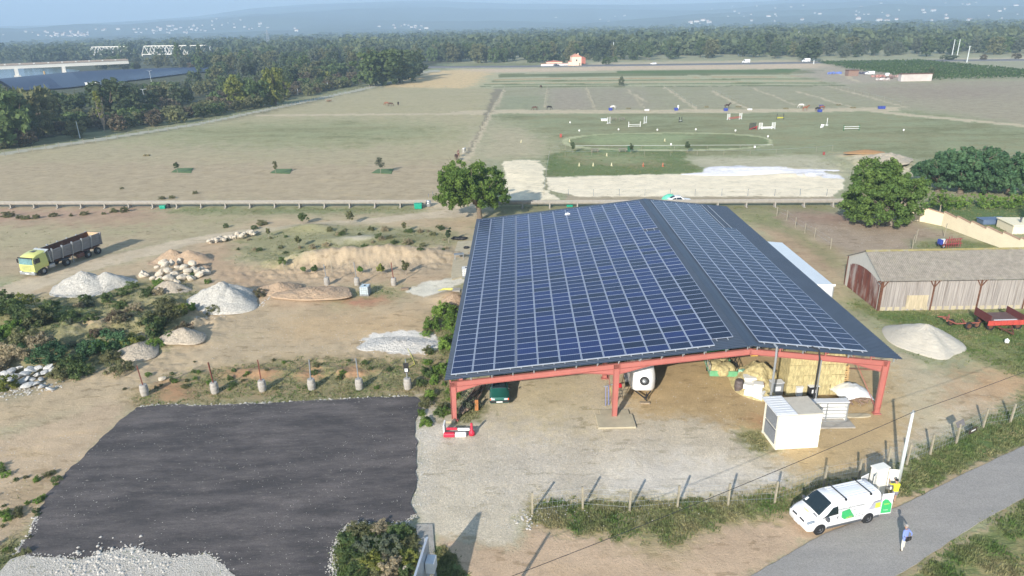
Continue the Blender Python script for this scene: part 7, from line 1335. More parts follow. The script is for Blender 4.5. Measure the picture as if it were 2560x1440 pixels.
# right hand lean-to of the solar barn
e = empty('white_shed', (31.2, 68.6, 0), -.0131, 'low shed with plain white roof sheets along the right side of the solar barn', 'shed'); mb = MB(); mb.add([(0, 0, 2.75), (2.9, 0, 2.45), (2.9, 15.4, 2.45), (0, 15.4, 2.75), (0, 0, 2.68), (2.9, 0, 2.38), (2.9, 15.4, 2.38), (0, 15.4, 2.68)], [(0, 1, 2, 3), (7, 6, 5, 4), (0, 4, 5, 1), (1, 5, 6, 2), (2, 6, 7, 3), (3, 7, 4, 0)]); mb.build('roof', mat('white_roof_sheet', S(226, 232, 236, .92), .4, var=.05, scale=.6), e); mb = MB(); mb.box((2.8, 7.7, 1.2), (.06, 15.2, 2.35)); mb.box((1.45, .1, 1.2), (2.8, .06, 2.35)); mb.build('wall', LG, e)
for yy_ in (0.0, 5, 10, 15.3): mb = MB(); mb.box((2.88, yy_+.05, 1.2), (.1, .1, 2.4)); mb.build('post', GALV, e)
mb = MB(); mb.box((1.45, -.08, 2.5), (3.1, .05, .24)); mb.build('fascia', WHITE, e)
# rusty trailers by the old barn
e = empty('flatbed_trailer', (*G(2516, 836), 0), .02, 'rusty flatbed farm trailer with red front board standing before the old barn', 'trailer'); RB = mat('red_rust_paint', S(206, 84, 74), .6, var=.2, scale=3, dirt=(.2, .09, .06, .62, .6)); BR = mat('brown_bed', S(116, 92, 88), .85, var=.2, scale=2, dirt=(.5, .46, .4, .68, .8))
mb = MB(); mb.box((.5, 1.9, .95), (3.6, 2.3, .12)); mb.build('bed', BR, e); mb = MB(); [mb.box((-1.2+k*.62, .72, .9), (.59, .06, .5)) for k in range(6)]; mb.build('front_board', RB, e); [MB().box((x_, 1.9, 1.25), (.07, 2.4, .8)).build('side_board', mat('dark_red', (.12, .03, .03), .8), e) for x_ in (-1.3, 1.9)]
for xx in (-.9, 1.8): wheel(e, xx, 1.1, .4, .22, RUST, 0); wheel(e, xx, 2.7, .4, .22, RUST, 0)
mb = MB(); mb.bar((-.4, .7, .5), (.1, -.7, .35), .12); mb.bar((.9, .7, .5), (.1, -.7, .35), .12); mb.box((.1, .2, .45), (1.0, .12, .12)); mb.build('drawbar', RUST, e); mb = MB(); mb.box((.4, .95, 1.05), (2.2, .35, .08)); mb.build('white_debris', WHITE, e)
mb = MB(); mb.lathe([(.14, 0), (.2, .15), (.19, .36), (.05, .45), (.05, .5)], n=14); o = mb.build('white_can', WHITE, None, True); o.location = (*G(2516, 858), 0); tag(o, 'round white can on the grass at the drawbar of the rusty trailer', 'can')
e = empty('plough_frame', (*G(2415, 822), 0), .05, 'rusty plough frame with old wheels in the tall grass beside the sand heap', 'farm implement'); mb = MB(); mb.bar((-1.1, 0, .6), (1.3, .05, .6), .1); mb.bar((-1.1, 0, .6), (-1.6, 1.3, .7), .1); mb.bar((-1.9, .3, .8), (-.9, 1.5, .9), .14); mb.bar((-.2, 0, .6), (.3, 1.2, .5), .1); mb.bar((-1.9, 1.7, .7), (-.9, 1.3, .7), .1); mb.build('frame', mat('rust_light', S(170, 100, 84), .85, var=.3), e); wheel(e, .1, -.15, .38, .16, RUST, 5); wheel(e, 1.1, .1, .36, .16, RUST, 5); wheel(e, -1.0, .9, .36, .14, RUST, 5)
# cream stepped wall
e = empty('boundary_wall', (*G(2262, 547), 0), 0, 'cream rendered boundary wall stepping down with tiled copings at the right', 'wall'); a = Vector((*G(2262, 547), 0)); mids = [G(2262, 547), G(2345, 561), G(2442, 598), G(2560, 640), G(2760, 705)]; CW = mat('cream_wall', S(240, 226, 196, .9), .85, var=.06, scale=.8, dirt=(.42, .36, .28, .7, .4)); TILE = mat('roof_tile', S(196, 158, 130), .9, var=.2, scale=4)
pts = line_posts([(2262, 547), (2345, 561), (2442, 598), (2560, 640), (2760, 705)], 2.7)
for i in range(len(pts)-1):
    p, q_ = Vector((*pts[i], 0))-a, Vector((*pts[i+1], 0))-a; d = (q_-p).normalized(); n_ = Vector((-d.y, d.x, 0))*.1; z0, z1 = 2.15, 1.85
    mb = MB(); mb.add([p-n_, q_-n_, q_+n_, p+n_, p-n_+Vector((0, 0, z0)), q_-n_+Vector((0, 0, z1)), q_+n_+Vector((0, 0, z1)), p+n_+Vector((0, 0, z0))], [(3, 2, 1, 0), (4, 5, 6, 7), (0, 1, 5, 4), (1, 2, 6, 5), (2, 3, 7, 6), (3, 0, 4, 7)]); mb.build('wall_panel', CW, e)
    mb = MB(); mb.bar(p+Vector((0, 0, z0+.03)), q_+Vector((0, 0, z1+.03)), .34, .07); mb.build('coping', TILE, e)
x, y = G(2435, 572); e = empty('pool_house', (x+4.5, y-3., -1.0), -.1, 'low flat roofed cream house beyond the stepped wall', 'house'); mb = MB(); mb.box((5, 2, 1.1), (12, 4., 2.2)); mb.build('wall', CW, e); mb = MB(); mb.box((5, 2, 2.25), (12.3, 4.3, .12)); mb.build('roof', mat('cream_flat_roof', S(244, 232, 200, .9), .9, var=.05), e); mb = MB(); mb.lathe([(.12, 2.3), (.12, 2.9), (.2, 2.92), (.2, 3.0)], (.6, 1.4, 0), 10); mb.build('flue', DGREY, e)
crate(2478, 558, (3.6, 1.6, .7), mat('slate_blue', S(110, 130, 160), .4), 'slate blue box with flat lid on the lawn beyond the cream wall', 'box', 'storage_box')
# sprayer and red implement
e = empty('field_sprayer', (*G(2352, 618), 0), .1, 'blue and white sprayer tank behind the old barn roof', 'sprayer'); e.scale = (.75,)*3; mb = MB(); mb.box((-.3, 0, 1.), (.5, 1., .9)); mb.build('blue_tank', BLUEP, e, bevel=.1); mb = MB(); mb.box((.35, 0, 1.), (.8, 1., .9)); mb.build('white_tank', WHITE, e, bevel=.12); [wheel(e, 0, s*.6, .4, .2, GALV, 0) for s in (-1, 1)]
e = empty('red_harrow', (*G(2382, 624), 0), .1, 'red spiky harrow standing right of the blue and white sprayer', 'farm implement'); RDH = mat('implement_red', S(186, 86, 88, .6), .5); mb = MB()
for k in range(7): mb.bar((-1.+.33*k, 0, .3), (-1.+.33*k, .2, 1.5+.3*sin(k)), .06); mb.bar((-1.+.33*k, .6, .3), (-.9+.33*k, .4, 1.3), .06)
mb.bar((-1.1, .1, .8), (1.2, .1, .8), .1); mb.bar((-1.1, .2, 1.4), (1.2, .2, 1.4), .08); mb.bar((-1.1, .6, .5), (1.2, .6, .5), .08); mb.build('frame', RDH, e)
# ------------------------------------------------------------------ far country: hills, river, bridges, solar field, farmhouse
PXs = [-1200, -400, 0, 160, 400, 500, 640, 780, 900, 1000, 1100, 1150, 1280, 1400, 1540, 1700, 1920, 2050, 2300, 2560, 3000, 4200]
PYs = [95, 76, 66, 62, 48, 40, 20, 10, 6, 2, 1, 4, 9, 9, 12, 9, 2, -8, -22, -36, -50, -70]
azh = np.radians(np.linspace(-62, 62, 420)); rh = np.concatenate([[2850], np.linspace(3000, 8200, 60), [9000, 10000]]); RT = 7200.
def ridge(a):
    x = RT*np.sin(a); y = RT*np.cos(a); px, y1 = PX(x, y, H); _, y2 = PX(x, y, H+100); return H+100*(y1-np.interp(px, PXs, PYs))/(y1-y2)
TOP = ridge(azh)
def HZ(a, r):
    t = np.clip((r-2900)/(RT-2900), 0, 1.4); top = np.interp(a, azh, TOP); x = r*np.sin(a); y = r*np.cos(a); n = vnoise(x, y, .0011, 5, 4)-.5; s = np.where(t <= 1, t**1.25, 1-(t-1)*1.2)
    sp = 1-abs(vnoise(x, y, .0007, 15, 3)-.5)*2
    return np.maximum(top*s+n*130*np.clip(t, 0, 1)*np.clip(1-t, 0, 1)*3.+(sp-.6)*90*np.clip(t*4, 0, 1)*np.clip(1-t, 0, 1)*1.6, -2*np.ones_like(t))
Ah, Rh = np.meshgrid(azh, rh); Zh = HZ(Ah, Rh); Zh[0] = -2; Zh[-1] = -20; n_, m_ = Ah.shape; ix = np.arange(n_*m_).reshape(n_, m_)
q = np.stack([ix[:-1, :-1], ix[1:, :-1], ix[1:, 1:], ix[:-1, 1:]], -1).reshape(-1, 4)[:, ::-1]
hm = mat('wooded_hills', (.045, .065, .034), .95, var=.35, scale=.004, dirt=(.17, .17, .1, .60, .6)); o = link('hills', mesh_np('hills', np.stack([Rh*np.sin(Ah), Rh*np.cos(Ah), Zh], -1).reshape(-1, 3), q, 4, True), hm); o['kind'] = 'structure'
def on_hill(px, py):
    a = math.atan((px-1280)*cos(PITCH)/F)
    for _ in range(2):
        r = np.linspace(2950, 7100, 240); z = HZ(np.full(240, a), r); X_, Y_ = PX(r*sin(a), r*cos(a), z); k = int(np.argmin(abs(Y_-py))); a += (px-X_[k])*cos(PITCH)/F
    return (r[k]*sin(a), r[k]*cos(a), z[k])
WALLH = mat('village_wall', (.62, .58, .53), .9, var=.05, scale=.1); TIL = mat('village_tile', (.42, .24, .17), .9, var=.1, scale=.1); hp_ = []
for w_, d, h in ((13, 9, 6), (20, 10, 7), (9, 9, 6)):
    mb = MB(); mb.box((0, 0, h/2-2), (w_, d, h+4)); mb.mi = 1; mb.xprism([(-d/2-.5, h-.1), (d/2+.5, h-.1), (0, h+2.2)], -w_/2-.5, w_/2+.5); me = bpy.data.meshes.new('hill_house'); me.from_pydata(mb.v, [], mb.f); me.materials.append(WALLH); me.materials.append(TIL); me.polygons.foreach_set('material_index', mb.m); me.update(); hp_.append(me)
rg = random.Random(77)
for (x0, x1, y0, y1, n, where) in [(95, 225, 80, 92, 34, 'in the dense village low on the left hills'), (380, 520, 62, 84, 36, 'in the second village below the left ridge'), (-60, 90, 72, 92, 12, 'scattered at the far left foot of the hills'), (225, 380, 72, 84, 10, 'between the two left villages'), (525, 800, 48, 78, 18, 'on the slope right of the two left villages'), (940, 1070, 60, 76, 12, 'in the hamlet low on the middle hills'), (1380, 1620, 22, 60, 6, 'alone on the wooded middle hills'), (1720, 1800, 52, 60, 10, 'in the small hamlet above the far woodland'), (1760, 1960, 14, 56, 18, 'on the slope at the start of the right hills'), (1960, 2600, 6, 56, 56, 'scattered over the right hand hillside')]:
    for k in range(n):
        p = on_hill(rg.uniform(x0, x1), rg.uniform(y0, y1)); o = bpy.data.objects.new('hill_house', hp_[rg.randrange(3)]); COL.objects.link(o); o.location = p; o.rotation_euler.z = rg.uniform(-.5, .5); o.scale = (rg.uniform(.45, .95),)*3; tag(o, 'tiny pale house with tiled roof '+where, 'house', 'tiny houses '+where)
# river and bridges
o = sheet('river', [G(*p) for p in [(-500, 240), (-500, 176), (0, 172), (150, 172), (200, 176), (190, 184), (120, 196), (0, 209), (-200, 226)]], .3, None, .3); wm = bpy.data.materials.new('river_water'); wm.use_nodes = True; pb = wm.node_tree.nodes['Principled BSDF']; pb.inputs['Base Color'].default_value = (.02, .04, .045, 1); pb.inputs['Roughness'].default_value = .12; o.data.materials.append(wm); o['kind'] = 'structure'
BRW = mat('bridge_concrete', S(232, 228, 218, .95), .8, var=.06, scale=.1); a = Vector((*G(45, 193), 0)); b = Vector((*G(163, 187), 0)); d = (b-a).normalized(); zb = HT(45, 193, 172); zt_ = HT(45, 193, 159.5); e = empty('road_bridge', a, atan2(d.y, d.x), 'long white concrete road bridge over the river at the left', 'bridge'); L_ = (b-a).length
mb = MB(); mb.box((-20, 4, (zb+zt_-1.1)/2), (190, 9, zt_-1.1-zb)); mb.build('girder', BRW, e); mb = MB(); mb.box((-20, -.7, zt_-.5), (190, .3, 1.1)); mb.box((-20, 8.7, zt_-.5), (190, .3, 1.1)); mb.build('parapet', mat('parapet', S(190, 172, 156), .8), e)
for x in (0, L_, -L_, -2*L_): mb = MB(); mb.box((x, 4, zb/2-.2), (2.2, 10, zb+.4)); mb.box((x, 4, .5), (4, 14, 1.2)); mb.build('pier', BRW, e)
for x in range(-105, 70, 9): mb = MB(); mb.box((x, -.9, zt_-.2), (1.2, .15, .8)); mb.build('bracket', BRW, e)
mb = MB(); mb.tube([(0, 0, 0), (0, 0, 4.5)], .6, 8); o = mb.build('river_marker', mat('marker_tan', S(214, 178, 120), .7)); o.location = (*G(114, 194), 0); tag(o, 'tan marker post standing in the river by the bridge', 'post')
def truss(p0, p1, py, yt, label):
    a = Vector((*G(p0, py), 0)); b = Vector((*G(p1, py), 0)); s_ = 1.18; a *= s_; b *= s_; d = b-a; L = d.length; sc_ = L/(p1-p0); e = empty('truss_bridge', a, atan2(d.y, d.x), label, 'bridge'); h = (py-yt)*sc_*.9; z0 = 2.2; n = max(2, int(round(L/(h*1.3)))); st_ = L/n
    def zt2(x): return z0+h
    for s in (0, 6):
        mb = MB(); mb.bar((0, s, z0), (L, s, z0), .8, .9); mb.bar((st_*.5, s, z0+h), (L-st_*.5, s, z0+h), .7, .8); mb.build('chord', BRW, e); mb = MB()
        for k in range(n): mb.bar((k*st_, s, z0), ((k+.5)*st_, s, z0+h), .6); mb.bar(((k+.5)*st_, s, z0+h), ((k+1)*st_, s, z0), .6)
        mb.build('diagonal', BRW, e)
    mb = MB(); mb.box((L/2, 3, z0-.2), (L, 5.4, .5)); mb.build('deck', GALV, e); mb = MB(); [mb.box((k*L/2, 3, z0/2-.8), (1.5, 6, z0+1)) for k in range(3)]; mb.build('pier', BRW, e)
truss(228, 322, 153, 138, 'white steel truss railway bridge, left span behind the road bridge'); truss(358, 530, 151, 135, 'white steel truss railway bridge, long right span behind the poplars')
# solar field
SF = mat('solar_field_blue', (.022, .034, .075), .3, var=.08, scale=.05); xu, yu = [0, 5, 200, 375, 545], [207.5, 207, 187, 180, 175]; xl, yl = [0, 32, 90, 140, 217, 337, 465, 545], [231, 230, 226, 225, 216, 202, 185.5, 179]
for k in range(11):
    f = k/10; pts = []; x = 4+30*f
    while x < 548: pts.append(G(x, np.interp(x, xu, yu)*(1-f)+np.interp(x, xl, yl)*f)); x += 30
    vs = []; fs = []
    for i, (a_, b_) in enumerate(pts):
        q_ = pts[min(i+1, len(pts)-1)]; p_ = pts[max(i-1, 0)]; dx, dy = q_[0]-p_[0], q_[1]-p_[1]; l = hypot(dx, dy); nx, ny = -dy/l, dx/l; nx, ny = (nx, ny) if ny > 0 else (-nx, -ny)
        wd_ = 2.6; vs += [(a_-nx*wd_, b_-ny*wd_, .9), (a_+nx*wd_, b_+ny*wd_, 2.5), (a_-nx*wd_, b_-ny*wd_, .7), (a_+nx*wd_, b_+ny*wd_, 0)]
    for i in range(len(pts)-1): j = 4*i; fs += [(j, j+4, j+5, j+1), (j+2, j+3, j+7, j+6), (j, j+2, j+6, j+4), (j+1, j+5, j+7, j+3)]
    mb = MB(); mb.add(vs, fs); tag(mb.build('solar_table', SF), '%s row of the dark blue solar field before the river' % ['farthest', 'second farthest', 'third farthest', 'fourth farthest', 'fifth farthest', 'middle', 'fifth nearest', 'fourth nearest', 'third nearest', 'second nearest', 'nearest'][k], 'solar row', 'rows of the solar field before the river')
def hut(name, px, py, w_, d, h, wall, roof, label, cat='building', rz=0., pitch=0., win=0, z=0., sc_=1.):
    x, y = G(px, py); e = empty(name, (x*sc_, y*sc_, z), rz, label, cat); mb = MB(); mb.box((0, d/2, h/2), (w_, d, h)); mb.build('wall', wall, e); mb = MB()
    if pitch: mb.add([(-w_/2-.3, -.3, h), (w_/2+.3, -.3, h), (w_/2+.3, d+.3, h), (-w_/2-.3, d+.3, h), (0, -.3, h+pitch), (0, d+.3, h+pitch)], [(0, 4, 5, 3), (1, 2, 5, 4), (0, 1, 4), (3, 5, 2), (3, 2, 1, 0)])
    else: mb.box((0, d/2, h+.12), (w_+.5, d+.5, .25))
    mb.build('roof', roof, e)
    for k in range(win): mb = MB(); mb.box(((k-(win-1)/2)*w_/max(win, 1)*.6, -.02, h*.62), (.9, .08, 1.2)); mb.build('window', GLASS, e)
    return e
PINK = mat('pink_render', S(244, 214, 190, .95), .85, var=.04); TR = mat('red_tile', S(196, 120, 100), .9, var=.15)
h1 = hut('farmhouse', 1441.5, 165, 6.8, 8.5, 6.2, PINK, mat('pink_tile', S(226, 160, 134), .9), 'tall pink farmhouse with a gable beside the far road', 'house', .06, 1.9, 1); mb = MB(); mb.box((1.2, 2., 7.8), (.7, .7, 1.6)); mb.build('chimney', PINK, h1); mb = MB(); mb.box((2.2, -.03, 1.1), (1, .08, 2.1)); mb.build('door', WOODM, h1)
hut('house_annex', 1457, 160, 4, 5, 4.2, TR, TR, 'small reddish annex at the right side of the pink farmhouse', 'annex', .06, 1.); hut('long_barn', 1386, 163, 11.5, 5, 2.3, PINK, TR, 'low long building with red tiled roof left of the pink farmhouse', 'outbuilding', .05, .9); hut('garden_wall', 1389, 165.2, 21, .4, 1.6, WHITE, TR, 'long white garden wall with tiled ends in front of the far farmhouse', 'wall', .06); hut('leaning_store', 1427, 165, 3., 4., 3., PINK, TR, 'lean-to store between the garden wall and the pink farmhouse', 'outbuilding', .06, .6)
hut('white_cabin', 231, 218, 7, 4, 2.4, WHITE, WHITE, 'small white cabin at the near edge of the solar field', 'cabin', .1)
GH = mat('greenhouse_pale', S(226, 222, 206, .95), .6, var=.06, scale=.05)
for x0_, x1_, py, l in [(2122, 2163, 104, 'first'), (2210, 2262, 101, 'second'), (2290, 2376, 100, 'third'), (2408, 2464, 97, 'fourth'), (2552, 2640, 95, 'last')]:
    wpx = x1_-x0_; dd = hypot(*G((x0_+x1_)/2, py)); hut('greenhouse', (x0_+x1_)/2, py, wpx*dd/F*.97, 14, 7., GH, GH, '%s of the long pale greenhouses behind the right tree belt, counted from the left' % l, 'greenhouse', -.25)
hut('warehouse', 1676, 112, 30, 12, 8., GH, GALV, 'pale flat warehouse showing between the trees of the far line', 'warehouse', -.1)
# vineyard
def vineyard():
    rg = np.random.RandomState(2); pg = [G(*p) for p in [(2045, 157.5), (2300, 153.5), (2560, 178), (2900, 205), (2900, 208), (2560, 196), (2320, 201), (2120, 173)]]; a = np.array(pg[7]); b = np.array(pg[6]); d = (b-a)/np.hypot(*(b-a)); n = np.array([-d[1], d[0]]); P_ = []
    for i in range(0, 110):
        o_ = a+n*(i*2.6-20); t = np.arange(-160, 330, 1.5); q_ = o_[None]+d[None]*t[:, None]+rg.normal(0, .18, (len(t), 2)); k = inpoly(q_[:, 0], q_[:, 1], pg); P_.append(q_[k])
    P_ = np.concatenate(P_); pts = np.stack([P_[:, 0], P_[:, 1], np.full(len(P_), .95)+rg.uniform(-.25, .35, len(P_))], 1); q_ = crown_np(3, (1, 1, 1), 0, 0, 7, .42, .75, pts=pts); o = link('vineyard', mesh_np('vineyard', q_, np.arange(len(q_)), 4), leafmat('vine_leaves', (.075, .135, .04), (.11, .18, .055), .3, .08)); o['kind'] = 'stuff'
vineyard()
# scrapyard
rs_ = hut('rusty_shelter', 2133, 190, 5.2, 4, 2.7, mat('rust_wall', S(176, 144, 128, .6), .9, var=.3), RUST, 'open shelter with dark flat roof at the edge of the vineyard', 'shelter', .0); hut('cargo_container', 2290, 203, 14, 3, 3.2, mat('pale_container', S(216, 206, 200), .6, var=.2, scale=.3, dirt=(.4, .2, .16, .6, .6)), RUST, 'long pale container with rusty ends beside the lone conical tree', 'container', -.05)
rg = random.Random(12)
for k, (px, py, c, lab) in enumerate([(2155, 185, S(90, 90, 110), 'dark machine heap right of the rusty shelter'), (2195, 193, S(190, 140, 130), 'reddish scrap heap in the middle of the scrap yard'), (2215, 197, S(120, 96, 88), 'brown scrap heap near the scrap yard front'), (2240, 193, S(180, 150, 140), 'mixed scrap heap left of the pale container'), (2205, 201, S(214, 206, 200), 'row of pale scrap along the scrap yard front'), (2085, 185, S(120, 140, 210), 'blue and white crates on the grass left of the rusty shelter')]):
    mb = MB(); [mb.box((rg.uniform(-3.2, 3.2), rg.uniform(-1.5, 1.5), .5), (rg.uniform(.5, 1.8), rg.uniform(.5, 1.5), rg.uniform(.5, 1.4)), rz=rg.uniform(0, 3), rx=rg.uniform(-.3, .3)) for _ in range(14)]; o = mb.build('scrap_heap', mat('scrap%d' % k, c, .8, var=.5, scale=.8)); o.location = (*G(px, py), 0); tag(o, lab, 'scrap heap')
mb = MB(); mb.lathe([(1, 0), (1.1, .4), (1.1, 1.2), (.9, 1.5), (.1, 1.6)], n=14); o = mb.build('round_tank', WHITE, None, True); o.location = (*G(2218, 190), 0); tag(o, 'round white tank in the scrap yard', 'tank')
# poles
PW_ = MATS['pole_white']
def pole(px, yb, yt, label, r=.2, arm=0, name='utility_pole', cat='pole', grp=None):
    x, y = G(px, yb); h = HT(px, yb, yt); e = empty(name, (x, y, 0), 0, label, cat, grp); mb = MB(); mb.tube([(0, 0, -.2), (0, 0, h)], [r*1.2, r*.8], 6); mb.build('shaft', PW_, e)
    if arm: mb = MB(); mb.bar((-arm, 0, h-.1), (arm, 0, h-.1), r*.8); mb.build('crossarm', PW_, e)
    return e
for px, yb, yt, lab in [(172, 140, 122, 'left'), (190, 140, 121, 'right')]: pole(px, yb, yt, '%s one of two pale poles rising from the woods left of the truss bridge' % lab, .35, 0)
for i, (px, yb, yt) in enumerate([(309, 145, 119), (323, 145, 120), (417, 143, 118), (431, 143, 119), (528, 142, 117), (597, 140, 119), (928, 136, 109), (935, 136, 111), (1230, 132, 109), (1236, 132, 109), (1380, 145, 106), (1533, 140, 105), (1687, 136, 104), (1691, 136, 104), (1846, 140, 102), (1993, 118, 78)]): pole(px, yb, yt, 'pale railway mast among the trees of the far woodland', .38, 0, 'railway_mast', 'mast', 'railway masts in the far woodland')
for px, yb, yt, lab in [(2380, 138, 98, 'left one of two tall white posts above the right tree belt'), (2393, 138, 98, 'right one of two tall white posts above the right tree belt'), (2417, 156, 115, 'white post with a lamp beside the far road at right'), (2034, 160, 150, 'short white post on the far road right of the big oak')]: pole(px, yb, yt, lab, .3, .8 if px == 2417 else 0)
for px, yb, yt, lab in [(200, 345, 304, 'white post in the scrub left of the bare poplar'), (380, 304, 277, 'white post in the scrub right of the bare poplar'), (528, 283, 254, 'white post in the scrub below the yellow tree'), (745, 236, 222, 'short white post in the scrub beyond the yellow tree'), (820, 226, 206, 'wooden post with wires near the tree clump'), (652, 265, 240, 'grey post at the foot of the tall yellow green tree'), (807, 195, 172, 'wooden pole with a crossarm right of the yellow tree')]: pole(px, yb, yt, lab, .12, .5 if px == 807 else 0)
for px, yb, yt, lab in [(366, 272, 223, 'tall double armed street lamp in the scrub right of the bare poplar'), (379, 207, 177, 'street lamp at the near edge of the solar field')]:
    e = pole(px, yb, yt, lab, .1, 0, 'street_lamp', 'street lamp'); h = HT(px, yb, yt); mb = MB(); [mb.tube([(0, 0, h-.3), (s*.5, 0, h), (s*1.3, 0, h+.1)], .06, 5) for s in (-1, 1)]; mb.build('arm', PW_, e)
    for s in (-1, 1): mb = MB(); mb.box((s*1.4, 0, h+.08), (.5, .2, .1)); mb.build('lamp_head', PW_, e)
x, y = G(672, 116); h = HT(672, 116, 75); e = empty('lattice_pylon', (x, y, 0), .4, 'grey lattice electricity pylon rising above the left far woodland', 'pylon'); mb = MB()
for sx in (-1, 1):
    for sy in (-1, 1): mb.bar((sx*3, sy*3, 0), (sx*.5, sy*.5, h), .5)
for k in range(7):
    z0, z1 = h*k/7, h*(k+1)/7; w0, w1 = 3-2.5*k/7, 3-2.5*(k+1)/7
    for s in (-1, 1): mb.bar((-w0, s*w0, z0), (w1, s*w1, z1), .3); mb.bar((w0, s*w0, z0), (-w1, s*w1, z1), .3)
mb.build('lattice', GALV, e)
for z_, l in ((.8, 5), (.93, 3.5)): mb = MB(); mb.bar((-l, 0, h*z_), (l, 0, h*z_), .45); mb.build('crossarm', GALV, e)
# ------------------------------------------------------------------ horses and riding field
def horse_mesh(pose):
    V = []; E = []; R = []
    def ad(p, r, par=None):
        V.append(p); R.append(r)
        if par is not None: E.append((par, len(V)-1))
        return len(V)-1
    b0 = ad((0, 0, 1.18), (.26, .30)); b1 = ad((.42, 0, 1.16), (.26, .31), b0); b2 = ad((.66, 0, 1.2), (.21, .27), b1); r1 = ad((-.4, 0, 1.24), (.27, .28), b0); r2 = ad((-.68, 0, 1.2), (.17, .2), r1)
    if pose == 0: n1 = ad((.92, 0, 1.08), (.12, .18), b2); n2 = ad((1.15, 0, .72), (.085, .12), n1); hd_ = ad((1.24, 0, .46), (.08, .11), n2); mz = ad((1.3, 0, .12), (.05, .06), hd_)
    else: n1 = ad((.9, 0, 1.45), (.12, .18), b2); n2 = ad((1.1, 0, 1.72), (.085, .12), n1); hd_ = ad((1.25, 0, 1.78), (.08, .11), n2); mz = ad((1.55, 0, 1.58), (.05, .06), hd_)
    for s in (-1, 1):
        e = ad((hd_ and V[hd_][0]-.04, s*.06, V[hd_][2]+.17), .022, hd_)
        k = ad((.60, s*.13, .88), (.085, .1), b2); k = ad((.60+.03*s, s*.13, .5), .052, k); k = ad((.58+.05*s, s*.13, .16), .035, k); ad((.62+.05*s, s*.13, .04), .055, k)
        k = ad((-.52, s*.14, .95), (.11, .15), r1); k = ad((-.46-.04*s, s*.14, .72), .075, k); k = ad((-.66-.05*s, s*.14, .5), .05, k); k = ad((-.60-.05*s, s*.14, .16), .035, k); ad((-.57-.05*s, s*.14, .04), .055, k)
    return V, E, R
def mk(pose):
    V, E, R = horse_mesh(pose); o = skin_mesh('body', V, E, R, mat('tmp_coat', (.2, .1, .05), .6), None, 1); me = o.data; bpy.data.objects.remove(o)
    t = MB(); t.tube([(-.78, 0, 1.3), (-.95, 0, 1.1), (-.93, 0, .55)], [.05, .09, .03], 6); m = MB()
    if pose == 0: m.tube([(.6, 0, 1.5), (.95, 0, 1.27), (1.2, 0, .78)], [.03, .05, .03], 5)
    else: m.tube([(.62, 0, 1.5), (.85, 0, 1.68), (1.1, 0, 1.9)], [.03, .05, .03], 5)
    out = []
    for q in (t, m): a = bpy.data.meshes.new('hair'); a.from_pydata(q.v, [], q.f); a.update(); a.materials.append(MATS['tmp_coat']); out.append(a)
    return me, out
HM = [mk(0), mk(1)]
COATS = {'brown': ((.10, .045, .022), (.02, .015, .012)), 'black': ((.018, .014, .014), (.01, .01, .01)), 'chestnut': ((.26, .095, .04), (.2, .08, .04)), 'white': ((.72, .68, .62), (.6, .56, .5)), 'dark': ((.05, .022, .014), (.012, .01, .01)), 'pinto': ((.17, .06, .04), (.55, .5, .45))}
def horse(px, py, coat, pose, rz, label, sc_=1.):
    x, y = G(px, py); e = empty('horse', (x, y, tz(x, y)), rz, label, 'horse'); e.scale = (sc_,)*3; c, t = COATS[coat]; me, hs_ = HM[pose]; M1 = mat('coat_'+coat, c, .6, var=.12, dirt=(.7, .66, .6, .5, 1.) if coat == 'pinto' else None, scale=1.2); M2 = mat('mane_'+coat, t, .8)
    for nme, m_, mt in (('body', me, M1), ('tail', hs_[0], M2), ('mane', hs_[1], M2)):
        o = bpy.data.objects.new(nme, m_); COL.objects.link(o); o.parent = e; o.material_slots[0].link = 'OBJECT'; o.material_slots[0].material = mt
for a in [(968, 264, 'chestnut', 0, pi, 'reddish brown horse grazing in the big left field, left of its neighbour'), (976, 266, 'brown', 0, .2, 'brown horse grazing in the big left field beside the reddish one'), (996, 264, 'dark', 0, pi/2, 'dark horse seen end on, rightmost of three in the big left field'),
        (1338, 276, 'brown', 0, pi, 'brown horse grazing beside the cross track at the first far paddock'), (1372, 275, 'black', 0, 0.1, 'black horse grazing beside the cross track near the brown one'), (1533, 274, 'white', 0, pi+.2, 'white horse eating from a blue tub on the cross track'),
        (1817, 271, 'dark', 1, 0.05, 'dark brown horse standing behind a blue tub with its head up'), (2004, 270, 'white', 0, pi-.4, 'white horse half hidden behind the chestnut horse at right'), (2012, 277, 'chestnut', 1, .0, 'chestnut horse standing on the cross track at right'), (2043, 279, 'black', 0, .3, 'black horse bending over the nearer blue tub at right'), (2055, 275, 'chestnut', 0, pi+.2, 'chestnut horse between the two right blue tubs'),
        (1146, 392, 'pinto', 1, -1.4, 'brown and white horse coming down the track behind the walnut tree'), (1141, 401, 'dark', 0, -1.2, 'dark horse nearest the walnut tree on the track'), (1160, 384, 'white', 0, 1.2, 'white horse grazing on the track behind the walnut tree'), (1352, 221, 'brown', 0, 1., 'small brown horse far off at the edge of the crop strips')]: horse(*a)
def tub(px, py, label, d=(1.2, 1.2, .8), m=None): crate(px, py, d, m or BLUEP, label, 'tub', 'feed_tub')
for px, py, lab in [(1526, 276, 'blue feed tub in front of the white horse on the cross track'), (1690, 276, 'blue feed tub alone in the middle of the cross track'), (1814, 277, 'blue feed tub in front of the dark brown horse'), (2053, 269, 'farther blue tub of the pair by the black horse'), (2049, 280, 'nearer blue tub of the pair by the black horse'), (2200, 272, 'left one of the two blue tubs at the right end of the track'), (2207, 272, 'right one of the two blue tubs at the right end of the track')]: tub(px, py, lab)
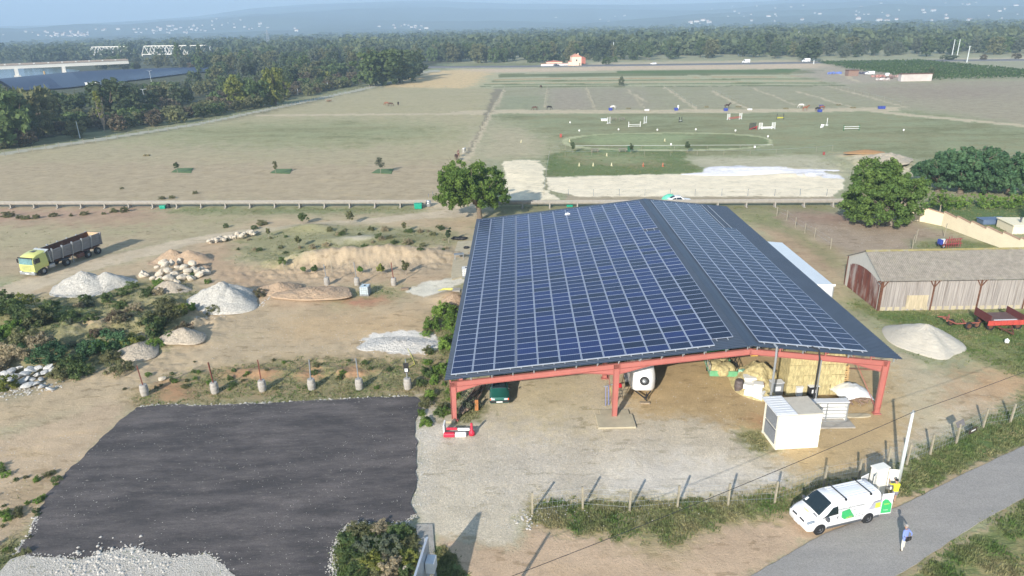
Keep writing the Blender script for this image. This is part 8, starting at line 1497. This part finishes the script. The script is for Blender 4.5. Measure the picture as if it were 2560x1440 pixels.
crate(1695, 272, (.5, .5, 1.2), WHITE, 'white upright barrel beside the lone blue tub', 'barrel', 'barrel'); crate(1617, 277, (1.6, .7, .5), WHITE, 'white bathtub trough on the cross track right of the white horse', 'trough', 'trough'); crate(1874, 275, (1.6, .7, .4), WHITE, 'white bathtub trough at the end of a paddock fence', 'trough', 'trough')
DK = mat('dark_jump', (.05, .055, .05), .6); JR = mat('jump_red', S(206, 60, 60), .5); JY = mat('jump_yellow', S(240, 230, 60), .5); JG = mat('jump_green', S(70, 120, 80), .5)
def wing(e, x, m, h=1.5, w_=.75, lat=True):
    mb = MB()
    for s in (0, 1): mb.box((x+(s-.5)*w_, 0, h/2), (.09, .09, h))
    if lat: [mb.box((x, 0, .3+k*.28), (w_, .05, .12)) for k in range(int(h/.3))]
    mb.box((x-w_/2, 0, .05), (.08, .7, .08)); mb.box((x+w_/2, 0, .05), (.08, .7, .08)); mb.build('wing', m, e)
def jump(px, py, width, wm_, pm, label, h=1.5, lat=True, rz=0., poles=((.5,),), w_=.7, plank=0):
    e = empty('horse_jump', (*G(px, py), 0), rz, label, 'jump'); wing(e, -width/2, wm_, h, w_, lat); wing(e, width/2, wm_, h, w_, lat)
    for (z_,) in poles: mb = MB(); mb.tube([(-width/2, 0, z_), (width/2, 0, z_+(.25 if pm is JR else 0))], .07, 6); mb.build('pole', pm, e)
    if plank: mb = MB(); mb.box((0, 0, plank), (width-.4, .06, .5)); mb.build('plank', pm, e)
jump(1522, 309, 1.1, WHITE, WHITE, 'pair of narrow white jump stands beside the white water tray', 2.0, False, .8, ((.3,),), .2); jump(1613, 308, 1.1, WHITE, WHITE, 'pair of narrow white jump stands in the middle of the riding field', 2.0, False, .8, ((.3,),), .2); jump(1586, 317, 3.4, WHITE, WHITE, 'low white double rail jump above the oval', 1.5, False, 0, ((.2,), (.7,)), .08); jump(1701, 305, 1.2, DK, WHITE, 'dark and white jump stand right of the middle stands', 1.5, False, .7, ((.5,),), .2)
jump(1836, 299, 3.9, WHITE, JR, 'jump with white lattice wings and sloping red poles', 1.9, True, .15, ((.3,), (.6,)), .8); jump(1950, 298, 2.0, DK, JY, 'jump with dark stands and a yellow pole', 1.7, False, 0, ((.35,), (.55,)), .1); jump(1917, 323, 3.6, WHITE, WHITE, 'jump with white lattice wings and a white plank', 1.8, True, 0, ((.5,),), .9, .45); jump(2067, 313, 1.0, WHITE, WHITE, 'pair of narrow white leaning stands at the right of the riding field', 2.0, False, 1.1, ((.3,),), .2); jump(2128, 326, 4.2, JG, WHITE, 'jump with green stands and short white rails', 1.5, False, 0, ((.5,), (1.0,)), .1)
e = empty('stacked_jump_stands', (*G(1881, 323), 0), .2, 'stack of dark jump stands with red poles beside the oval', 'jump stands'); [wing(e, -.9+.36*k, DK, 1.8, .12, False) for k in range(6)]; mb = MB(); mb.tube([(-1.4, -.8, .1), (1.2, -.6, .9)], .09, 6); mb.tube([(.4, -1.2, .1), (1.0, -.4, .7)], .12, 6); mb.build('red_pole', JR, e)
mb = MB(); mb.add([(0, 0, 0), (1.2, 0, .9), (.9, .3, 0), (.5, .5, 1.)], [(0, 1, 2), (0, 3, 1), (1, 3, 2), (0, 2, 3)]); o = mb.build('white_marker', WHITE); o.location = (*G(2050, 320), 0); tag(o, 'fallen white triangular marker left of the leaning stands', 'marker')
crate(1510, 302, (1.9, 1.2, .6), WHITE, 'white water tray with a bluish shadow beside the jump stands', 'tray', 'water_tray')
for px, py, lab in [(1534, 301, 'left grey bench in the riding field'), (1554, 301, 'right grey bench in the riding field'), (1487, 380, 'left picnic table on the near side of the oval'), (1556, 379, 'right picnic table beside the green box on the oval')]:
    e = empty('picnic_table', (*G(px, py), 0), 0, lab, 'table'); mb = MB(); mb.box((0, 0, .75), (1.9, .75, .06)); mb.build('top', POSTW, e); [MB().box((0, s*.65, .45), (1.9, .28, .05)).build('seat', POSTW, e) for s in (-1, 1)]; [MB().box((s*.7, 0, .37), (.08, 1.2, .74)).build('leg', POSTW, e) for s in (-1, 1)]
crate(1573, 379, (.8, .6, 1.3), mat('dark_green_box', S(60, 120, 84, .6), .5), 'tall dark green box under the young tree at the oval', 'box', 'storage_box'); crate(1402, 343, (.6, .6, .85), mat('barrel_red', S(200, 100, 84, .65), .5), 'red barrel at the left end of the riding oval', 'barrel', 'barrel'); crate(2059, 388, (.4, .4, .6), mat('dull_red', S(190, 90, 84, .6), .6), 'red object at the right end of the light wire fence', 'barrel', 'barrel')
cn = None
def cone(px, py, m, label, grp, h=.75):
    e = empty('traffic_cone', (*G(px, py), 0), 0, label, 'cone', grp); mb = MB(); mb.lathe([(.2, .03), (.04, h)], n=10); mb.build('cone', m, e, True); mb = MB(); mb.box((0, 0, .02), (.45, .45, .05)); mb.build('base', m, e)
OR_ = mat('cone_orange', S(228, 140, 104, .7), .5); PC = mat('cone_pale', S(240, 232, 190), .5)
for px, py, lab in [(1448, 415, 'leftmost pale yellow cone in the green paddock'), (1483, 415, 'second pale yellow cone in the green paddock'), (1529, 415, 'third pale yellow cone in the green paddock'), (1517, 390, 'pale cone behind the fence, above the cone row'), (1662, 353, 'pale cone inside the oval'), (1424, 355, 'white cone on the left bend of the oval'), (1303, 356, 'pale cone on dry grass left of the oval')]: cone(px, py, PC, lab, 'cones in the riding field')
for px, py, lab in [(1608, 416, 'left standing orange cone in the green paddock'), (1657, 416, 'right standing orange cone in the green paddock')]: cone(px, py, OR_, lab, 'cones in the riding field', .85)
for px, py, w_ in [(1448, 333, 0), (1546, 330, 1), (1643, 331, 2), (1739, 330, 3), (1838, 333, 4), (1919, 348, 5), (1425, 312, 6), (1886, 375, 7), (1677, 368, 8), (2258, 332, 9)]:
    e = empty('arena_marker', (*G(px, py), 0), 0, ['leftmost white marker above the oval', 'second white marker above the oval', 'third white marker above the oval', 'fourth white marker above the oval', 'fifth white marker above the oval', 'white marker at the right bend of the oval', 'white marker left of the jump stands', 'white marker at the lower right of the oval', 'white marker inside the lower edge of the oval', 'white marker alone far right of the oval'][w_], 'marker', 'white arena markers'); mb = MB(); mb.box((0, 0, .75), (.38, .1, .45)); mb.build('plate', WHITE, e); mb = MB(); mb.tube([(0, 0, 0), (0, 0, .6)], .035, 5); mb.build('stake', POSTW, e)
for px, py, lab in [(1571, 272, 'hay pile on the cross track right of the white horse'), (1767, 268, 'hay pile before the middle far paddock'), (1846, 268, 'hay pile beside the dark brown horse'), (1963, 272, 'hay pile left of the chestnut horse'), (2096, 263, 'left hay pile of the two near the right blue tubs'), (2134, 270, 'right hay pile of the two near the right blue tubs'), (368, 389, 'dark dung pile in the left field above the squares')]:
    mb = MB(); [mb.blob((rg.uniform(-.7, .7), rg.uniform(-.3, .3), .15), (.5, .4, .25), k+3, 1, .3) for k in range(4)]; o = mb.build('hay_pile', mat('old_hay', S(130, 122, 88), .95, var=.3), None, True); o.location = (*G(px, py), 0); tag(o, lab, 'hay pile')
e = empty('hay_rack', (*G(823, 254), 0), .1, 'round rail hay rack in the left field beside the track', 'hay rack'); mb = MB(); [mb.bar((-1.5+.75*k, s*.8, 0), (-1.5+.75*k, s*.8, 1.2), .08) for k in range(5) for s in (-1, 1)]; [mb.bar((-1.5, s*.8, z_), (1.5, s*.8, z_), .07) for s in (-1, 1) for z_ in (.6, 1.15)]; mb.build('rails', POSTW, e); mb = MB(); mb.blob((0, 0, .4), (1.2, .6, .4), 4, 2, .2); mb.build('hay', mat('brown_hay', S(150, 110, 86), .95), e, True)
# ------------------------------------------------------------------ air
def haze():
    b = MB(); b.box((0, 5200, 399.), (26000, 13000, 800)); o = b.build('haze', [], None)
    m = bpy.data.materials.new('hazy_air'); m.use_nodes = True; nt = m.node_tree; nt.nodes.clear()
    ou = node(nt, 'ShaderNodeOutputMaterial'); v = node(nt, 'ShaderNodeVolumePrincipled')
    v.inputs['Color'].default_value = (.56, .76, 1., 1); v.inputs['Density'].default_value = HAZE; v.inputs['Anisotropy'].default_value = 0.
    nt.links.new(v.outputs[0], ou.inputs['Volume']); o.data.materials.clear(); o.data.materials.append(m); o['kind'] = 'stuff'
HAZE = 3.1e-4
haze()
